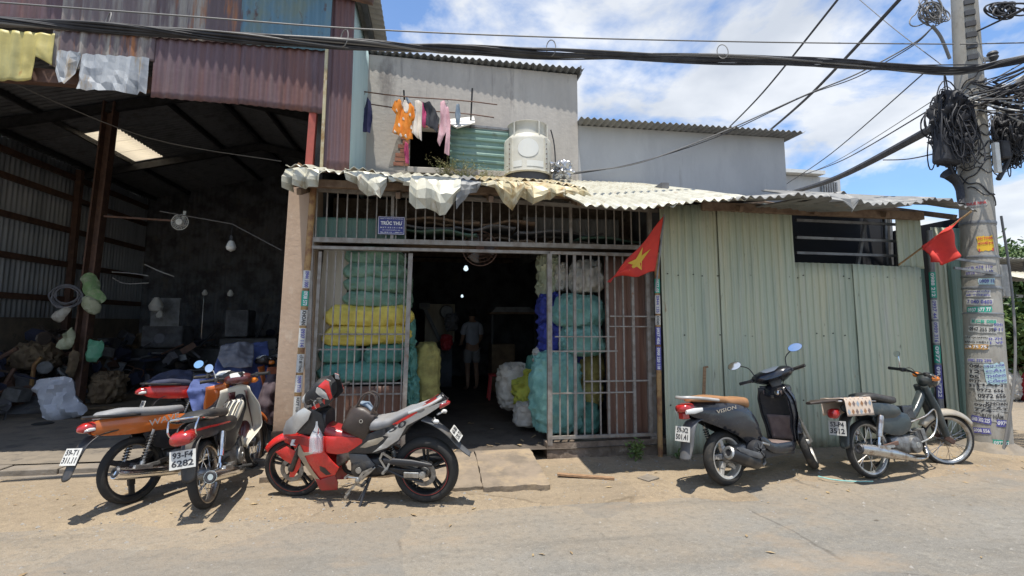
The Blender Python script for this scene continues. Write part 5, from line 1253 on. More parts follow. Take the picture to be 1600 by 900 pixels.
weed('weed', P(696, 283, 7.2), .36, 16, 'wispy weed growing at the corner of the dark window', .10, leaf=.028, seed=1)
weed('weed', P(724, 285, 7.1), .34, 26, 'bushy dry weed growing in front of the green shutter', .16, leaf=.026, seed=2)
weed('weed', P(758, 288, 7.05), .20, 14, 'low weed between the green shutter and cooling tower', .14, leaf=.024, seed=3)
weed('weed', P(993, 718, 5.62) , .17, 7, 'small leafy plant sprouting before the brown metal sheet', .03, 'leaf_green', .05, seed=4)
weed('weed', (gX(1050), 5.6, .03), .07, 6, 'tiny green tuft at the foot of the green wall', .05, 'leaf_green', .035, seed=5)

# ================================================================ MOTORCYCLES
# local axes of a bike: x forward, y to its left, z up; origin under the rear axle
def steer_matrix(deg, hx, hz, rake):
    ax = V3(-sin(rake), 0, cos(rake)); p = V3(hx, 0, hz)
    return Matrix.Translation(p) @ Matrix.Rotation(radians(deg), 4, ax) @ Matrix.Translation(-p)
def wheel(root, x, R, w, style, M=None, rim='alloy', hubm='engine_alloy', disc=None, n=5, stripe=None):
    c = V3(x, 0, R); tr = w * .52; rr = R - w * .80
    b_ = MB(M); b_.lathe([(0, -w * .7), (R * .16, -w * .68), (R * .2, -w * .4), (R * .2, w * .4), (R * .16, w * .68), (0, w * .7)], c, (0, 1, 0), 20); hub = b_.build('wheel', hubm, root)
    b_ = MB(M); pr = [(R - tr * 1.05 + tr * 1.05 * cos(a * pi / 8 - pi), tr * sin(a * pi / 8 - pi)) for a in range(16)]
    pr = [(R - w * .40 + (w * .40) * cos(a * pi / 8) * (1.0 if cos(a * pi / 8) > 0 else 1.05), tr * sin(a * pi / 8)) for a in range(16)]
    b_.lathe(pr, c, (0, 1, 0), 48, close=True); ty = b_.build('tyre', 'rubber', hub, smooth=80)
    b_ = MB(M); b_.lathe([(rr + .012, -w * .42), (rr + .016, -w * .46), (rr, -w * .44), (rr - .012, -w * .2), (rr - .014, 0), (rr - .012, w * .2), (rr, w * .44), (rr + .016, w * .46), (rr + .012, w * .42)], c, (0, 1, 0), 40, close=True); b_.build('rim', rim, hub, smooth=50)
    if stripe:
        for s_ in (-1, 1):
            b_ = MB(M); b_.lathe([(rr + .008, s_ * (w * .465)), (rr + .012, s_ * (w * .47))], c, (0, 1, 0), 40); b_.build('stripe', stripe, hub)
    b_ = MB(M)
    if style == 'wire':
        for k in range(28):
            a = k * 2 * pi / 28; s_ = 1 if k % 2 else -1; a2 = a + (.32 if k % 4 < 2 else -.32)
            b_.tube([c + V3(cos(a) * R * .19, s_ * w * .42, sin(a) * R * .19), c + V3(cos(a2) * (rr - .008), 0, sin(a2) * (rr - .008))], .0024, 4)
        b_.build('spokes', 'old_chrome', hub, kind='stuff')
    else:
        for k in range(n):
            b_ = MB(M); a = k * 2 * pi / n + .3
            offs = (-.10, .10) if style == 'twin' else (0,)
            for of in offs:
                p0 = c + V3(cos(a + of * 1.5) * R * .17, 0, sin(a + of * 1.5) * R * .17); p1 = c + V3(cos(a + (of * 1.1 if style == 'twin' else .22)) * (rr - .006), 0, sin(a + (of * 1.1 if style == 'twin' else .22)) * (rr - .006)); m_ = p0.lerp(p1, .5)
                wd_ = .016 if style == 'twin' else .042
                b_.bar(p0, m_, wd_ * 1.25, w * .45, up=(0, 1, 0)); b_.bar(m_, p1, wd_, w * .36, up=(0, 1, 0))
            b_.build('spoke', rim, hub, smooth=None, bevel=.004)
    if disc:
        b_ = MB(M); y = disc * w * .8
        b_.lathe([(R * .24, y - .002), (R * .38, y - .002), (R * .38, y + .002), (R * .24, y + .002)], c, (0, 1, 0), 32, close=True); b_.build('brake_disc', 'engine_alloy', hub)
    return hub
def fender_arc(b_, x, R, r_, a0, a1, w, drop=.03, n=20, taper=.75):
    def fn(u, v):
        a = a0 + (a1 - a0) * u; k = (v - .5) * 2; end = 1 - (1 - taper) * abs(2 * u - 1) ** 3
        rr = r_ - drop * abs(k) ** 2.4
        return V3(x + cos(a) * rr, k * w / 2 * end, R + sin(a) * rr)
    b_.grid(fn, n, 10)
def number_plate(root, c, nrm, l1, l2, w=.19, h=.14, name='number_plate', yaw=0.0):
    c = Vector(c); n_ = Vector(nrm).normalized(); xd = V3(0, -1, 0) if n_.x < 0 else V3(0, 1, 0); xd = (xd - n_ * xd.dot(n_)).normalized(); yd = n_.cross(xd)
    if yd.z < 0: yd = -yd
    Rm = Matrix((xd, n_, yd)).transposed()
    b_ = MB(); b_.box(c, (w, .003, h), Rm); pl = b_.build(name, 'plate_white', root, smooth=None)
    b_ = MB()
    put_text(b_, l1, c + n_ * .0032 + yd * h * .23, xd, yd, w=w * .78, h=h * .34, bold=.03)
    put_text(b_, l2, c + n_ * .0032 - yd * h * .22, xd, yd, w=w * .84, h=h * .36, bold=.03)
    b_.build('lettering', 'ink_black', pl, smooth=None)
    return pl
def mirror(root, base, side, up=.15, out=.12, head=(.065, .04), M=None, fwd=.0, rnd_=True, stalk='black_metal', face=(-.93, 0, .22), back='black_plastic'):
    base = Vector(base); tip = base + V3(fwd, side * out, up)
    b_ = MB(M); b_.tube(curve_pts([base, base + V3(fwd * .4, side * out * .25, up * .65), tip], 5), .006, 7); st_ = b_.build('mirror', stalk, root)
    f_ = Vector(face).normalized(); u = V3(0, 1, 0); u = (u - f_ * u.dot(f_)).normalized(); w_ = f_.cross(u); c = tip + V3(0, side * head[0] * .4, .01)
    e_ = 1.0 if rnd_ else .6
    def sp(t_): return (abs(t_) ** e_) * (1 if t_ >= 0 else -1)
    b_ = MB(M); b_.grid(lambda a, v: c - f_ * (.022 * (1 - v ** 2)) + (u * sp(cos(2 * pi * a)) * head[0] + w_ * sp(sin(2 * pi * a)) * head[1]) * v, 28, 5); b_.build('mirror_shell', back, st_, smooth=70)
    b_ = MB(M); b_.grid(lambda a, v: c + f_ * .002 + (u * sp(cos(2 * pi * a)) * head[0] + w_ * sp(sin(2 * pi * a)) * head[1]) * v * .94, 28, 2); b_.build('mirror_glass', 'mirror_glass', st_)
def handlebars(root, x, z, half, M, cowl=None, bar='black_metal', sweep=.09, rise=.03):
    for s_ in (1, -1):
        b_ = MB(M); b_.tube(curve_pts([V3(x, 0, z), V3(x - .01, s_ * half * .45, z + rise), V3(x - sweep, s_ * half, z + rise)], 5), .011, 8); hb = b_.build('handlebar', bar, root)
        b_ = MB(M); d = (V3(x - sweep, s_ * half, z + rise) - V3(x - .01, s_ * half * .45, z + rise)).normalized(); e0 = V3(x - sweep, s_ * half, z + rise); b_.tube([e0 - d * .12, e0 - d * .06, e0 + d * .005], [.017, .0165, .018], 10); b_.build('grip', 'rubber', hb)
        b_ = MB(M); b_.tube(curve_pts([e0 - d * .15 + V3(.02, 0, 0), e0 - d * .12 + V3(.055, 0, -.01), e0 - d * .01 + V3(.06, 0, -.015)], 4), .006, 6); b_.build('lever', 'alloy', hb)
        b_ = MB(M); b_.box(e0 - d * .145, (.05, .035, .045)); b_.build('switch_box', 'black_plastic', hb, smooth=None, bevel=.008)
def _dummy(): pass
def control_cables(root, M, x, z, fx, fz, half=.2):
    for k, (y0, y1, dx) in enumerate(((half, .05, .06), (-half, -.05, .08), (half * .6, -.07, .11), (-half * .7, .08, .09))):
        b_ = MB(M); b_.tube(curve_pts([V3(x - .03, y0, z), V3(x + dx, y0 * .8, z + .03 - .02 * k), V3(x + dx * .9, y1, z - .12), V3(fx, y1, fz)], 5), .0045, 5); b_.build('control_cable', 'rubber', root)
def shock(root, p0, p1, side, body='black_metal', spring='black_metal', sleeve=None):
    p0, p1 = Vector(p0), Vector(p1); ax = (p1 - p0); L = ax.length; t_ = ax.normalized(); u = t_.orthogonal().normalized(); w_ = t_.cross(u)
    b_ = MB(); b_.tube([p0, p1], .012, 8); b_.tube([p0 - t_ * .01, p0 + t_ * .06], .02, 10); sh = b_.build('shock_absorber', 'alloy' if not sleeve else 'chrome', root)
    b_ = MB()
    if sleeve: b_.tube([p0 + t_ * L * .35, p0 + t_ * L * .37, p1 - t_ * .02, p1], [.020, .027, .029, .024], 14); b_.build('sleeve', sleeve, sh)
    else:
        nturn = 9; pts = [p0 + t_ * (L * .22 + L * .66 * k / (nturn * 10)) + (u * cos(k * 2 * pi / 10) + w_ * sin(k * 2 * pi / 10)) * .024 for k in range(nturn * 10 + 1)]
        b_.tube(pts, .0055, 5); b_.build('spring', spring, sh)
def muffler(root, pts, rs, m_='chrome', cap='dark_steel', shield=None):
    b_ = MB(); b_.tube(curve_pts(pts, 6), sum([[rs[i] + (rs[i + 1] - rs[i]) * k / 6 for k in range(6)] for i in range(len(rs) - 1)], []) + [rs[-1]], 14); ex = b_.build('exhaust', m_, root, smooth=50)
    d = (Vector(pts[-1]) - Vector(pts[-2])).normalized(); e0 = Vector(pts[-1])
    b_ = MB(); b_.lathe([(rs[-1] * .98, -.002), (rs[-1] * .75, .012), (rs[-1] * .5, .010), (rs[-1] * .42, -.02), (0, -.03)], e0, d, 16); b_.build('end_cap', cap, ex)
    return ex
def engine_block(root, x=.50, z=.30, cyl=True, m_='engine_alloy', M=None):
    b_ = MB(); b_.loft([(x - .22, 0, z + .02, .055, .06), (x - .16, 0, z + .02, .085, .085), (x - .04, 0, z, .095, .10), (x + .08, 0, z, .09, .09), (x + .15, 0, z + .02, .06, .06)], 18, 3.2); e = b_.build('engine', m_, root, smooth=50)
    for s_ in (1, -1):
        b_ = MB(); b_.lathe([(0, .125), (.05, .124), (.078, .112), (.084, .09), (.086, .05)], (x + .05, 0, z - .005), (0, s_, 0), 22); b_.build('crankcase_cover', m_ if s_ < 0 else 'black_metal', e, smooth=40)
        b_ = MB(); b_.lathe([(0, .13), (.028, .128), (.03, .12)], (x + .05, 0, z - .005), (0, s_, 0), 16); b_.build('cover_cap', 'alloy', e)
    if cyl:
        b_ = MB(); d = V3(.97, 0, .22).normalized()
        for k in range(7): b_.box(V3(x + .14, 0, z + .05) + d * (.014 + k * .014), (.007, .115 - .004 * k, .12), Matrix.Rotation(-.22, 3, 'Y'))
        b_.box(V3(x + .14, 0, z + .05) + d * .05, (.12, .085, .09), Matrix.Rotation(-.22, 3, 'Y')); b_.box(V3(x + .14, 0, z + .05) + d * .135, (.06, .11, .11), Matrix.Rotation(-.22, 3, 'Y')); b_.build('cylinder', 'engine_alloy', e, smooth=None, bevel=.004)
        b_ = MB(); b_.box(V3(x + .08, 0, z + .17), (.10, .06, .07)); b_.tube([V3(x + .12, 0, z + .15), V3(x + .17, 0, z + .10)], .018, 8); b_.build('carburettor', 'alloy', e, smooth=None, bevel=.01)
    for s_ in (1, -1):
        b_ = MB(); b_.tube([V3(x - .02, s_ * .06, z - .10), V3(x - .02, s_ * .21, z - .10)], .009, 7); pg = b_.build('footpeg', 'dark_steel', root)
        b_ = MB(); b_.tube([V3(x - .02, s_ * .13, z - .10), V3(x - .02, s_ * .22, z - .10)], .015, 8); b_.build('peg_rubber', 'rubber', pg)
    b_ = MB(); b_.tube(curve_pts([V3(x - .10, .10, z + .02), V3(x + .0, .14, z - .06), V3(x + .16, .15, z - .055)], 4), .007, 6); b_.tube([V3(x + .15, .12, z - .055), V3(x + .15, .19, z - .05)], .011, 7); b_.build('gear_pedal', 'alloy', root)
    return e
def kickstand(root, x, z, L=.27, lean=.16):
    b_ = MB(); b_.tube(curve_pts([V3(x, .08, z), V3(x - .02, .13, z * .55), V3(x - .03, .08 + z * .62 + .02, .028)], 4), .010, 7); b_.box((x - .03, .10 + z * .62, .018), (.07, .04, .010)); b_.build('kickstand', 'dark_steel', root)
def arc_sheet(root, name, m_, sec, nu=20, nv=14, M=None, solid=.004):
    """leg-shield like sheet; sec(u in -1..1, v 0..1) -> point"""
    b_ = MB(M); b_.grid(lambda u, v: sec(2 * u - 1, v), nu, nv); return b_.build(name, m_, root, smooth=70, solid=solid)

def underbone(label, loc, heading, lean, cfg, group=None):
    """a step-through motorcycle; cfg sets colours and which of its parts are of which kind"""
    g = cfg.get
    WB, RR, FR = g('wb', 1.22), g('rr', .28), g('fr', .28); tw, fw_ = g('tw', .075), g('fw', .065)
    root = thing('motorcycle', loc, label, 'motorcycle', group, world=False); root.rotation_euler = (lean, 0, heading)
    S = g('scale', 1.0); root.scale = (S, S, S)
    rake = radians(26); hx, hz = WB - .22, .80
    M = steer_matrix(g('steer', 0), hx, hz, rake)
    body, seatm = g('body'), g('seat', 'seat_black')
    wheel(root, 0, RR, tw, g('wstyle', 'cast'), None, g('rim', 'alloy'), n=g('nsp', 5)); wheel(root, WB, FR, fw_, g('wstyle', 'cast'), M, g('rim', 'alloy'), n=g('nsp', 5))
    # swing arm, chain case, shocks
    for s_ in (1, -1):
        b_ = MB(); b_.bar((0, s_ * .085, RR), (.36, s_ * .07, RR + .04), .022, .04); b_.build('swing_arm', g('armm', 'black_metal'), root, smooth=None, bevel=.005)
        shock(root, (-.005, s_ * .115, RR + .01), (.10, s_ * .125, .60), s_, sleeve=g('sleeve'))
    b_ = MB(); b_.loft([(-.05, .075, RR, .018, .055), (.0, .075, RR, .022, .07), (.15, .075, RR + .02, .02, .06), (.36, .075, RR + .02, .02, .05)], 14, 3); b_.build('chain_case', g('casem', 'black_metal'), root, smooth=50)
    engine_block(root, .50, .29)
    kickstand(root, .36, .24)
    # frame spine and its cover
    sp_ = [(.40, 0, .56, .075, .10), (.52, 0, .53, .07, .11), (.68, 0, .55, .06, .10), (.82, 0, .62, .055, .10), (.95, 0, .73, .055, .10)] if not g('slim') else [(.36, 0, .56, .06, .07), (.48, 0, .49, .045, .05), (.62, 0, .49, .04, .045), (.78, 0, .60, .04, .05), (.93, 0, .76, .045, .06)]
    b_ = MB(); b_.loft(sp_, 16, 2.8); b_.build('spine_cover', g('spine', 'black_plastic'), root, smooth=60)
    # fork
    for s_ in (1, -1):
        b_ = MB(M); top = V3(hx - .0, s_ * .075, hz + .02); bot = V3(WB, s_ * .075, FR)
        if g('fork') == 'cub':
            b_.loft([(0, 0, 0, .001, .001)], 4) if False else None
            b_.tube([V3(hx - .02, s_ * .055, hz + .06), V3(hx + .08, s_ * .062, hz - .18), V3(WB - .05, s_ * .07, FR + .06)], [.035, .042, .033], 12); b_.build('fork_leg', g('forkm', body), root)
            b_ = MB(M); b_.bar((WB - .07, s_ * .075, FR + .05), (WB + .02, s_ * .078, FR - .01), .025, .05); b_.build('fork_link', 'rust_steel', root, smooth=None, bevel=.006)
        else:
            b_.tube([top, top.lerp(bot, .45), top.lerp(bot, .46), bot], [.014, .014, .021, .021], 10); b_.build('fork_leg', g('forkm', 'alloy'), root)
    # front fender
    b_ = MB(M); fender_arc(b_, WB, FR, FR + .05, radians(g('fa0', 28)), radians(g('fa1', 168)), .13, .055, 26, .6); b_.build('front_fender', g('ffm', body), root, smooth=70, solid=.004)
    # leg shield
    if g('shield'):
        def sec(u, v):
            z = .30 + .60 * v; xc = WB - .16 - .10 * v - .20 * smooth01((.32 - v) / .32)
            wd_ = (.10 + .115 * smooth01(v / .35)) * (1 - .35 * smooth01((v - .62) / .38))
            return V3(xc - .13 * abs(u) ** 2.2, wd_ * u, z + .03 * (1 - abs(u)) * (v > .9))
        arc_sheet(root, 'leg_shield', g('shield'), sec)
        def sec2(u, v):
            z = .44 + .42 * v; xc = WB - .14 - .12 * v
            return V3(xc + .03 - .10 * abs(u) ** 1.8, .085 * u, z)
        arc_sheet(root, 'front_apron', body, sec2, 14, 10)
    # handlebar unit
    hxx, hzz = hx - .03, .97
    if g('cowl') != 'none':
        b_ = MB(M); b_.loft([(hxx - .10, 0, hzz + .01, .07, .03), (hxx - .05, 0, hzz + .02, .13, .05), (hxx + .02, 0, hzz + .01, .13, .065), (hxx + .09, 0, hzz - .01, .10, .065), (hxx + .13, 0, hzz - .015, .06, .05)], 20, 2.8); b_.build('handlebar_cowl', g('cowl', body), root, smooth=60)
        b_ = MB(M); b_.loft([(hxx + .118, 0, hzz - .015, .075, .052), (hxx + .145, 0, hzz - .02, .055, .038), (hxx + .152, 0, hzz - .02, .02, .015)], 18, 2.4); b_.build('headlight', 'lens_clear', root, smooth=70)
        b_ = MB(M); b_.loft([(hxx - .095, 0, hzz + .045, .05, .010), (hxx - .045, 0, hzz + .075, .075, .010), (hxx, 0, hzz + .078, .06, .008)], 14, 3); b_.build('instrument', 'lens_clear', root, smooth=60)
    else:
        b_ = MB(M); b_.lathe([(0, .10), (.055, .09), (.075, .05), (.078, 0), (.06, -.07), (0, -.09)], V3(hxx + .08, 0, hzz - .05), (1, 0, -.05), 20); b_.build('headlight_shell', g('forkm', body), root, smooth=60)
        b_ = MB(M); b_.lathe([(0, .108), (.05, .10), (.072, .06)], V3(hxx + .08, 0, hzz - .05), (1, 0, -.05), 20); b_.build('headlight', 'lens_clear', root, smooth=60)
    handlebars(root, hxx - .02, hzz + .01, g('barw', .33), M)
    for s_ in g('mirrors', (1, -1)):
        mirror(root, (hxx - .06, s_ * .20, hzz + .03), s_, up=g('mup', .14), out=g('mout', .10), head=g('mhead', (.062, .042)), M=M, rnd_=g('mround', True), stalk=g('mstalk', 'chrome'))
    for s_ in (1, -1):
        b_ = MB(M); q = V3(hxx + .03, s_ * .135, hzz - .02) if g('cowl') != 'none' else V3(hxx + .06, s_ * .13, hzz - .01)
        b_.lathe([(0, .05), (.022, .04), (.030, .01), (.026, -.02), (0, -.03)], q, (.9, s_ * .5, 0), 12); b_.build('turn_signal', 'lens_amber', root, smooth=60)
    # seat
    sl = g('seatlen', 1.0); x0s = .47 - .88 * sl
    st_ = [(x0s, 0, .775, .06, .018), (x0s + .06, 0, .785, .10, .032), (x0s + .28 * sl, 0, .785, .125, .042), (x0s + .50 * sl, 0, .758, .125, .045), (x0s + .70 * sl, 0, .738, .105, .045), (x0s + .84 * sl, 0, .735, .07, .038), (x0s + .88 * sl, 0, .725, .03, .02)]
    b_ = MB(); b_.loft(st_, 20, 2.9); b_.build('seat', seatm, root, smooth=60)
    # side and tail covers
    hw = lambda x, z: (.118 if x > .15 else .118 - .075 * smooth01((.15 - x) / .65)) - .35 * max(0, .60 - z)
    b_ = MB(); plate(b_, g('tailprof', [(-.54, .70), (-.46, .755), (-.2, .752), (.2, .715), (.46, .685), (.54, .62), (.42, .54), (.2, .585), (-.1, .59), (-.42, .625)]), hw, t=.01, step=.06); b_.build('side_cover', g('tailm', body), root, smooth=45)
    b_ = MB(); plate(b_, [(.52, .62), (.2, .60), (.02, .61), (.10, .46), (.30, .38), (.50, .40), (.60, .50)], lambda x, z: .095, t=.01, step=.06); b_.build('under_cover', g('underm', 'black_plastic'), root, smooth=45)
    if g('stripe'):
        b_ = MB(); plate(b_, [(-.40, .70), (-.1, .69), (.3, .655), (.32, .64), (-.1, .672), (-.40, .682)], lambda x, z: hw(x, z) + .003, t=.004, step=.08, edge=.001, smooth_it=0); b_.build('stripe', g('stripe'), root, smooth=45)
    if g('decal'):
        for s_ in (1, -1):
            b_ = MB(); tx, (cx_, cz_), w_ = g('decal'); put_text(b_, tx, V3(cx_, s_ * (hw(cx_, cz_) + .007), cz_), V3(-s_, -s_ * -.02, .10), (0, 0, 1), w=w_, h=.055, bold=.01); b_.build('lettering', 'paint_silver', root, smooth=None)
    b_ = MB(); b_.loft(g('lampsec', [(-.60, 0, .695, .012, .012), (-.575, 0, .70, .045, .028), (-.53, 0, .705, .058, .042), (-.46, 0, .705, .06, .045)]), 18, 2.6); tl_ = b_.build('tail_lamp', 'lens_red', root, smooth=60)
    if g('lampclear', True):
        for s_ in (1, -1):
            b_ = MB(); b_.loft([(-.565, s_ * .038, .685, .010, .010), (-.53, s_ * .052, .69, .012, .016), (-.47, s_ * .062, .69, .006, .012)], 10, 2.5); b_.build('rear_signal', 'lens_clear', tl_, smooth=60)
    # rear mudguard and plate
    mg = [V3(-.25, 0, .63), V3(-.42, 0, .62), V3(-.55, 0, .56), V3(-.64, 0, .45), V3(-.72, 0, .32)] if g('longflap') else [V3(.05, 0, .60), V3(-.14, 0, .62), V3(-.32, 0, .58), V3(-.40, 0, .46), V3(-.44, 0, .30)]
    cp = curve_pts(mg, 5); b_ = MB()
    b_.grid(lambda u, v: cp[round(u * (len(cp) - 1))] + V3(-.0, (v - .5) * (.16 - .06 * u), 0) - V3(.02, 0, .02) * (abs(v - .5) * 2) ** 2 * -1, len(cp) - 1, 6); b_.build('rear_mudguard', g('mudm', 'black_plastic'), root, smooth=60, solid=.006)
    l1, l2 = g('plate'); pc, pn = g('platepos', ((-.655, 0, .50), (-.86, 0, .5)))
    number_plate(root, pc, pn, l1, l2)
    # grab rail / rack
    if g('rail') == 'loop':
        b_ = MB(); b_.tube(curve_pts([V3(.02, .125, .74), V3(-.2, .13, .76), V3(-.42, .11, .80), V3(-.49, 0, .81), V3(-.42, -.11, .80), V3(-.2, -.13, .76), V3(.02, -.125, .74)], 5), .010, 8); b_.tube(curve_pts([V3(-.42, .11, .80), V3(-.50, .10, .72), V3(-.44, .09, .66)], 3), .008, 7); b_.tube(curve_pts([V3(-.42, -.11, .80), V3(-.50, -.10, .72), V3(-.44, -.09, .66)], 3), .008, 7); b_.build('grab_rail', 'chrome', root)
    elif g('rail') == 'rack':
        b_ = MB(); b_.tube(curve_pts([V3(.1, .10, .74), V3(-.2, .11, .755), V3(-.50, .09, .76), V3(-.50, -.09, .76), V3(-.2, -.11, .755), V3(.1, -.10, .74)], 4), .009, 7)
        for k in range(4): b_.tube([V3(-.1 - k * .11, -.105, .757), V3(-.1 - k * .11, .105, .757)], .006, 6)
        b_.build('rear_rack', 'old_chrome', root)
    else:
        b_ = MB(); b_.tube(curve_pts([V3(-.02, .115, .755), V3(-.25, .12, .765), V3(-.46, .09, .785), V3(-.53, 0, .79), V3(-.46, -.09, .785), V3(-.25, -.12, .765), V3(-.02, -.115, .755)], 5), .013, 8); b_.build('grab_rail', 'black_metal', root)
    # exhaust on the right-hand side
    ym = -.15
    muffler(root, [V3(.78, -.03, .24), V3(.72, -.07, .16), V3(.52, -.12, .15), V3(.32, ym, .19), V3(.10, ym - .015, .24), V3(-.18, ym - .02, .295), V3(g('exlen', -.33), ym - .02, .32)], [.018, .018, .019, .034, .050, .053, .050], g('exm', 'chrome'))
    b_ = MB(); b_.box((-.04, ym - .045, .31), (.16, .03, .04), Matrix.Rotation(radians(11), 3, 'Y')); b_.build('heat_shield', g('heat', 'alloy'), root, smooth=None, bevel=.006)
    for s_ in (1, -1):
        b_ = MB(); b_.tube([V3(.16, s_ * .10, .31), V3(.08, s_ * .20, .31)], .010, 7); b_.box((.05, s_ * .19, .315), (.10, .035, .022)); b_.build('passenger_peg', 'alloy', root, smooth=40)
    if g('guards'):
        for s_ in (1, -1):
            b_ = MB(); b_.tube(curve_pts([V3(.58, s_ * .06, .50), V3(.70, s_ * .15, .56), V3(.84, s_ * .16, .62), V3(.86, s_ * .15, .50), V3(.78, s_ * .13, .36), V3(.62, s_ * .10, .30)], 5), .008, 7); b_.build('leg_guard', 'old_chrome', root)
        b_ = MB(); b_.box((.62, 0, .60), (.16, .10, .14)); b_.build('tool_box', 'paint_navy', root, smooth=None, bevel=.012)
    if g('frack'):
        for k in range(4):
            b_ = MB(); y = (k - 1.5) * .045; b_.tube(curve_pts([V3(.52, y, .66), V3(.64, y, .73), V3(.80, y, .80)], 3), .008, 7); b_.build('rack_bar', 'chrome', root)
        b_ = MB(); b_.loft([(.55, 0, .60, .07, .05), (.68, 0, .66, .08, .06), (.82, 0, .74, .08, .05)], 14, 3); b_.build('spine_cap', 'paint_cream', root, smooth=60)
    control_cables(root, M, hxx, hzz + .02, hx + .03, hz - .18, .24)
    k = g('tailk', .72)
    for ch in root.children:
        if ch.name.split('.')[0] in ('side_cover', 'seat', 'tail_lamp', 'rear_mudguard', 'number_plate', 'grab_rail', 'rear_rack', 'stripe', 'lettering'):
            for o in [ch] + list(ch.children):
                for v in o.data.vertices:
                    if v.co.x < 0: v.co.x *= k
    return root
def hdg(a, c_):
    p, q = G(*a), G(*c_); return p, atan2(q.y - p.y, q.x - p.x)
def at_ground(p, z=None): return (p.x, p.y, gz(p.x, p.y) if z is None else z)

ORANGE = dict(body='paint_orange', seat='seat_grey', wstyle='cast', rim='black_metal', nsp=3, plate=('59-T1', '311.11'), longflap=True, shield='paint_orange', cowl='black_plastic', decal=('WAVE', (.20, .67), .28), exlen=-.25, exm='chrome', sleeve=None, mirrors=(1,), mstalk='black_metal', mhead=(.075, .045), wb=1.23)
p0 = G(199, 797); underbone('orange motorcycle with grey seat parked leftmost on the dirt verge', (p0.x, p0.y + .06, gz(p0.x, p0.y)), radians(62), -.10, ORANGE)
DREAM = dict(body='paint_maroon', seat='seat_black', wstyle='wire', rim='old_chrome', plate=('93-F4', '6282'), platepos=((-.52, 0, .50), (-.95, 0, .25)), shield='paint_cream', cowl='paint_maroon', tailm='black_plastic', stripe='paint_red', exm='chrome', sleeve='chrome', rail='loop', mirrors=(1,), mhead=(.042, .045), mup=.13, mout=.04, seatlen=.86, frack=True, ffm='paint_maroon', tw=.07,
             lampsec=[(-.58, 0, .655, .02, .02), (-.56, 0, .655, .075, .045), (-.50, 0, .66, .085, .055), (-.42, 0, .67, .085, .05)], lampclear=False)
p0 = G(326, 803); underbone('maroon motorcycle with cream leg shield and chrome exhaust before the pier', (p0.x - .03, p0.y + .05, gz(p0.x, p0.y)), radians(91), -.13, DREAM)
REDW = dict(ORANGE, body='paint_deep_red', seat='tarp_navy', plate=('59-U1', '747.01'), decal=None, mirrors=(), longflap=False, platepos=((-.50, 0, .53), (-.93, 0, .35)), tailm='paint_red')
underbone('red motorcycle with black seat parked behind the orange one in the shed', (-2.95, 6.62, .12), radians(38), -.09, REDW)
DARKW = dict(ORANGE, body='black_plastic', cowl='black_plastic', seat='seat_black', plate=('59-S2', '208.44'), decal=None, shield='black_plastic', tailm='black_metal')
underbone('black motorcycle deepest in the shed behind the red one', (-3.2, 8.3, .12), radians(30), -.09, DARKW)
CUB = dict(body='paint_cub', seat='seat_black', wstyle='wire', rim='alloy', plate=('53-P4', '3512'), platepos=((-.50, 0, .50), (-.97, 0, .2)), cowl='none', fork='cub', forkm='paint_cub', ffm='paint_champagne', tailm='paint_cub', underm='paint_cub', spine='paint_cub', exm='old_chrome', sleeve='old_chrome', rail='rack', mirrors=(1,), mhead=(.055, .034), mup=.17, mout=.02, seatlen=.62, guards=True, tw=.065, fw=.06, armm='rust_steel', casem='paint_cub', heat='old_chrome', steer=-24, fa0=32, fa1=150, wb=1.20, barw=.30, scale=1.04,
           lampsec=[(-.58, 0, .64, .02, .02), (-.565, 0, .64, .05, .045), (-.52, 0, .64, .055, .05), (-.46, 0, .65, .04, .04)], lampclear=False, mudm='paint_cub', slim=True, tailprof=[(-.30, .705), (-.1, .73), (.2, .72), (.40, .68), (.44, .60), (.30, .55), (.0, .60), (-.28, .655)])
p0, q0 = G(1365, 748), G(1488, 731); cub_h = atan2(q0.y - p0.y, q0.x - p0.x)
cub = underbone('old dark blue-green moped with wire wheels beside the utility pole', (p0.x, p0.y, gz(p0.x, p0.y)), cub_h, -.13, CUB)
def bike_pt(root, v):
    Mx = Matrix.Translation(root.location) @ root.rotation_euler.to_matrix().to_4x4() @ Matrix.Diagonal((*root.scale, 1)); return Mx @ Vector(v)
def bike_mat(root): return Matrix.Translation(root.location) @ root.rotation_euler.to_matrix().to_4x4() @ Matrix.Diagonal((*root.scale, 1))
# patterned cloth and dark plank lying on the moped's rack
Bm = bike_mat(cub)
pad = thing('patterned_cloth', bike_pt(cub, (-.3, 0, .76)), 'cream cloth with brown diamond pattern draped over the moped rack', 'cloth')
b_ = MB(Bm)
def clf(u, v):
    x = -.36 + .36 * u; s_ = (v - .5) * 2; y = .13 * max(-1, min(1, s_ * 1.9)); z = .785 - .17 * max(0, abs(s_) - .5) * 2 + .006 * nz((x * 9, s_ * 3, 0), 1, 3)
    return V3(x, y * (1 + .04 * abs(s_)), z)
b_.grid(clf, 16, 28); b_.build('fabric', 'cloth_print', pad, smooth=50, solid=.005)
for i in range(6):
    for j in range(9):
        u0, v0 = (i + .5 + (.5 if j % 2 else 0)) / 6.6, (j + .5) / 9
        b_ = MB(Bm); sh_ = .058; q = [clf(u0 + du * sh_, v0 + dv * sh_ * 1.0) + V3(0, (.004 if v0 > .7 else -.004 if v0 < .3 else 0), .004) for du, dv in ((1, 0), (0, .75), (-1, 0), (0, -.75))]
        b_.add(q, [(0, 1, 2, 3)]); b_.build('diamond', ('laundry_denim', 'seat_tan', 'floor_mat_brown')[(i + j) % 3], pad, smooth=None)
bd = thing('saddle_bag', bike_pt(cub, (-.55, 0, .77)), 'long flat black bag strapped under the patterned cloth', 'bag')
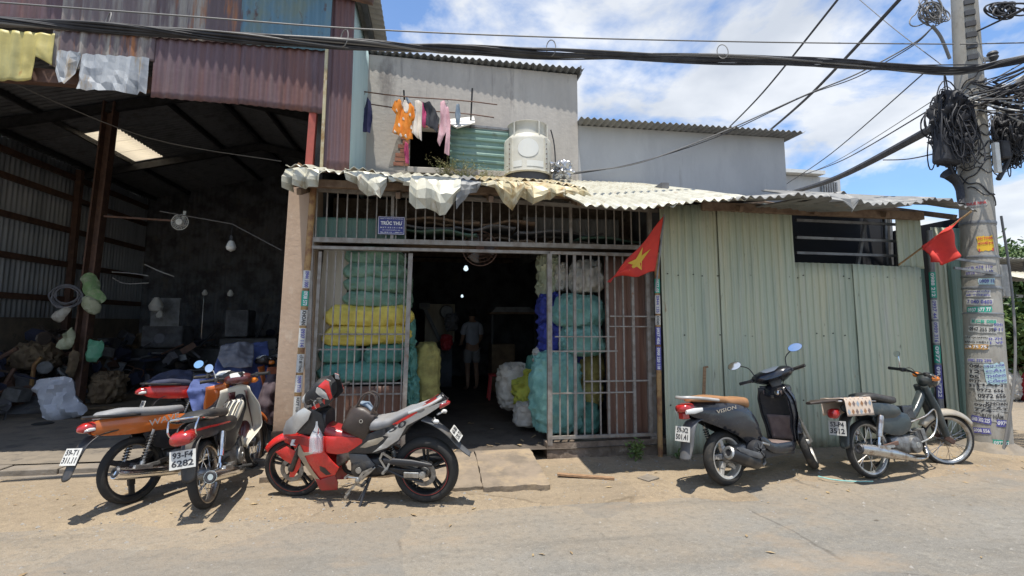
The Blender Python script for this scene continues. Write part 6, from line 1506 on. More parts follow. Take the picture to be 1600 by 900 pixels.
b_ = MB(Bm); b_.loft([(-.66, .02, .752, .03, .012), (-.56, .02, .762, .075, .02), (-.30, 0, .770, .085, .012), (-.1, 0, .768, .085, .010)], 14, 3); b_.build('body', 'leather_brown', bd, smooth=60)

# ---------------------------------------------------------------- red and silver sport motorcycle
def sport_bike():
    p0, q0 = G(667, 789), G(470, 781)
    root = thing('motorcycle', (p0.x, p0.y, gz(p0.x, p0.y)), 'red and silver sport motorcycle parked broadside before the gate', 'motorcycle', world=False)
    root.rotation_euler = (-.13, 0, atan2(q0.y - p0.y, q0.x - p0.x)); sc_ = .955; root.scale = (sc_, sc_, sc_)
    def T(cx, cy): return ((1022 - cx) / 605.0, (800 - (1022 - cx) * .058 - cy) / 605.0)
    def TP(*pts): return [T(*p) for p in pts]
    WB = 1.28; hx, hz = 1.06, .80; M = steer_matrix(5, hx, hz, radians(25))
    wheel(root, 0, .305, .12, 'twin', None, 'black_metal', disc=1, stripe='paint_deep_red'); wheel(root, WB, .292, .09, 'twin', M, 'black_metal', disc=1, stripe='paint_deep_red')
    def plate(b_, prof, yf, sides=(1, -1), t=.006, step=.045, edge=.007, er=.02, smooth_it=0): return globals()['plate'](b_, prof, yf, sides, t, step, edge, er, smooth_it)
    nar = lambda a, c_, xa, xb: (lambda x, z: a + (c_ - a) * smooth01((x - xa) / (xb - xa)))
    # fork and front fender
    for s_ in (1, -1):
        b_ = MB(M); b_.tube([V3(hx + .02, s_ * .09, hz), V3(hx + .10, s_ * .09, hz - .22), V3(hx + .101, s_ * .09, hz - .22), V3(WB, s_ * .09, .292)], [.016, .016, .025, .025], 12); b_.build('fork_leg', 'black_metal', root)
    b_ = MB(M); fender_arc(b_, WB, .292, .335, radians(32), radians(118), .13, .05, 26, .6); b_.build('front_fender', 'paint_red', root, smooth=70, solid=.005)
    b_ = MB(M); plate(b_, TP((160, 470), (220, 442), (300, 485), (300, 560), (258, 622), (232, 620), (244, 545), (200, 515)), lambda x, z: .085, t=.008); b_.build('fender_side', 'paint_red', root, smooth=45)
    # fairings
    yA = lambda x, z: .155 - .09 * smooth01((x - 1.0) / .35) - .25 * max(0, .40 - z)
    b_ = MB(); plate(b_, TP((203, 378), (285, 368), (420, 388), (470, 392), (470, 470), (548, 562), (520, 606), (430, 632), (395, 590), (330, 515), (285, 455), (203, 425)), yA, t=.01); fa = b_.build('side_fairing', 'paint_red', root, smooth=45)
    b_ = MB(); plate(b_, TP((395, 600), (430, 632), (520, 606), (535, 650), (532, 690), (440, 692), (425, 680)), lambda x, z: .125, t=.01); b_.build('belly_fairing', 'paint_deep_red', root, smooth=45)
    b_ = MB(); plate(b_, TP((278, 462), (320, 430), (345, 470), (410, 462), (405, 475), (352, 488), (400, 580), (430, 632), (425, 680), (395, 620), (330, 520)), lambda x, z: yA(x, z) + .007, t=.004, edge=.001, smooth_it=0); b_.build('fairing_decal', 'paint_champagne', root, smooth=45)
    b_ = MB(); plate(b_, TP((440, 545), (470, 558), (500, 600), (470, 604), (440, 575)), lambda x, z: yA(x, z) + .003, t=.004, edge=.001); b_.build('vent', 'black_plastic', root, smooth=45)
    b_ = MB(); plate(b_, TP((220, 392), (300, 380), (400, 392), (405, 440), (310, 425), (240, 430)), lambda x, z: yA(x, z) + .005, t=.004, edge=.001); b_.build('fairing_decal', 'paint_deep_red', root, smooth=45)
    b_ = MB()     # winged emblem on both fairings
    for pts in (((250, 432), (262, 404), (290, 402), (278, 412), (284, 418), (272, 420), (278, 426), (262, 426), (292, 436), (252, 440)),):
        plate(b_, TP(*pts), lambda x, z: yA(x, z) + .010, t=.002, edge=0, smooth_it=0, step=.03)
    b_.build('emblem', 'ink_white', root, smooth=None)
    b_ = MB(); plate(b_, TP((455, 385), (600, 395), (706, 405), (692, 425), (600, 480), (540, 488), (468, 478)), lambda x, z: .135 - .05 * smooth01((.62 - x) / .2), t=.01); b_.build('tank_cover', 'paint_red', root, smooth=45)
    b_ = MB(); b_.loft([(.50, 0, .60, .085, .06), (.60, 0, .57, .10, .09), (.75, 0, .585, .105, .085), (.90, 0, .64, .11, .07), (1.0, 0, .70, .10, .06)], 18, 3); b_.build('tunnel', 'paint_deep_red', root, smooth=60)
    # nose
    b_ = MB(); b_.loft([(.92, 0, .75, .10, .10), (1.04, 0, .76, .105, .085), (1.18, 0, .70, .085, .07), (1.30, 0, .64, .05, .04), (1.35, 0, .62, .03, .02)], 20, 3); b_.build('nose_inner', 'black_plastic', root, smooth=60)
    b_ = MB(); plate(b_, TP((203, 352), (228, 300), (300, 250), (352, 218), (396, 244), (380, 286), (338, 326), (304, 360), (270, 368), (203, 378)), lambda x, z: .158 - .09 * smooth01((x - 1.14) / .26) - .12 * max(0, z - .80), t=.01); b_.build('nose_cowl', 'paint_silver', root, smooth=45)
    b_ = MB(); plate(b_, TP((300, 366), (340, 300), (362, 240), (400, 236), (446, 262), (462, 330), (462, 388), (420, 386)), lambda x, z: .112, t=.01); b_.build('inner_panel', 'black_plastic', root, smooth=45)
    b_ = MB(); b_.grid(lambda u, v: V3(1.13 + .24 * v, (u - .5) * (.20 - .13 * v), .86 - .19 * v - .06 * (2 * u - 1) ** 2), 10, 8); b_.build('nose_top', 'paint_silver', root, smooth=60, solid=.006)
    b_ = MB(); b_.loft([(1.345, 0, .62, .06, .035), (1.375, 0, .60, .045, .025), (1.385, 0, .59, .015, .01)], 14, 2.5); b_.build('position_lamp', 'lens_clear', root, smooth=60)
    # handlebar cowl with headlight
    b_ = MB(M); b_.loft([(.88, 0, 1.04, .07, .06), (.93, 0, 1.04, .11, .115), (1.0, 0, 1.03, .115, .115), (1.06, 0, 1.0, .10, .09), (1.12, 0, .955, .075, .06)], 18, 4); b_.build('handlebar_cowl', 'black_plastic', root, smooth=40)
    b_ = MB(M); plate(b_, TP((360, 190), (372, 165), (440, 88), (470, 70), (498, 82), (514, 180), (480, 212), (390, 236)), lambda x, z: .140 - .08 * smooth01((x - .96) / .16) - .2 * max(0, z - 1.06), t=.02); b_.build('cowl_side', 'black_plastic', root, smooth=45)
    b_ = MB(M); plate(b_, TP((372, 228), (470, 168), (470, 200), (392, 236)), lambda x, z: .150 - .08 * smooth01((x - .96) / .16), t=.01); plate(b_, TP((432, 100), (470, 68), (492, 80), (512, 168), (500, 180), (470, 118)), lambda x, z: .150 - .08 * smooth01((x - .96) / .16) - .2 * max(0, z - 1.06), t=.01); b_.build('cowl_panel', 'paint_red', root, smooth=45)
    b_ = MB(M); plate(b_, TP((425, 105), (446, 110), (480, 140), (492, 176), (470, 170), (440, 150), (418, 130)), lambda x, z: .153 - .08 * smooth01((x - .96) / .16) - .2 * max(0, z - 1.06), t=.01); plate(b_, TP((474, 66), (497, 78), (500, 104), (478, 98)), lambda x, z: .11, t=.01); b_.build('cowl_panel', 'paint_silver', root, smooth=45)
    b_ = MB(M); b_.loft([(1.13, 0, .96, .085, .055), (1.165, 0, .945, .06, .04), (1.18, 0, .935, .02, .015)], 16, 2.4); b_.build('headlight', 'lens_clear', root, smooth=60)
    handlebars(root, .98, .965, .33, M, sweep=.12)
    control_cables(root, M, .97, .97, 1.1, .62, .24)
    # seat and tail
    b_ = MB(); b_.loft([(-.06, 0, .885, .05, .02), (.02, 0, .875, .095, .032), (.15, 0, .845, .11, .042), (.24, 0, .80, .12, .042), (.30, 0, .765, .13, .048), (.42, 0, .735, .13, .055), (.52, 0, .725, .11, .058), (.585, 0, .715, .07, .05)], 22, 3); b_.build('seat', 'seat_grey', root, smooth=60)
    yT = lambda x, z: .125 - .08 * smooth01((.25 - x) / .45)
    b_ = MB(); plate(b_, TP((585, 482), (665, 400), (850, 340), (1000, 262), (1115, 192), (1150, 228), (1060, 290), (950, 352), (880, 440), (770, 492), (690, 492)), lambda x, z: yT(x, z) - .006, t=.012); b_.build('tail_inner', 'black_plastic', root, smooth=45)
    b_ = MB(); plate(b_, TP((740, 486), (800, 440), (835, 400), (800, 392), (930, 308), (1060, 238), (1115, 194), (1120, 206), (1050, 258), (1150, 226), (1146, 240), (1040, 300), (935, 345), (890, 420), (820, 462)), lambda x, z: yT(x, z) + .004, t=.01); tp_ = b_.build('tail_panel', 'paint_silver', root, smooth=45)
    b_ = MB(); plate(b_, TP((668, 455), (715, 420), (800, 400), (808, 410), (770, 440), (700, 458)), lambda x, z: yT(x, z) + .004, t=.008); b_.build('tail_panel', 'paint_champagne', root, smooth=45)
    for s_ in (1, -1):
        b_ = MB(); put_text(b_, '150', V3(T(865, 352)[0], s_ * (yT(.26, .7) + .016), T(865, 352)[1]), V3(-s_, 0, .42), V3(.30 * s_ * 0, 0, 1), w=.24, h=.06, bold=.02)
        b_.build('lettering', 'ink_black', root, smooth=None)
    b_ = MB(); plate(b_, TP((860, 330), (960, 280), (1090, 205), (1100, 214), (970, 292), (870, 340)), lambda x, z: yT(x, z) + .008, t=.004, edge=.001); b_.build('stripe', 'paint_red', root, smooth=45)
    b_ = MB(); b_.tube(curve_pts([V3(.12, .115, .86), V3(-.06, .10, .93), V3(-.15, .05, .975), V3(-.16, 0, .98), V3(-.15, -.05, .975), V3(-.06, -.10, .93), V3(.12, -.115, .86)], 5), .014, 8); b_.build('grab_rail', 'paint_silver', root)
    b_ = MB(); b_.loft([(-.235, 0, .93, .01, .01), (-.21, 0, .925, .045, .02), (-.15, 0, .905, .06, .03)], 14, 2.6); b_.build('tail_lamp', 'lens_red', root, smooth=60)
    for s_ in (1, -1):
        b_ = MB(); b_.tube([V3(-.10, s_ * .05, .80), V3(-.13, s_ * .13, .80)], .008, 6); b_.lathe([(0, .03), (.018, .02), (.02, -.01), (0, -.03)], V3(-.14, s_ * .15, .80), (-1, 0, 0), 10); b_.build('turn_signal', 'lens_clear', root, smooth=60)
    # plate holder
    b_ = MB(); cp = curve_pts([V3(.02, 0, .80), V3(-.10, 0, .75), V3(-.22, 0, .66), V3(-.33, 0, .54), V3(-.42, 0, .47)], 5); b_.grid(lambda u, v: cp[round(u * (len(cp) - 1))] + V3(0, (v - .5) * (.15 - .06 * u), -.02 * abs(v - .5) * 2), len(cp) - 1, 6); b_.build('plate_holder', 'grey_plastic', root, smooth=60, solid=.008)
    number_plate(root, (-.29, 0, .645), (-.78, 0, .62), '60-B8', '120.73', w=.17, h=.13)
    # machinery
    engine_block(root, .55, .33, cyl=False, m_='black_metal')
    b_ = MB(); b_.loft([(.58, 0, .47, .08, .08), (.68, 0, .50, .085, .10), (.76, 0, .46, .08, .10), (.84, 0, .38, .06, .08)], 16, 3); b_.build('cylinder_head', 'engine_alloy', root, smooth=50)
    b_ = MB(); plate(b_, TP((600, 490), (700, 500), (750, 560), (720, 580), (650, 560), (610, 540)), lambda x, z: .115, t=.01); b_.build('frame_cover', 'grey_plastic', root, smooth=45)
    for s_ in (1, -1):
        b_ = MB(); b_.bar((-.03, s_ * .10, .305), (.44, s_ * .085, .33), .03, .055); b_.bar((.02, s_ * .10, .33), (.42, s_ * .09, .42), .02, .03); b_.build('swing_arm', 'black_metal', root, smooth=None, bevel=.008)
    b_ = MB(); b_.loft([(-.09, .125, .395, .012, .012), (.10, .125, .41, .016, .03), (.36, .12, .42, .016, .03)], 12, 3); b_.build('chain_guard', 'black_plastic', root, smooth=50)
    b_ = MB(); b_.box((.10, .135, .305), (.14, .02, .05)); b_.build('axle_plate', 'alloy', root, smooth=None, bevel=.006); b_ = MB(); b_.lathe([(0, .15), (.03, .145), (.035, .12)], (0, 0, .305), (0, 1, 0), 14); b_.build('axle_nut', 'alloy', root)
    b_ = MB(); b_.tube(curve_pts([V3(.42, .10, .37), V3(.2, .105, .275), V3(0, .105, .235)], 4), .012, 6); b_.tube(curve_pts([V3(.42, .10, .43), V3(.2, .105, .40), V3(0, .105, .375)], 4), .012, 6); b_.build('chain', 'dark_steel', root)
    shock(root, (.30, 0, .42), (.38, 0, .66), 0)
    for s_ in (1, -1):
        b_ = MB()
        for a, c_ in (((590, 705), (650, 650)), ((650, 650), (745, 568)), ((655, 640), (690, 590)), ((690, 590), (745, 568)), ((650, 650), (700, 670))): b_.bar(V3(*(T(*a)[0], s_ * .15, T(*a)[1])), V3(*(T(*c_)[0], s_ * .15, T(*c_)[1])), .012, .022)
        b_.lathe([(0, .02), (.022, .015), (.024, 0)], V3(T(660, 632)[0], s_ * .15, T(660, 632)[1]), (0, s_, 0), 12); b_.tube([V3(T(610, 700)[0], s_ * .14, T(610, 700)[1]), V3(T(610, 700)[0], s_ * .23, T(610, 700)[1])], .014, 8); b_.build('footpeg_bracket', 'alloy', root, smooth=40)
        b_ = MB()
        for a, c_ in (((785, 520), (818, 575)), ((800, 488), (850, 520)), ((850, 520), (818, 588)), ((785, 520), (800, 488))): b_.bar(V3(T(*a)[0], s_ * .13, T(*a)[1]), V3(T(*c_)[0], s_ * .13, T(*c_)[1]), .012, .018)
        b_.tube([V3(T(818, 580)[0], s_ * .13, T(818, 580)[1]), V3(T(818, 580)[0], s_ * .21, T(818, 580)[1])], .014, 8); b_.build('passenger_bracket', 'alloy', root, smooth=40)
    b_ = MB(); b_.tube(curve_pts([V3(.50, .10, .25), V3(.535, .15, .14), V3(.56, .205, .03)], 4), .013, 8); b_.box((.575, .215, .022), (.08, .045, .012)); b_.tube([V3(.49, .10, .26), V3(.58, .19, .08)], .006, 6); b_.build('kickstand', 'dark_steel', root)
    muffler(root, [V3(.82, -.03, .34), V3(.80, -.08, .22), V3(.60, -.12, .18), V3(.35, -.16, .22), V3(.10, -.17, .30), V3(-.15, -.17, .36)], [.02, .02, .022, .04, .052, .05], 'black_metal')
    return root
sport = sport_bike(); Sm = bike_mat(sport)
bagr = thing('handbag', bike_pt(sport, (.63, 0, .65)), 'dark brown leather handbag hung between the seat and handlebars', 'bag')
Bx = Sm @ Matrix.Translation((.66, .06, .63)) @ Matrix.Rotation(radians(-24), 4, 'Y') @ Matrix.Rotation(radians(8), 4, 'X')
b_ = MB(Bx); b_.loft([(-.13, 0, .10, .06, .10), (-.11, 0, .13, .085, .13), (0, 0, .14, .10, .14), (.10, 0, .13, .085, .13), (.125, 0, .11, .06, .11)], 24, 3.6); b_.build('body', 'leather_brown', bagr, smooth=50)
for y in (-.06, .06):
    b_ = MB(Bx); b_.tube(curve_pts([V3(-.075, y, .25), V3(-.07, y * .9, .36), V3(-.03, y * .8, .41), V3(.03, y * .8, .41), V3(.07, y * .9, .36), V3(.075, y, .25)], 5), .010, 8); b_.build('handle', 'leather_brown', bagr)
b_ = MB(Bx); b_.lathe([(.012, -.003), (.018, -.003), (.018, .003), (.012, .003)], (-.03, .105, .17), (0, 1, 0), 16, close=True); b_.build('buckle', 'chrome', bagr)
b_ = MB(Bx); b_.loft([(-.06, .02, .28, .03, .02), (.0, .0, .30, .045, .03), (.07, -.01, .285, .03, .02)], 12, 2.2); b_.build('contents', 'laundry_denim', bagr)
cupr = thing('plastic_cup', bike_pt(sport, (.98, .17, .52)), 'clear plastic cup in a carrier bag hanging on the red motorcycle', 'cup')
cc = bike_pt(sport, (.97, .19, .515))
b_ = MB(); b_.lathe([(0, 0), (.033, 0), (.036, .005), (.046, .12), (.048, .122), (.044, .119), (.034, .008), (0, .006)], cc, (0, 0, 1), 18); b_.build('cup', 'clear_plastic', cupr)
b_ = MB(); b_.lathe([(.048, .12), (.045, .135), (.030, .15), (0, .152)], cc, (0, 0, 1), 18); b_.build('lid', 'clear_plastic', cupr)
b_ = MB(); b_.tube([cc + V3(.01, -.01, .02), cc + V3(.02, -.03, .20)], .004, 6); b_.build('straw', 'plastic_red', cupr)
hk = bike_pt(sport, (.98, .14, .80))
b_ = MB(); b_.grid(lambda u, v: (lambda k, z: cc + V3(cos(2 * pi * u) * k * (1 + .15 * sin(9 * u * 6.28)), sin(2 * pi * u) * k * (1 + .15 * sin(7 * u * 6.28)), z) + (hk - cc - V3(0, 0, .29)) * smooth01((z - .1) / .2) * .9)(.052 - .045 * smooth01((v - .42) / .5), -.006 + .27 * v), 24, 10); b_.build('carrier', 'clear_plastic', cupr, smooth=60)

# ---------------------------------------------------------------- navy scooter
def scooter():
    p0, q0 = G(1118, 765), G(1255, 748)
    root = thing('scooter', (p0.x + .13, p0.y + .0, gz(p0.x, p0.y)), 'dark navy scooter with tan seat parked by the green wall', 'scooter', world=False)
    root.rotation_euler = (-.11, 0, radians(17)); root.scale = (.98, .98, .98)
    WB = 1.23; M = steer_matrix(36, .98, .85, radians(26))
    wheel(root, 0, .262, .10, 'cast', None, 'paint_silver', n=5); wheel(root, WB, .275, .082, 'cast', M, 'paint_silver', n=5)
    hw = lambda x, z: (.165 if x > .1 else .165 - .11 * smooth01((.1 - x) / .6)) - .22 * max(0, .55 - z) - .25 * max(0, z - .74)
    b_ = MB(); plate(b_, [(-.46, .80), (-.30, .825), (.0, .80), (.22, .755), (.34, .66), (.42, .48), (.52, .32), (.40, .27), (.28, .36), (.12, .46), (-.10, .56), (-.34, .66), (-.46, .72)], hw, t=.012, step=.05, edge=.02, er=.06); b_.build('side_cover', 'paint_navy', root, smooth=50)
    b_ = MB(); plate(b_, [(-.34, .66), (-.10, .56), (.14, .45), (.30, .34), (.36, .44), (.20, .56), (-.05, .64), (-.30, .70)], lambda x, z: hw(x, z) - .008, t=.012, step=.05); b_.build('under_cover', 'black_plastic', root, smooth=50)
    b_ = MB(); b_.loft([(-.42, 0, .76, .05, .03), (-.2, 0, .74, .10, .07), (.1, 0, .68, .12, .12), (.3, 0, .56, .11, .16), (.40, 0, .45, .10, .14)], 18, 3); b_.build('inner_body', 'black_plastic', root, smooth=50)
    for s_ in (1, -1):
        b_ = MB(); put_text(b_, 'VISION', V3(-.05, s_ * (hw(-.05, .735) + .006), .735), V3(-s_, -.16 if s_ < 0 else -.16, .14), (0, 0, 1), w=.24, h=.035, bold=.01)
        b_.build('lettering', 'paint_champagne', root, smooth=None)
    # seat
    b_ = MB(); b_.loft([(-.40, 0, .845, .05, .015), (-.33, 0, .85, .10, .03), (-.15, 0, .845, .125, .038), (-.02, 0, .825, .13, .04), (.06, 0, .80, .135, .05), (.22, 0, .79, .135, .055), (.33, 0, .775, .11, .055), (.39, 0, .755, .06, .04)], 22, 3); b_.build('seat', 'seat_tan', root, smooth=60)
    b_ = MB(); b_.tube(curve_pts([V3(-.12, .13, .83), V3(-.32, .125, .86), V3(-.46, .08, .875), V3(-.50, 0, .875), V3(-.46, -.08, .875), V3(-.32, -.125, .86), V3(-.12, -.13, .83)], 5), .015, 8); b_.build('grab_rail', 'paint_silver', root)
    b_ = MB(); b_.loft([(-.53, 0, .765, .015, .015), (-.515, 0, .77, .06, .035), (-.46, 0, .775, .078, .045), (-.40, 0, .775, .08, .045)], 18, 2.8); tl_ = b_.build('tail_lamp', 'lens_red', root, smooth=60)
    for s_ in (1, -1):
        b_ = MB(); b_.loft([(-.50, s_ * .065, .74, .012, .02), (-.42, s_ * .092, .745, .012, .028), (-.33, s_ * .112, .755, .006, .018)], 12, 2.5); b_.build('rear_signal', 'lens_clear', tl_, smooth=60)
    b_ = MB(); b_.box((-.47, 0, .70), (.08, .07, .06)); b_.build('reflector', 'lens_red', root, smooth=None, bevel=.008)
    b_ = MB(); cp = curve_pts([V3(-.25, 0, .66), V3(-.40, 0, .64), V3(-.47, 0, .54), V3(-.50, 0, .42), V3(-.55, 0, .30)], 5); b_.grid(lambda u, v: cp[round(u * (len(cp) - 1))] + V3(.03 * (2 * v - 1) ** 2, (v - .5) * (.13 + .04 * sin(u * 3)), 0), len(cp) - 1, 8); b_.build('rear_mudguard', 'grey_plastic', root, smooth=60, solid=.006)
    number_plate(root, (-.515, 0, .535), (-.97, 0, .2), '59-X2', '501.41')
    # floor and leg shield
    b_ = MB(); plate(b_, [(.36, .42), (.46, .30), (.60, .245), (.86, .245), (.99, .31), (1.0, .38), (.90, .345), (.56, .345), (.44, .44)], lambda x, z: .165 - .06 * smooth01((x - .85) / .15), t=.012, step=.05); b_.build('floor_side', 'paint_navy', root, smooth=50)
    b_ = MB(); b_.box((.67, 0, .325), (.50, .29, .03)); b_.box((.67, 0, .26), (.46, .26, .09)); b_.build('floor_board', 'black_plastic', root, smooth=None, bevel=.012)
    b_ = MB(); b_.grid(lambda u, v: V3(.50 + .36 * v, (u - .5) * .26, .343 + .0015 * sin(v * 120)), 2, 60); b_.build('floor_mat', 'floor_mat_brown', root, smooth=40, solid=.004)
    def wsh(v): return .172 + .028 * smooth01((v - .2) / .3) - .045 * smooth01((v - .75) / .25)
    def inner(u, v): return V3(.915 + .02 * v - .05 * v * v - .06 * abs(u) ** 2.5 + .03 * (1 - v), wsh(v) * u, .335 + .56 * v)
    arc_sheet(root, 'inner_shield', 'black_plastic', inner)
    b_ = MB(); b_.grid(lambda u, v: inner((2 * u - 1) * .72, .02 + .46 * v) - V3(.012, 0, 0), 10, 8); b_.build('shield_mat', 'floor_mat_brown', root, smooth=60, solid=.006)
    def outer(u, v): return V3(1.02 + .055 * sin(pi * v) - .11 * abs(u) ** 2.0 - .05 * v, (wsh(v) + .004) * u, .335 + .58 * v)
    arc_sheet(root, 'front_apron', 'paint_navy', outer)
    for s_ in (1, -1):
        b_ = MB(); plate(b_, [(.84, .86), (.95, .90), (.985, .80), (.97, .55), (.94, .36), (.885, .36), (.86, .60), (.845, .75)], lambda x, z: .155 + .035 * smooth01((z - .45) / .2) - .04 * smooth01((z - .76) / .14), sides=(s_,), t=.01, step=.05); b_.build('shield_edge', 'paint_navy', root, smooth=50)
    b_ = MB(); b_.loft([(.86, 0, .845, .12, .05), (.92, 0, .87, .15, .06), (1.0, 0, .88, .13, .055), (1.05, 0, .85, .08, .04)], 18, 3); b_.build('shield_top', 'paint_navy', root, smooth=60)
    b_ = MB(); plate(b_, [(.845, .86), (.90, .90), (.94, .875), (.90, .83), (.85, .82)], lambda x, z: .125, sides=(-1, 1), t=.01, step=.03); b_.build('trim', 'floor_mat_brown', root, smooth=50)
    b_ = MB(); b_.lathe([(.0, .01), (.014, .012), (.024, .008), (.028, 0)], (.848, -.06, .845), (-1, 0, .2), 16); b_.build('key_lock', 'chrome', root)
    b_ = MB(); b_.box((.845, 0, .80), (.03, .02, .03)); b_.build('bag_hook', 'black_plastic', root, smooth=None)
    # handlebar unit
    b_ = MB(M); b_.loft([(.80, 0, 1.02, .12, .030), (.86, 0, 1.035, .215, .058), (.93, 0, 1.035, .21, .075), (1.01, 0, 1.015, .155, .075), (1.07, 0, .99, .09, .05)], 22, 2.8); b_.build('handlebar_cowl', 'paint_navy', root, smooth=60)
    b_ = MB(M); b_.loft([(.88, 0, .90, .05, .05), (.90, 0, .96, .06, .06), (.92, 0, 1.0, .07, .05)], 14, 3); b_.build('steering_neck', 'black_plastic', root, smooth=60)
    b_ = MB(M); b_.loft([(.82, 0, 1.055, .06, .010), (.87, 0, 1.095, .10, .010), (.92, 0, 1.108, .08, .008)], 14, 3); b_.build('instrument', 'lens_clear', root, smooth=60)
    b_ = MB(M); b_.loft([(1.05, 0, .99, .095, .05), (1.085, 0, .98, .065, .035), (1.095, 0, .975, .02, .01)], 16, 2.4); b_.build('headlight', 'lens_clear', root, smooth=60)
    handlebars(root, .92, 1.03, .34, M, sweep=.10, rise=.0)
    control_cables(root, M, .90, 1.02, .95, .80, .2)
    for s_ in (1, -1): mirror(root, (.87, s_ * .17, 1.06), s_, up=.17, out=.13, head=(.075, .047), M=M, stalk='black_metal', face=(-.93, 0, .30))
    # fork, fender
    for s_ in (1, -1):
        b_ = MB(M); b_.tube([V3(1.06, s_ * .06, .66), V3(1.14, s_ * .06, .48), V3(1.141, s_ * .06, .48), V3(WB, s_ * .065, .275)], [.014, .014, .020, .020], 10); b_.build('fork_leg', 'alloy', root)
    b_ = MB(M); fender_arc(b_, WB, .275, .33, radians(25), radians(160), .13, .06, 26, .6); b_.build('front_fender', 'paint_navy', root, smooth=70, solid=.005)
    # engine side: exhaust, fan cover, stand
    b_ = MB(); b_.loft([(.02, -.03, .27, .07, .06), (.15, -.02, .29, .09, .09), (.30, 0, .31, .10, .10), (.42, 0, .30, .07, .08)], 16, 3); b_.build('engine', 'engine_alloy', root, smooth=50)
    b_ = MB(); b_.lathe([(.02, .185), (.06, .19), (.088, .182), (.095, .15), (.095, .05)], (.30, 0, .32), (0, -1, 0), 26); fc_ = b_.build('fan_cover', 'black_plastic', root, smooth=40)
    for k in range(7):
        a = k * pi / 3.5; b_ = MB(); b_.bar((.30 + cos(a) * .018, -.192, .32 + sin(a) * .018), (.30 + cos(a) * .07, -.192, .32 + sin(a) * .07), .010, .008); b_.build('fin', 'grey_plastic', fc_, smooth=None)
    muffler(root, [V3(.40, -.05, .20), V3(.38, -.12, .165), V3(.28, -.17, .19), V3(.22, -.185, .21), V3(.05, -.195, .275), V3(-.15, -.20, .345)], [.018, .018, .022, .062, .072, .068], 'black_metal', 'alloy')
    b_ = MB(); plate(b_, [(.24, .30), (.10, .345), (-.08, .40), (-.10, .37), (.05, .30), (.22, .25)], lambda x, z: .275, sides=(-1,), t=.014); b_.build('heat_shield', 'grey_plastic', root, smooth=50)
    b_ = MB(); b_.tube(curve_pts([V3(.46, -.04, .24), V3(.45, -.10, .18), V3(.32, -.15, .165), V3(.22, -.18, .20)], 4), .016, 8); b_.build('header_pipe', 'alloy', root)
    shock(root, (-.02, .11, .28), (-.10, .12, .58), 1)
    b_ = MB(); b_.loft([(-.06, .09, .27, .03, .05), (.15, .11, .29, .045, .08), (.40, .10, .30, .04, .08)], 14, 3); b_.build('drive_case', 'engine_alloy', root, smooth=50)
    kickstand(root, .48, .22)
    for s_ in (1, -1):
        b_ = MB(); b_.box((.40, s_ * .17, .37), (.10, .05, .022), Matrix.Rotation(.3, 3, 'Y')); b_.build('passenger_peg', 'alloy', root, smooth=None, bevel=.006)
    return root
scoot = scooter()

# ================================================================ UTILITY POLE
pb_ = G(1562, 708); pb_.y += .1; pb_.z = 0.0
ptop = P(1503, -60, pb_.y); 
pole = thing('utility_pole', pb_, 'concrete utility pole plastered with paper advertisements at the right', 'pole')
axp = (ptop - pb_).normalized()
def pole_r(z): return .215 - .012 * z
b_ = MB(); pts = [pb_ + axp * (t_ * (ptop - pb_).length) - axp * (.2 if t_ == 0 else 0) for t_ in [k / 12 for k in range(13)]]
b_.tube(pts, [pole_r(p.z) for p in pts], 28); b_.build('shaft', 'pole_concrete', pole, smooth=40)
b_ = MB(); b_.grid(lambda u, v: (lambda a, r_: V3(pb_.x + cos(a) * r_, pb_.y + sin(a) * r_, .14 * (1 - v) ** 1.5 + .015 * nz((a, v, 0), 2, 3)))(2 * pi * u, .20 + .28 * v), 30, 6); b_.build('footing', 'concrete', pole, smooth=60)
def polept(z): return pb_ + axp * (z / axp.z)
_cr = random.Random(77)
def card(z, ang, w, h, m_, lines, ink='ink_black', rot=0.0, lift=.004):
    """a paper sheet pasted round the pole; ang: degrees to the right of the camera side"""
    c = polept(z); fr = CAM - c; fr.z = 0; fr.normalize(); a0 = atan2(fr.y, fr.x) + radians(ang); r_ = pole_r(z) + lift; rot = rot + _cr.uniform(-.06, .06)
    def pt(u, v, dr=0.0):
        uu, vv = (u - .5) * w, (v - .5) * h; uu, vv = uu * cos(rot) - vv * sin(rot), uu * sin(rot) + vv * cos(rot)
        a = a0 + uu / r_; return polept(z + vv) + V3(cos(a), sin(a), 0) * (r_ + dr + .004 * max(0, nz((u * 2, v * 2, z), 1, 4)))
    b_ = MB(); b_.grid(lambda u, v: pt(u + (_cr.uniform(-.05, .03) if u in (0, 1) else 0), v + (_cr.uniform(-.06, .04) if v in (0, 1) else 0)), 10, 4); cd = b_.build('poster', m_, pole, smooth=60)
    n = len(lines)
    for k, tx in enumerate(lines):
        if not tx: continue
        tw, th = text_size(tx, .03); vs, fs = text_mesh(tx, 1.0, .03); lh = 1.0 / n
        sx = min(.90 / tw, 99); b_ = MB(); hh = lh * .62 / th
        b_.add([pt(.5 + v.x * sx, 1 - lh * (k + .5) + v.y * hh, .0055) for v in vs], fs); b_.build('lettering', ink, cd, smooth=None)
mat('paper_white', (0.54, 0.53, 0.49), 0.85, col2=(0.42, 0.405, 0.37), ns=16, col3=(0.28, 0.26, 0.235), n3=11, lo3=.6, hi3=.72)
mat('paper_aqua', (0.42, 0.58, 0.60), 0.8, col2=(0.36, 0.50, 0.52), ns=8)
mat('paper_orange', (0.62, 0.34, 0.10), 0.8)
mat('paper_yellow', (0.72, 0.44, 0.03), 0.7)
mat('paper_grey', (0.44, 0.43, 0.40), 0.85, col2=(0.33, 0.32, 0.295), ns=14, col3=(0.22, 0.21, 0.19), n3=9, lo3=.58, hi3=.7)
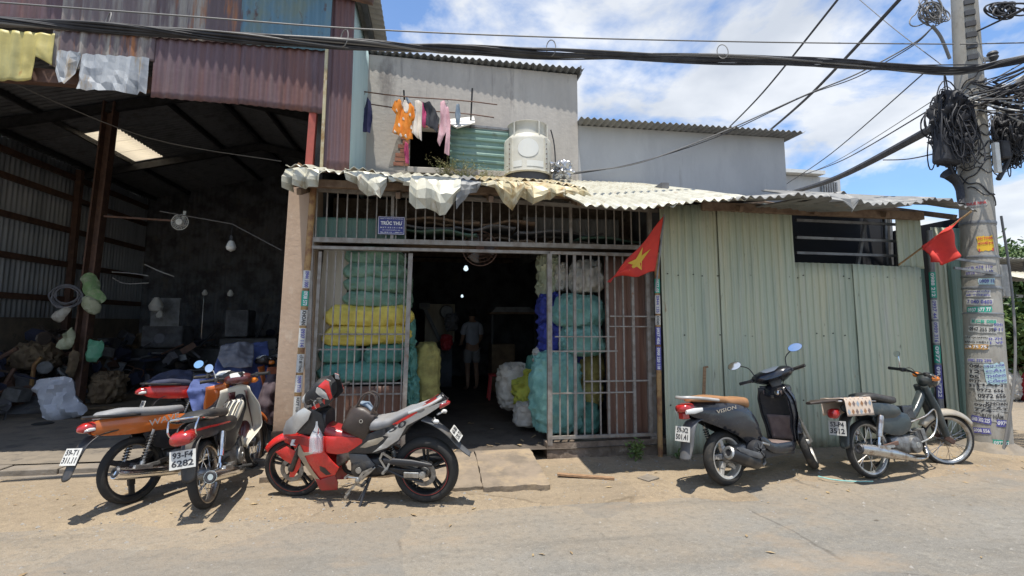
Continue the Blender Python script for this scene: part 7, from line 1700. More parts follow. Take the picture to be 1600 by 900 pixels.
CARDS = [(3.15, 0, .22, .08, 'paper_grey', ['THUÊ NHÀ'], 'ink_red'), (2.62, 22, .17, .19, 'paper_yellow', ['AN TOÀN', 'ĐIỆN', '-'], 'ink_red'),
 (2.28, -4, .30, .13, 'paper_white', ['KCB 474 116', '0918 474 110'], 'ink_blue'), (2.13, 18, .16, .08, 'paper_aqua', ['0909 11'], 'ink_blue'),
 (1.98, -12, .26, .09, 'paper_white', ['KHOAN CẮT', 'BÊ TÔNG'], 'ink_blue'), (1.87, -8, .27, .08, 'paper_white', ['7 040 0403'], 'ink_blue'), (1.77, -10, .25, .08, 'ink_green', ['0937 577 77'], 'ink_white'),
 (1.62, 2, .26, .07, 'paper_white', ['KCB 088'], 'ink_green'), (1.52, -4, .28, .08, 'paper_white', ['0947 355 398'], 'ink_black'), (1.55, 44, .12, .12, 'paper_white', ['0943', '511'], 'ink_blue'),
 (1.36, -26, .28, .17, 'paper_white', ['CẮT QUANG', 'BẢNG HIỆU', '0378 75 110'], 'ink_black'), (1.30, -27, .26, .06, 'paper_orange', ['078 75 75'], 'ink_white', 0, .008), (1.38, 32, .16, .10, 'paper_white', ['0.7N', '1 VF'], 'ink_blue'),
 (1.13, -18, .26, .06, 'paper_white', ['0982 779 299'], 'ink_blue'), (1.06, 4, .28, .07, 'paper_grey', ['CẦN NGƯỜI'], 'ink_black'),
 (.98, 26, .22, .25, 'paper_aqua', ['HÚT HẦM', 'CẦU', 'THÔNG', 'CỐNG'], 'ink_grey' if 'ink_grey' in MATS else 'ink_blue', .12, .010), (.99, -32, .12, .20, 'paper_grey', ['09', '12', '05'], 'ink_black'),
 (.80, 8, .28, .13, 'paper_white', ['HÀN', '0972 656'], 'ink_black'), (.70, 12, .30, .09, 'paper_white', ['0972 656'], 'ink_black'), (.84, -34, .13, .12, 'paper_grey', ['0937', '311'], 'ink_black'),
 (.58, 24, .24, .12, 'paper_grey', ['KHOAN', 'CẮT'], 'ink_black'), (.55, -14, .18, .12, 'paper_grey', ['0909', '774'], 'ink_black'), (.40, -22, .20, .08, 'ink_blue', ['0988 302 225'], 'ink_white'), (.38, 34, .12, .08, 'ink_blue', ['0979'], 'ink_white'), (.27, -20, .17, .07, 'ink_blue', ['0908 556'], 'ink_white'), (.14, 28, .17, .08, 'ink_green', ['0977 22'], 'ink_white'), (.45, 10, .22, .12, 'paper_grey', ['RÚT HẦM'], 'ink_black')]
for cd in CARDS: card(*cd)
for z, w in ((2.9, .02), (2.45, .016), (2.05, .018), (1.72, .012), (2.20, .02)):
    b_ = MB(); r_ = pole_r(z) + .006; b_.lathe([(r_, -w), (r_ + .004, 0), (r_, w)], polept(z), tuple(axp), 28); b_.build('band', 'grey_steel', pole, smooth=60)
# meter box, conduit and insulator arm
b_ = MB(); c = polept(2.25) + V3(.30, -.02, -.1); b_.box(c, (.17, .12, .42)); b_.build('meter_box', 'paper_grey', pole, smooth=None, bevel=.01)
b_ = MB(); c = polept(3.75) + V3(.10, -.20, 0); b_.box(c, (.07, .05, .40)); b_.build('fuse_box', 'white_plastic', pole, smooth=None, bevel=.006)
b_ = MB(); b_.tube(curve_pts([G(1541, 700, .05) + V3(-.02, -.2, 0), polept(1.0) + V3(.10, -.25, 0), polept(2.0) + V3(.26, -.16, 0), polept(3.0) + V3(.25, -.1, 0)], 5), .014, 8); b_.build('conduit', 'cable_grey', pole)
for dz in (0, -.12):
    b_ = MB(); b_.bar(polept(2.40 + dz) + V3(-.52, -.1, .02), polept(2.34 + dz) + V3(-.05, -.22, 0), .03, .03); b_.build('arm', 'grey_steel', pole, smooth=None)
b_ = MB(); b_.lathe([(0, .10), (.05, .08), (.065, .05), (.05, .03), (.065, .0), (.05, -.03), (0, -.08)], polept(5.2) + V3(.28, -.1, 0), (0, 0, 1), 14); b_.build('insulator', 'mesh_dark', pole)
b_ = MB(); b_.bar(polept(5.2), polept(5.2) + V3(.30, -.1, -.02), .04, .05); b_.build('arm', 'grey_steel', pole, smooth=None)
for k in range(7):  # dark blocks paint the shade inside the step holes
    c = polept(5.0 + k * .16); fr = V3(-.55, -.83, 0).normalized(); b_ = MB(); b_.box(c + fr * pole_r(c.z) * 1.0, (.11, .05, .07), Matrix.Rotation(atan2(fr.y, fr.x) - pi / 2 + pi, 3, 'Z')); b_.build('step_slot', 'mesh_dark', pole, smooth=None)

# ---- tangles of telecom cable on the pole
def tangle(c, ext, n, label, seed, rmin=.005, rmax=.010, m_='cable_black'):
    rnd = random.Random(seed); root = thing('cable_tangle', c, label, 'cable tangle'); c = Vector(c)
    b_ = MB()
    for k in range(n):
        ph = rnd.random() * 6.28; a, h = rnd.uniform(.25, 1) * ext[0], rnd.uniform(.35, 1) * ext[2]; o_ = V3(rnd.gauss(0, .28) * ext[0], rnd.gauss(0, .5) * ext[1], rnd.gauss(0, .22) * ext[2])
        tw = rnd.uniform(-.5, .5); q1, q2, p1, p2 = rnd.uniform(.1, .35), rnd.uniform(.05, .2), rnd.random() * 6, rnd.random() * 6; pts = []; m2 = 30 if a > .1 else 22
        for j in range(m2):
            t_ = j * 2 * pi / m2; rr = 1 + q1 * sin(2 * t_ + p1) + q2 * sin(3 * t_ + p2); cx_, cz_ = a * cos(t_ + ph) * rr, h * sin(t_ + ph) * rr
            pts.append(c + o_ + V3(cx_ * cos(tw) - cz_ * sin(tw) * .3, ext[1] * .5 * cos(t_ + tw * 3), cz_ * cos(tw) + cx_ * sin(tw)))
        b_.tube(pts, rnd.uniform(rmin, rmax), 5, closed=True)
    b_.build('loops', m_, root, kind='stuff', smooth=60); return root
YP = pb_.y
t1 = tangle(P(1487, 203, YP - .05), (.19, .14, .42), 190, 'dense black cable tangle hanging left of the pole', 3)
b_ = MB(); c = P(1480, 228, YP - .05); b_.loft([(-.0, 0, 0, .01, .01)], 4) if False else b_.box(c, (.30, .18, .52), Matrix.Rotation(.12, 3, 'Y')); b_.build('splice_box', 'cable_black', t1, smooth=None, bevel=.04)
core = sack('core', V3(0, 0, 0), (.36, .24, .84), 'cable_black', None, None, seed=301, stand=True, wr=.5); core.location = V3(-.0, -.0, -.42); core.parent = t1
b_ = MB(); b_.tube(curve_pts([P(1480, 270, YP), P(1498, 290, YP), P(1502, 320, YP - .1)], 4), [.09, .07, .06, .05, .05, .045, .045, .04, .04], 10); b_.build('bundle_tail', 'cable_black', t1)
t2 = tangle(P(1578, 215, YP + .05), (.16, .12, .38), 110, 'loose black cable loops hanging right of the pole', 5)
b_ = MB(); c = P(1566, 235, YP); b_.box(c, (.16, .12, .26)); b_.build('splice_box', 'cable_black', t2, smooth=None, bevel=.03)
core = sack('core', V3(0, 0, 0), (.20, .18, .55), 'cable_black', None, None, seed=302, stand=True, wr=.5); core.location = V3(-.03, 0, -.30); core.parent = t2
b_ = MB(); b_.tube(curve_pts([P(1598, 120, YP), P(1590, 200, YP), P(1575, 250, YP), P(1560, 280, YP)], 5), .03, 8); b_.build('bundle_tail', 'cable_black', t2)
tangle(P(1568, 15, YP - .4), (.26, .05, .10), 10, 'coil of black cable high right of the pole', 7, .010, .013)
tangle(P(1455, 18, YP), (.18, .10, .16), 22, 'knot of grey wires around the pole head fitting', 8, .006, .009, 'cable_grey')
b_ = MB(); b_.tube(curve_pts([P(1456, 40, YP), P(1470, 58, YP), P(1484, 92, YP)], 5), .02, 8); o = b_.build('conduit_bend', 'cable_grey', None); tag(o, 'bent grey conduit left of the pole above the cable bundle', 'conduit')
# wires wound round the pole
wr_ = thing('pole_wires', polept(3.6), 'thin black wires wound round the pole shaft', 'wire')
rnd = random.Random(4)
for k in range(16):
    z0 = rnd.uniform(3.3, 4.9); a0 = rnd.uniform(-2.6, -1.0); b_ = MB(); n = 14; sp_ = rnd.uniform(-.6, .6)
    b_.tube([polept(z0 + sp_ * j / n + .03 * sin(j)) + V3(cos(a0 - 1.3 + 2.6 * j / n), sin(a0 - 1.3 + 2.6 * j / n), 0) * (pole_r(z0) + .012) for j in range(n + 1)], rnd.uniform(.005, .009), 5); b_.build('wire', 'cable_black', wr_)

# ---- overhead lines
def cable(name, pts, r_, label, m_='cable_black', group=None, n=6, cat='cable'):
    b_ = MB(); b_.tube(curve_pts(pts, 8), r_, n); o = b_.build(name, m_, None); return tag(o, label, cat, group)
bnd = thing('cable_bundle', P(800, 80, 5.3), 'thick bundle of black telecom cables strung across the whole front', 'cable bundle')
BL = [(-120, 22, 5.0), (0, 33, 5.05), (180, 44, 5.1), (360, 58, 5.15), (560, 70, 5.2), (700, 76, 5.25), (860, 84, 5.3), (1130, 93, 5.4), (1330, 100, 5.45), (1490, 110, YP - .25), (1570, 98, YP - .45), (1690, 72, YP - .9)]
rnd = random.Random(11)
for k in range(20):
    ph = rnd.random() * 6.28; am = rnd.uniform(.010, .036); b_ = MB()
    pts = [P(a, c_, Y) + V3(0, am * cos(ph + i * 1.9) * 1.2, am * 1.25 * sin(ph + i * 1.7) + rnd.gauss(0, .006)) for i, (a, c_, Y) in enumerate(BL)]
    b_.tube(curve_pts(pts, 10), rnd.choice((.008, .010, .012, .015)), 7); b_.build('strand', 'cable_black' if k % 5 else 'cable_grey', bnd)
ms_ = cable('messenger_wire', [P(-120, -4, 5.0), P(0, 4, 5.05), P(300, 26, 5.13), P(560, 45, 5.2), P(860, 58, 5.3), P(1200, 66, 5.42), P(1490, 69, YP - .1)], .008, 'thin steel wire above the thick cable bundle', 'cable_grey')
for (px, y0_, y1_, lab) in ((168, 17, 52, 'wire hook around the cable bundle over the torn sheets'), (538, 43, 76, 'wire hook on the cable bundle at the shed corner'), (861, 58, 92, 'wire hook on the cable bundle over the roof end'), (1129, 65, 96, 'wire hook on the cable bundle against the sky')):
    c = P(px, (y0_ + y1_) / 2, 5.2 if px < 800 else 5.33); b_ = MB(); h = (y1_ - y0_) / 2 / 150; b_.tube([c + V3(.045 * cos(t_ * pi / 8), -.05 * cos(t_ * pi / 8 + .6), h * sin(t_ * pi / 8)) for t_ in range(16)], .006, 6, closed=True); o = b_.build('wire_hook', 'cable_grey', None); tag(o, lab, 'hook')
# fan-out right of the pole
fo = thing('cable_fan', polept(5.0) + V3(.2, 0, 0), 'spread of black cables leaving the pole to the right', 'cable')
for k in range(58):
    s0 = polept(4.55 + rnd.uniform(-.18, .25)) + V3(rnd.uniform(-.35, .15), -.22 + rnd.uniform(-.05, .05), 0); e0 = P(1680, 35 + rnd.uniform(0, 150), YP - .9 + rnd.uniform(-.4, .4)); mid = s0.lerp(e0, .5) - V3(0, 0, rnd.uniform(.0, .22))
    b_ = MB(); b_.tube(curve_pts([s0, mid, e0], 8), rnd.uniform(.006, .014), 5); b_.build('strand', 'cable_black' if k % 6 else 'cable_white', fo)
for k, (a, c_, r_, lab, m_) in enumerate((((1318, -12, 5.2), (1132, 206, 12), .016, 'dark cable rising steeply left of the two over the wing roof', 'cable_black'), ((1416, -12, 5.2), (1200, 206, 12), .026, 'thick dark cable rising steeply right of the two over the wing roof', 'cable_black'),
    ((1332, -10, 6.5), (1472, 102, YP), .006, 'thin wire slanting down to the pole from the upper left', 'cable_grey'), ((1446, 112, YP), (1228, 288, 12.5), .009, 'thin cable from the pole to the roofs behind, highest of three', 'cable_black'),
    ((1466, 152, YP), (1236, 282, 13), .006, 'thin wire from the pole tangle to the roofs behind', 'cable_grey'), ((1458, 200, YP), (1240, 300, 12.5), .055, 'thick wrapped cable sleeve running from the tangle behind the roof', 'cable_black'), ((1462, 166, YP), (1252, 274, 13), .010, 'second cable from the tangle towards the far house', 'cable_black'),
    ((1520, 52, YP - .1), (1640, -8, 4.6), .012, 'straight cable leaving the pole to the upper right', 'cable_black'), ((1470, 238, YP), (1380, 250, 7.5), .010, 'sagging loop of cable left of the pole tangle', 'cable_black'))):
    p, q = P(*a), P(*c_); mid = p.lerp(q, .5) - V3(0, 0, .05 * (q - p).length * .3); cable('overhead_cable', [p, mid, q], r_, lab, m_)
cable('overhead_cable', [P(1456, 44, YP), P(1424, 70, 6.2), P(1340, 115, 6.5), P(1255, 150, 6.9), P(1120, 210, 7.2), P(1000, 254, 7.25), P(910, 268, 7.25), P(876, 270, 7.15)], .011, 'twisted service cable from the pole to the cooling tower', 'cable_grey')
cable('overhead_cable', [P(1456, 44, YP), P(1424, 73, 6.2), P(1340, 120, 6.5), P(1255, 151, 6.9), P(1120, 214, 7.2), P(1000, 253, 7.25), P(910, 270, 7.25), P(876, 272, 7.15)], .008, 'second strand twisted with the service cable to the cooling tower', 'cable_black')
cable('overhead_cable', [P(1500, 69, YP - .1), P(1640, 66, 5.0)], .008, 'thin level wire right of the pole', 'cable_grey')

# ================================================================ FLAGS
def flag(label, pole_a, pole_b, corners, Y, star=True, seed=0, sag=.06):
    """corners: picture points hoist-top, fly-top, fly-bottom, hoist-bottom"""
    a, c_ = Vector(pole_a), Vector(pole_b); root = thing('flag', a, label, 'flag')
    b_ = MB(); b_.tube([a, c_], .012, 8); b_.build('staff', 'grey_steel' if star else 'bamboo', root)
    q = [P(*p) if len(p) == 3 else P(*p, Y) for p in corners]
    def fn(u, v, lift=0.0):
        p = q[0].lerp(q[1], u).lerp(q[3].lerp(q[2], u), v)
        w = sag * (.25 + u) * (sin(u * 7 + v * 3.5 + seed) * .6 + .5 * sin(v * 9 + seed) + .4 * nz((u * 3, v * 3, 0), 1.5, seed))
        return p + V3(0, -w - lift, .02 * sin(u * 9 + seed))
    b_ = MB(); b_.grid(fn, 26, 22); b_.build('cloth', 'flag_red', root, smooth=80, solid=.002)
    if star:
        pts = []
        for k in range(10):
            r_ = .37 if k % 2 == 0 else .15; an = pi / 2 + k * pi / 5 + .25; pts.append((.43 + r_ * cos(an) * .70, .5 - r_ * sin(an)))
        b_ = MB(); n = 10; vs = [fn(.43, .5, .004)] + [fn(*p, .004) for p in pts] + [fn((p[0] + .43) / 2, (p[1] + .5) / 2, .004) for p in pts]
        fs = []
        for k in range(10):
            k2 = (k + 1) % 10; fs += [(0, 11 + k, 11 + k2), (11 + k, 1 + k, 1 + k2, 11 + k2)]
        b_.add(vs, fs); b_.build('star', 'flag_yellow', root, smooth=None)
    return root
flag('red flag with yellow star hanging beside the gate', P(1024, 455, 5.55), P(1038, 335, 5.40), [(1036, 340, 5.40), (950, 441, 5.25), (952, 436, 5.3), (1024, 426, 5.45)], 5.4, True, 1, .05)
flag('red flag furled on a slanting staff near the utility pole', P(1404, 414, 5.70), P(1518, 330, 4.95), [(1502, 340, 5.05), (1452, 378, 5.3), (1440, 390, 5.35), (1497, 346, 5.05)], 5.2, False, 3, .02)
# the loose end of that flag hanging down
fr_ = [o for o in COL.objects if o.name.startswith('flag')][-1]
b_ = MB(); q = [P(1484, 352, 5.15), P(1441, 384, 5.35), P(1452, 410, 5.3), P(1478, 414, 5.2), P(1499, 396, 5.15)]
def hang(u, v):
    top = q[0].lerp(q[1], u); bot = q[4].lerp(q[3], min(1, u * 2)) if u < .5 else q[3].lerp(q[2], (u - .5) * 2)
    p = top.lerp(bot, v); return p + V3(0, -.05 * sin(u * 9) * (.3 + v) - .02 * sin(v * 6 + u * 4), 0)
b_.grid(hang, 24, 14); b_.build('cloth', 'flag_red', fr_, smooth=80, solid=.002)

# ================================================================ SHED CLUTTER
def soft(*a, **k): return sack(*a, **k)
FZ = .115
def gsack(px0, px1, py0, py1, m_, label, depth=.4, name='sack', cat='sack', **k):
    base = G((px0 + px1) / 2, py1, FZ); a, c_ = P(px0, py1, base.y), P(px1, py0, base.y)
    return sack(name, (base.x, base.y + depth / 2, FZ), (c_.x - a.x, depth, c_.z - a.z), m_, label, cat, **k)
def puff(name, outline, Y, m_, label, cat='bag', thick=.16, wr=.10, seed=0, step=.05, floor=None):
    """a crumpled bag or sack: an outline in the facade plane at depth Y, swelling front and back, with sharp creases"""
    pts = [P(a, b_, Y) for a, b_ in outline]; prof = [(p.x, p.z if floor is None else max(floor, p.z)) for p in pts]
    b_ = MB(); plate(b_, prof, lambda x, z: thick, sides=(1, -1), t=.002, step=step, edge=thick - .004, er=thick * 1.3, smooth_it=1, split=False)
    for v in b_.v:
        cr_ = (abs(nz((v.x, 0, v.z), 4.5, seed)) - .2) * 1.6 + (abs(nz((v.x, 0, v.z), 10, seed + 3)) - .2) * .8
        v.y += wr * cr_; v.x += wr * .3 * nz((v.z, v.x, 0), 6, seed)
    b_.v = [v + V3(0, Y, 0) for v in b_.v]
    o = b_.build(name, m_, None, smooth=35); return tag(o, label, cat)
yb_ = G(100, 655, FZ).y
puff('sack', [(52, 596), (60, 592), (118, 586), (116, 616), (122, 622), (136, 640), (130, 650), (98, 656), (70, 658), (66, 630), (54, 614)], yb_, 'sack_pale_blue', 'crumpled pale blue-white sack lying on the shed floor', 'sack', .16, .14, 101, .06)
gsack(128, 178, 586, 634, 'sack_brown', 'slumped brown sack right of the shed column', .5, seed=103, stand=True, wr=.3, neck=False)
b_ = MB(); c = G(67, 662, FZ); b_.lathe([(0, .02), (.10, .018), (.13, .008), (.13, 0)], (c.x, c.y, FZ), (0, 0, 1), 20); o = b_.build('rubber_disc', 'rubber', None); tag(o, 'flat black rubber disc on the shed floor', 'disc')
b_ = MB(); c = G(161, 640, FZ); b_.loft([(-.2, 0, .02, .05, .02), (0, 0, .03, .10, .03), (.2, 0, .02, .05, .02)], 12); b_.v = [v + V3(c.x, c.y, FZ) for v in b_.v]; o = b_.build('cloth_scrap', 'sack_brown', None); tag(o, 'small heap of brown rag beside the brown sack', 'rag')
CYL = 10.2
puff('carrier_bag', [(126, 432), (146, 424), (152, 436), (160, 455), (167, 470), (158, 476), (140, 466), (130, 452)], 9.95, 'bag_green', 'crumpled yellow-green plastic bag tied highest on the shed column', 'bag', .10, .12, 111)
puff('carrier_bag', [(132, 462), (146, 458), (156, 476), (152, 492), (134, 490), (124, 470)], 9.9, 'bag_pale', 'pale plastic bag hanging under the yellow-green bag', 'bag', .09, .10, 112)
puff('carrier_bag', [(140, 528), (150, 534), (160, 530), (158, 566), (134, 566), (136, 548)], 9.85, 'bag_clear_green', 'translucent green plastic bag hanging low right of the column', 'bag', .09, .10, 113)
puff('carrier_bag', [(112, 508), (118, 520), (116, 540), (100, 548), (86, 540), (96, 526)], 9.9, 'bag_pale', 'dull plastic bag with green corner hanging left of the column', 'bag', .08, .10, 114)
puff('carrier_bag', [(84, 490), (98, 480), (112, 478), (104, 496), (88, 506), (80, 498)], 9.9, 'sack_white', 'dusty white bag hanging under the blue hose coil', 'bag', .06, .08, 115)
puff('carrier_bag', [(112, 544), (124, 552), (118, 590), (106, 588), (102, 570)], 10.0, 'sack_brown', 'brown bag hanging low on the shed column', 'bag', .08, .10, 116)
hc = thing('hose_coil', P(104, 463, 9.9), 'coil of grey-blue hose hanging left of the shed column', 'hose')
for k in range(7):
    b_ = MB(); c = P(104, 463, 9.9 + .02 * k); rr = .15 + .085 * ((k * 5) % 7) / 7; b_.tube([c + V3(.02 * sin(k * 3), 0, .02 * cos(k * 2)) + V3(rr * cos(t_ * pi / 14) * 1.15, .02 * sin(t_ + k), rr * .95 * sin(t_ * pi / 14)) for t_ in range(28)], .013, 6, closed=True); b_.build('loop', 'tarp_grey', hc)
b_ = MB(); c = G(122, 600, FZ); b_.tube([V3(c.x, c.y - .3, FZ), V3(c.x, c.y - .28, FZ + .35)], .035, 10); o = b_.build('red_bottle', 'plastic_red', None); tag(o, 'slim red bottle standing before the shed column', 'bottle')
for k, (bx, by, tx, ty) in enumerate(((44, 640, 56, 556), (0, 632, 8, 556), (32, 608, 36, 548), (84, 604, 86, 555))):
    base = G(bx, by, FZ); b_ = MB(); top = P(bx + (tx - bx) * .8, ty + 14, base.y); b_.tube([V3(base.x, base.y, FZ), top, top + V3(.10, 0, .13)], .032, 10); o = b_.build('bent_pipe', 'post_rust', None)
    tag(o, ('nearest bent steel pipe standing left of the pale sack', 'bent steel pipe at the left picture edge', 'bent steel pipe standing far back at the left', 'bent steel pipe standing next to the shed column')[k], 'pipe')
# machine shapes and scrap heaps deep in the dark
rnd = random.Random(21)
def heap(c, ext, n, label, m_, seed):
    r2 = random.Random(seed); root = thing('scrap_heap', c, label, 'scrap heap'); c = Vector(c)
    b_ = MB(); b_.grid(lambda u, v: c + V3((u - .5) * ext[0], (v - .5) * ext[1], max(0, ext[2] * (1 - (2 * u - 1) ** 2) * (1 - (2 * v - 1) ** 2) * (.8 + .6 * nz((u * 4, v * 4, 0), 1, seed)))), 18, 14); b_.build('mound', m_, root, smooth=None)
    for k in range(n):
        p = c + V3(r2.uniform(-.45, .45) * ext[0], r2.uniform(-.45, .45) * ext[1], ext[2] * r2.uniform(.3, .9)); d = V3(r2.gauss(0, 1), r2.gauss(0, 1), r2.gauss(0, .4)).normalized() * r2.uniform(.15, .45)
        b_ = MB(); b_.bar(p - d, p + d, .03, .05) if k % 2 else b_.tube([p - d, p + V3(0, 0, .05), p + d], .02, 6); b_.build('scrap_piece', ('rust_steel', 'grey_steel', 'dark_steel')[k % 3], root, smooth=None)
r3 = random.Random(91)
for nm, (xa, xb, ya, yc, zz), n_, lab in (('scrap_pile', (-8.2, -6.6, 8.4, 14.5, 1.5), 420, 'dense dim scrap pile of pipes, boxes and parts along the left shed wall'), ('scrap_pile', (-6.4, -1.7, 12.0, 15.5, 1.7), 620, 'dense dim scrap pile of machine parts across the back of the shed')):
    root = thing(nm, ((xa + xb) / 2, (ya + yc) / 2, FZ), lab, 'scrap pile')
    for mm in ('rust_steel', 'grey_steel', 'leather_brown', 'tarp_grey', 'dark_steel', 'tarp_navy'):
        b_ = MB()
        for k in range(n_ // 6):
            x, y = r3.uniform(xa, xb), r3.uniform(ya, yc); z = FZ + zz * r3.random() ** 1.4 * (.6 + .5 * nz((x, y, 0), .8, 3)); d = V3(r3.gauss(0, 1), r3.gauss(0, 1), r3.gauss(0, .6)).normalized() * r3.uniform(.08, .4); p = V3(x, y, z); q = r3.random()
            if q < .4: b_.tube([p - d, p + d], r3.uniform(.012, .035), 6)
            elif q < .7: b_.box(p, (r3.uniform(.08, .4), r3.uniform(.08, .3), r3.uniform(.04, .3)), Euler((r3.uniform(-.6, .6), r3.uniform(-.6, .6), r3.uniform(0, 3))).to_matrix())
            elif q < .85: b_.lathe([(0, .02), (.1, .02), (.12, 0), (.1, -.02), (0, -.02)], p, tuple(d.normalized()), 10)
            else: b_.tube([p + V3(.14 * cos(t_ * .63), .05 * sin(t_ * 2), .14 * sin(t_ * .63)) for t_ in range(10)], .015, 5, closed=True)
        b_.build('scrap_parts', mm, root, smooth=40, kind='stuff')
heap(G(20, 640, FZ) + V3(-.3, .3, 0), (2.2, 1.6, .55), 22, 'heap of dark chain and scrap metal at the left picture edge', 'dim_inside', 1)
heap(G(40, 575, FZ) + V3(0, .5, 0), (3.0, 2.0, 1.1), 26, 'heap of scrap metal along the left shed wall', 'dim_inside', 2)
heap(G(215, 590, FZ), (2.4, 1.6, .95), 20, 'dark scrap heap behind the red motorcycle', 'dim_inside', 3)
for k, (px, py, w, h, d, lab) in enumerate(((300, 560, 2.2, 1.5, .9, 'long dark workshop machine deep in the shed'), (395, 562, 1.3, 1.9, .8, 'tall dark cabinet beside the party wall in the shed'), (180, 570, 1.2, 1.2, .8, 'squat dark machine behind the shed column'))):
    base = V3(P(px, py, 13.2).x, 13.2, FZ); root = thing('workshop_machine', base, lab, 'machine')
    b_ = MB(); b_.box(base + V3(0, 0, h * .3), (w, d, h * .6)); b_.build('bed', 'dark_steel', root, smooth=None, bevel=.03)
    b_ = MB(); b_.box(base + V3(-w * .25, 0, h * .78), (w * .4, d * .7, h * .34)); b_.build('head', 'dim_inside', root, smooth=None, bevel=.04)
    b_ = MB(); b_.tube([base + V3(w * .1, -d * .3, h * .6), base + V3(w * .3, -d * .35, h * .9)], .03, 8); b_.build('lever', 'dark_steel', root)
pn = P(248, 470, 13.0); b_ = MB(); b_.bx(pn.x - .1, P(285, 470, 13).x, 12.9, 12.95, P(260, 520, 13).z, P(260, 466, 13).z); o = b_.build('notice_board', 'grey_steel', None, smooth=None); tag(o, 'dim grey board standing deep in the shed', 'board')
for (px, py, s_, lab) in ((244, 478, .15, 'pale round tank shape before the dim board'), (250, 492, .08, 'small pale jug under the round tank'), (320, 458, .06, 'pale lamp shade at the back left of the shed'), (360, 459, .07, 'pale lamp shade at the back right of the shed')):
    b_ = MB(); b_.lathe([(0, -s_), (s_ * .8, -s_ * .7), (s_, 0), (s_ * .6, s_ * .8), (s_ * .3, s_ * 1.3), (0, s_ * 1.3)], P(px, py, 12.5), (0, 0, 1), 14); o = b_.build('pale_vessel', 'lamp_white', None); tag(o, lab, 'vessel')

rnd = random.Random(51)
for k in range(26):
    if k < 15: x, y = -8.0 + rnd.uniform(0, .9), rnd.uniform(8.8, 15)
    else: x, y = rnd.uniform(-7.5, -2.0), rnd.uniform(14.2, 15.6)
    w = rnd.uniform(.4, .9); sack('sack', (x, y, FZ + (k % 3) * .3), (w, w * .8, rnd.uniform(.35, .8)), rnd.choice(('sack_brown', 'tarp_grey', 'jacket_maroon', 'tarp_navy', 'leather_brown')), 'dusty dim sack in the pile along the dark shed walls', 'sack', 'sacks piled along the shed walls', seed=200 + k, stand=k % 2 == 0, wr=.3, rz=rnd.uniform(-1, 1))
for k, pts in enumerate((((175, 425), (205, 427), (232, 431)), ((176, 434), (196, 443), (232, 442)), ((226, 413), (250, 424), (272, 432)))):
    b_ = MB(); b_.tube(curve_pts([P(a, c_, 11.0) for a, c_ in pts], 5), .010, 5); o = b_.build('loose_wire', 'cable_white', None); tag(o, ('pale straight wire hanging right of the shed column', 'pale sagging wire hanging right of the shed column', 'pale slanting rod deep in the shed')[k], 'wire')
# cloths thrown over the parked bikes, jacket by the pier
def drape(name, corners, m_, label, seed=0, wr=.05, cat='cloth', n=26):
    """a thrown cloth through a grid of picture points (rows top to bottom, each (px, py, Y))"""
    rows = [[P(*p) for p in r_] for r_ in corners]
    def fn(u, v):
        fr2 = v * (len(rows) - 1); i = min(int(fr2), len(rows) - 2); t_ = fr2 - i
        def along(r_): 
            fu = u * (len(r_) - 1); j = min(int(fu), len(r_) - 2); return r_[j].lerp(r_[j + 1], fu - j)
        p = along(rows[i]).lerp(along(rows[i + 1]), t_)
        w = wr * (nz((p.x, p.y, p.z), 5, seed) + .6 * nz((p.x, p.y, p.z), 12, seed) + .8 * sin(p.x * 22 + 4 * nz((p.x, 0, p.z), 2, seed)) * .3)
        return p + V3(.3 * w, -w, .4 * w)
    b_ = MB(); b_.grid(fn, n, n); o = b_.build(name, m_, None, smooth=70, solid=.004); return tag(o, label, cat)
drape('tarpaulin', [[(352, 536, 7.6), (392, 535, 7.7), (418, 533, 7.8)], [(338, 562, 7.1), (380, 552, 7.3), (420, 548, 7.5)], [(330, 600, 6.95), (372, 592, 7.0), (420, 590, 7.2)], [(328, 640, 7.0), (370, 640, 7.0), (418, 640, 7.1)]], 'tarp_blue', 'blue tarpaulin thrown over a parked motorcycle beside the pier', 1, .06)
drape('rain_cape', [[(345, 540, 7.3), (372, 534, 7.3), (396, 536, 7.35)], [(340, 560, 7.0), (372, 554, 7.0), (397, 556, 7.1)], [(350, 575, 6.9), (375, 574, 6.85), (394, 574, 6.95)]], 'tarp_grey', 'grey rain cape lying over the blue tarpaulin', 2, .06)
drape('tarpaulin', [[(305, 588, 6.7), (330, 585, 6.8), (350, 584, 6.9)], [(292, 612, 6.5), (318, 608, 6.5), (345, 610, 6.6)], [(300, 640, 6.45), (312, 660, 6.4), (330, 655, 6.5)]], 'tarp_blue', 'blue cloth hanging between the orange and red motorcycles', 3, .05)
drape('seat_cloth', [[(240, 588, 6.95), (270, 577, 7.05), (302, 580, 7.1)], [(220, 604, 6.75), (262, 596, 6.75), (300, 597, 6.8)]], 'tarp_navy', 'dark navy cloth over the seat of the red motorcycle', 4, .04)
drape('jacket', [[(418, 585, 6.75), (432, 582, 6.8), (440, 584, 6.9)], [(408, 610, 6.6), (424, 606, 6.6), (440, 606, 6.7)], [(400, 634, 6.55), (418, 634, 6.5), (440, 636, 6.6)], [(414, 660, 6.6), (424, 664, 6.55), (440, 664, 6.65)]], 'jacket_maroon', 'dark maroon jacket hanging behind the cream leg shield', 5, .06)
drape('towel', [[(418, 574, 6.62), (438, 573, 6.7)], [(416, 584, 6.6), (438, 584, 6.68)]], 'towel_brown', 'small rust-red towel above the maroon jacket', 6, .02)

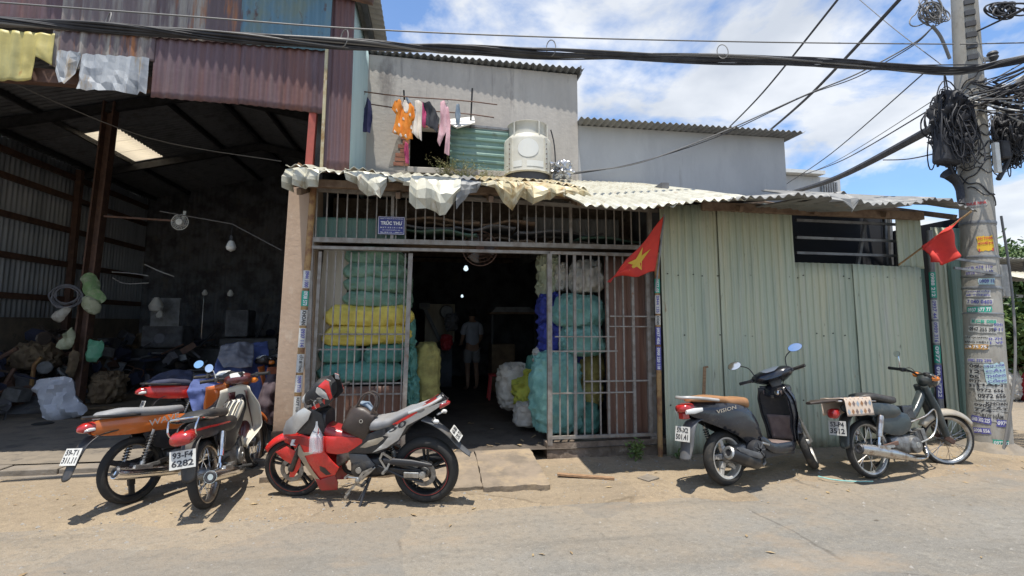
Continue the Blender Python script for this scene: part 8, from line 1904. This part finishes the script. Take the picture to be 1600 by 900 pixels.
# ================================================================ SMALL THINGS ON THE GROUND
a, c_ = G(871, 744, .05), G(960, 750, .04); b_ = MB(); b_.bar(a + V3(0, 0, .02), c_ + V3(0, 0, .015), .05, .022); o = b_.build('wooden_lath', 'wood', None, smooth=None, bevel=.003); tag(o, 'narrow wooden lath lying on the dirt before the plinth', 'lath')
a = G(1098, 690, .03); b_ = MB(); b_.bar(P(1099, 640, 5.62), P(1101, 573, 5.66), .035, .02); b_.bar(P(1101, 574, 5.66), P(1106, 573, 5.66), .03, .02); o = b_.build('wooden_stick', 'wood', None, smooth=None, bevel=.003); tag(o, 'thin brown stick leaning on the green wall left of the scooter', 'stick')
b_ = MB(); b_.tube(curve_pts([G(1278, 744, .04), G(1300, 749, .03), G(1330, 752, .02), G(1364, 752, .03)], 5), .006, 6); o = b_.build('plastic_strip', 'plastic_teal', None); tag(o, 'thin turquoise plastic strip on the ground behind the scooter', 'strip')
b_ = MB(); b_.box(G(1013, 747, .05), (.18, .14, .02), Matrix.Rotation(.5, 3, 'Z')); o = b_.build('stone_slab', 'concrete', None, smooth=None, bevel=.006); tag(o, 'small pale flat stone on the dirt right of the lath', 'stone')
rnd = random.Random(31); b_ = MB()
for k in range(2600):
    x = rnd.uniform(-6.5, 8); y = rnd.uniform(2.0, 5.7) if rnd.random() < .45 else rnd.uniform(4.4, 5.65); s_ = abs(rnd.gauss(0, .006)) + .003; z = gz(x, y)
    o_ = [V3(rnd.uniform(.7, 1.3) * s_ * dx, rnd.uniform(.7, 1.3) * s_ * dy, s_ * .7 * dz) + V3(x, y, z) for dx, dy, dz in ((1, 0, 0), (-1, 0, 0), (0, 1, 0), (0, -1, 0), (0, 0, 1), (0, 0, -.5))]
    b_.add(o_, [(0, 2, 4), (2, 1, 4), (1, 3, 4), (3, 0, 4), (2, 0, 5), (1, 2, 5), (3, 1, 5), (0, 3, 5)])
o = b_.build('gravel', 'mortar', None, smooth=None); tag(o, 'loose grit and pebbles scattered on the verge and road', 'gravel', kind='stuff')
b_ = MB()
for k in range(26):
    x = rnd.uniform(-.2, 2.9); y = rnd.uniform(5.75, 7.4); L = rnd.uniform(.03, .09); a_ = rnd.random() * 3.14; z = .178
    b_.box((x, y, z), (L, rnd.uniform(.01, .04), .004), Matrix.Rotation(a_, 3, 'Z') @ Matrix.Rotation(rnd.uniform(-.3, .3), 3, 'Y'))
o = b_.build('floor_litter', 'straw', None, smooth=None); tag(o, 'scraps of paper and plastic littering the shop floor', 'litter', kind='stuff')

b_ = MB()
for k in range(150):
    x = rnd.uniform(-6, 7.5); y = rnd.gauss(5.1, .45) if rnd.random() < .7 else rnd.uniform(2.6, 5); L = rnd.uniform(.012, .04); z = gz(x, min(y, 5.6)) + .006
    if y > 5.65: continue
    Rm = Matrix.Rotation(rnd.random() * 6.28, 3, 'Z') @ Matrix.Rotation(rnd.uniform(-.4, .4), 3, 'X'); b_.add([V3(x, y, z) + Rm @ V3(*q) for q in ((-L, 0, 0), (0, L * .35, .004), (L, 0, 0), (0, -L * .35, .003))], [(0, 1, 2, 3)])
o = b_.build('dry_leaves', 'straw', None, smooth=None); tag(o, 'dry leaf bits and chaff scattered along the verge', 'leaves', kind='stuff')

# ================================================================ BEHIND, ON THE RIGHT
def leafy(name, base, h, rad, label, n=14000, leaf=.20, m_='leaf_green', seed=1, trunk=.12, crown_z=.62):
    root = thing(name, base, label, 'tree'); rnd2 = random.Random(seed); base = Vector(base)
    b_ = MB(); top = base + V3(.1, .1, h * .55); b_.tube(curve_pts([base - V3(0, 0, .1), base + V3(.06, 0, h * .25), top], 4), [trunk * (1 - .05 * k) for k in range(9)], 9)
    tips = []
    for k in range(11):
        a = rnd2.random() * 6.28; e = top + V3(cos(a) * rad[0] * rnd2.uniform(.4, .9), sin(a) * rad[1] * rnd2.uniform(.4, .9), h * rnd2.uniform(.05, .45)); st0 = base.lerp(top, rnd2.uniform(.6, 1)); b_.tube(curve_pts([st0, st0.lerp(e, .5) + V3(0, 0, .1), e], 3), [.05, .042, .034, .026, .02, .015, .01][:7], 6); tips.append(e)
    b_.build('trunk', 'bark', root, smooth=60)
    for part, mm in (('crown', m_), ('crown', 'leaf_dark')):
        b_ = MB()
        for k in range(n // 60):
            tp_ = rnd2.choice(tips); c = tp_ + V3(rnd2.gauss(0, rad[0] * .28), rnd2.gauss(0, rad[1] * .28), rnd2.gauss(0, rad[2] * .3)); leaves(b_, c, 30, leaf, (.20, .20, .15), up=.2, seed=rnd2.random())
        b_.build(part, mm, root, smooth=None, kind='stuff')
    return root
leafy('tree', (19.0, 13.5, 0), 3.7, (1.4, 1.2, .8), 'green tree rising over the roofs right of the pole', seed=2)
leafy('tree', (23.2, 15.6, 0), 4.2, (1.8, 1.5, .9), 'farther green tree at the right picture edge', seed=9)
leafy('shrub', (12.3, 9.0, 0), 1.7, (.7, .5, .35), 'bright green shrub over the straw heap by the right picture edge', n=9000, leaf=.17, seed=5, trunk=.05)
# low house behind the wing and the stall down the lane
fh = thing('far_house', P(1270, 290, 16), 'small pale house with louvred gable seen over the wing roof', 'house')
a, c_ = P(1228, 300, 16), P(1312, 272, 16)
b_ = MB(); b_.bx(a.x - .6, c_.x, 16, 19, 0, c_.z - .15); b_.build('wall', 'pale_wall', fh, smooth=None)
b_ = MB(); b_.bx(a.x - .7, P(1280, 272, 16).x, 15.7, 19.2, c_.z - .13, c_.z); b_.build('roof', 'white_plastic', fh, smooth=None)
for k in range(7):
    x = P(1281, 290, 16).x + k * .10; b_ = MB(); b_.bx(x, x + .05, 15.9, 15.97, 0.5, c_.z - .35); b_.build('louvre', 'grey_steel', fh, smooth=None)
ls = thing('lane_shelter', (13.0, 9.4, 0), 'grey sheet-roofed shelter in the lane behind the pole', 'shelter')
b_ = MB(); b_.grid(lambda u, v: V3(11.0 + 6 * u, 9.2 + 2.6 * v, 3.05 - .25 * v + .02 * sin(u * 300)), 120, 3); b_.build('roof', 'grey_sheet', ls, smooth=60, solid=.01)
b_ = MB(); b_.grid(lambda u, v: V3(12.0 + 5 * u, 8.4 + .8 * v, 2.5 + .25 * v - .1 * u + .02 * sin(u * 250)), 100, 3); b_.build('awning', 'cream_sheet', ls, smooth=60, solid=.01)
for x in (11.2, 13.5, 16.5):
    b_ = MB(); b_.bar((x, 9.4, 0), (x, 9.4, 3.0), .10, .10); b_.build('post', 'grey_steel', ls, smooth=None)
for z in (1.9, 2.2):
    b_ = MB(); b_.bar((11.0, 9.35, z), (17, 9.35, z), .06, .08); b_.build('rail', 'grey_steel', ls, smooth=None)
sh_ = thing('straw_heap', (13.2, 9.8, 0), 'heap of dry brown sticks and straw under the lane shelter', 'heap')
b_ = MB(); b_.grid(lambda u, v: V3(10.6 + 6.0 * u, 9.3 + 1.6 * v, 1.55 * (sin(pi * u) ** .4) * sin(pi * v) ** .6 * (.8 + .3 * nz((u * 6, v * 4, 0), 1, 3))), 30, 14); b_.build('mound', 'straw', sh_, smooth=None)
b_ = MB()
for k in range(420):
    u, v = rnd.random(), rnd.uniform(0, .6); p = V3(10.6 + 6 * u, 9.25 + 1.0 * v, 1.5 * (sin(pi * u) ** .4) * sin(pi * min(1, v + .05)) ** .6 * rnd.uniform(.7, 1.1)); d = V3(rnd.gauss(0, 1), rnd.gauss(0, .4), rnd.gauss(0, .35)).normalized() * rnd.uniform(.1, .3); b_.tube([p - d, p + d], .012, 4)
b_.build('sticks', 'straw', sh_, kind='stuff')
for (x, y, r_, h, m_, lab) in ((12.75, 8.55, .28, .78, 'plastic_blue', 'blue plastic drum at the right picture edge'), (12.3, 8.7, .2, .55, 'plastic_red', 'red bin left of the blue drum'), (10.75, 8.3, .20, .42, 'plastic_blue', 'small blue tub seen left of the pole'), (10.7, 8.8, .26, .85, 'plastic_orange', 'orange-yellow sack seen left of the pole'), (11.9, 8.9, .22, .62, 'sack_white', 'white bundle between the red bin and the pole')):
    if 'sack' in lab or 'bundle' in lab: sack('sack', (x, y, .0), (r_ * 2, r_ * 2, h), m_, lab, 'sack', seed=int(x * 10), stand=True, wr=.2)
    else:
        root = thing('barrel', (x, y, 0), lab, 'barrel'); b_ = MB(); b_.lathe([(0, 0), (r_ * .92, 0), (r_ * .98, h * .08), (r_, h * .3), (r_ * 1.03, h * .33), (r_, h * .36), (r_, h * .64), (r_ * 1.03, h * .67), (r_, h * .7), (r_ * .95, h * .97), (r_ * .9, h)], (x, y, 0), (0, 0, 1), 24); b_.build('body', m_, root, smooth=40)
        b_ = MB(); b_.lathe([(0, h + .01), (r_ * .85, h + .015), (r_ * .92, h)], (x, y, 0), (0, 0, 1), 24); b_.build('lid', m_, root, smooth=40)
lw = thing('lane_wall', (16, 12.2, 0), 'long grey wall at the far side of the lane', 'wall')
b_ = MB(); b_.bx(9.5, 30, 12.0, 12.2, 0, 2.2); b_.build('body', 'pale_wall', lw, smooth=None); b_ = MB(); b_.bx(9.4, 30.1, 11.95, 12.25, 2.2, 2.28); b_.build('coping', 'concrete', lw, smooth=None)
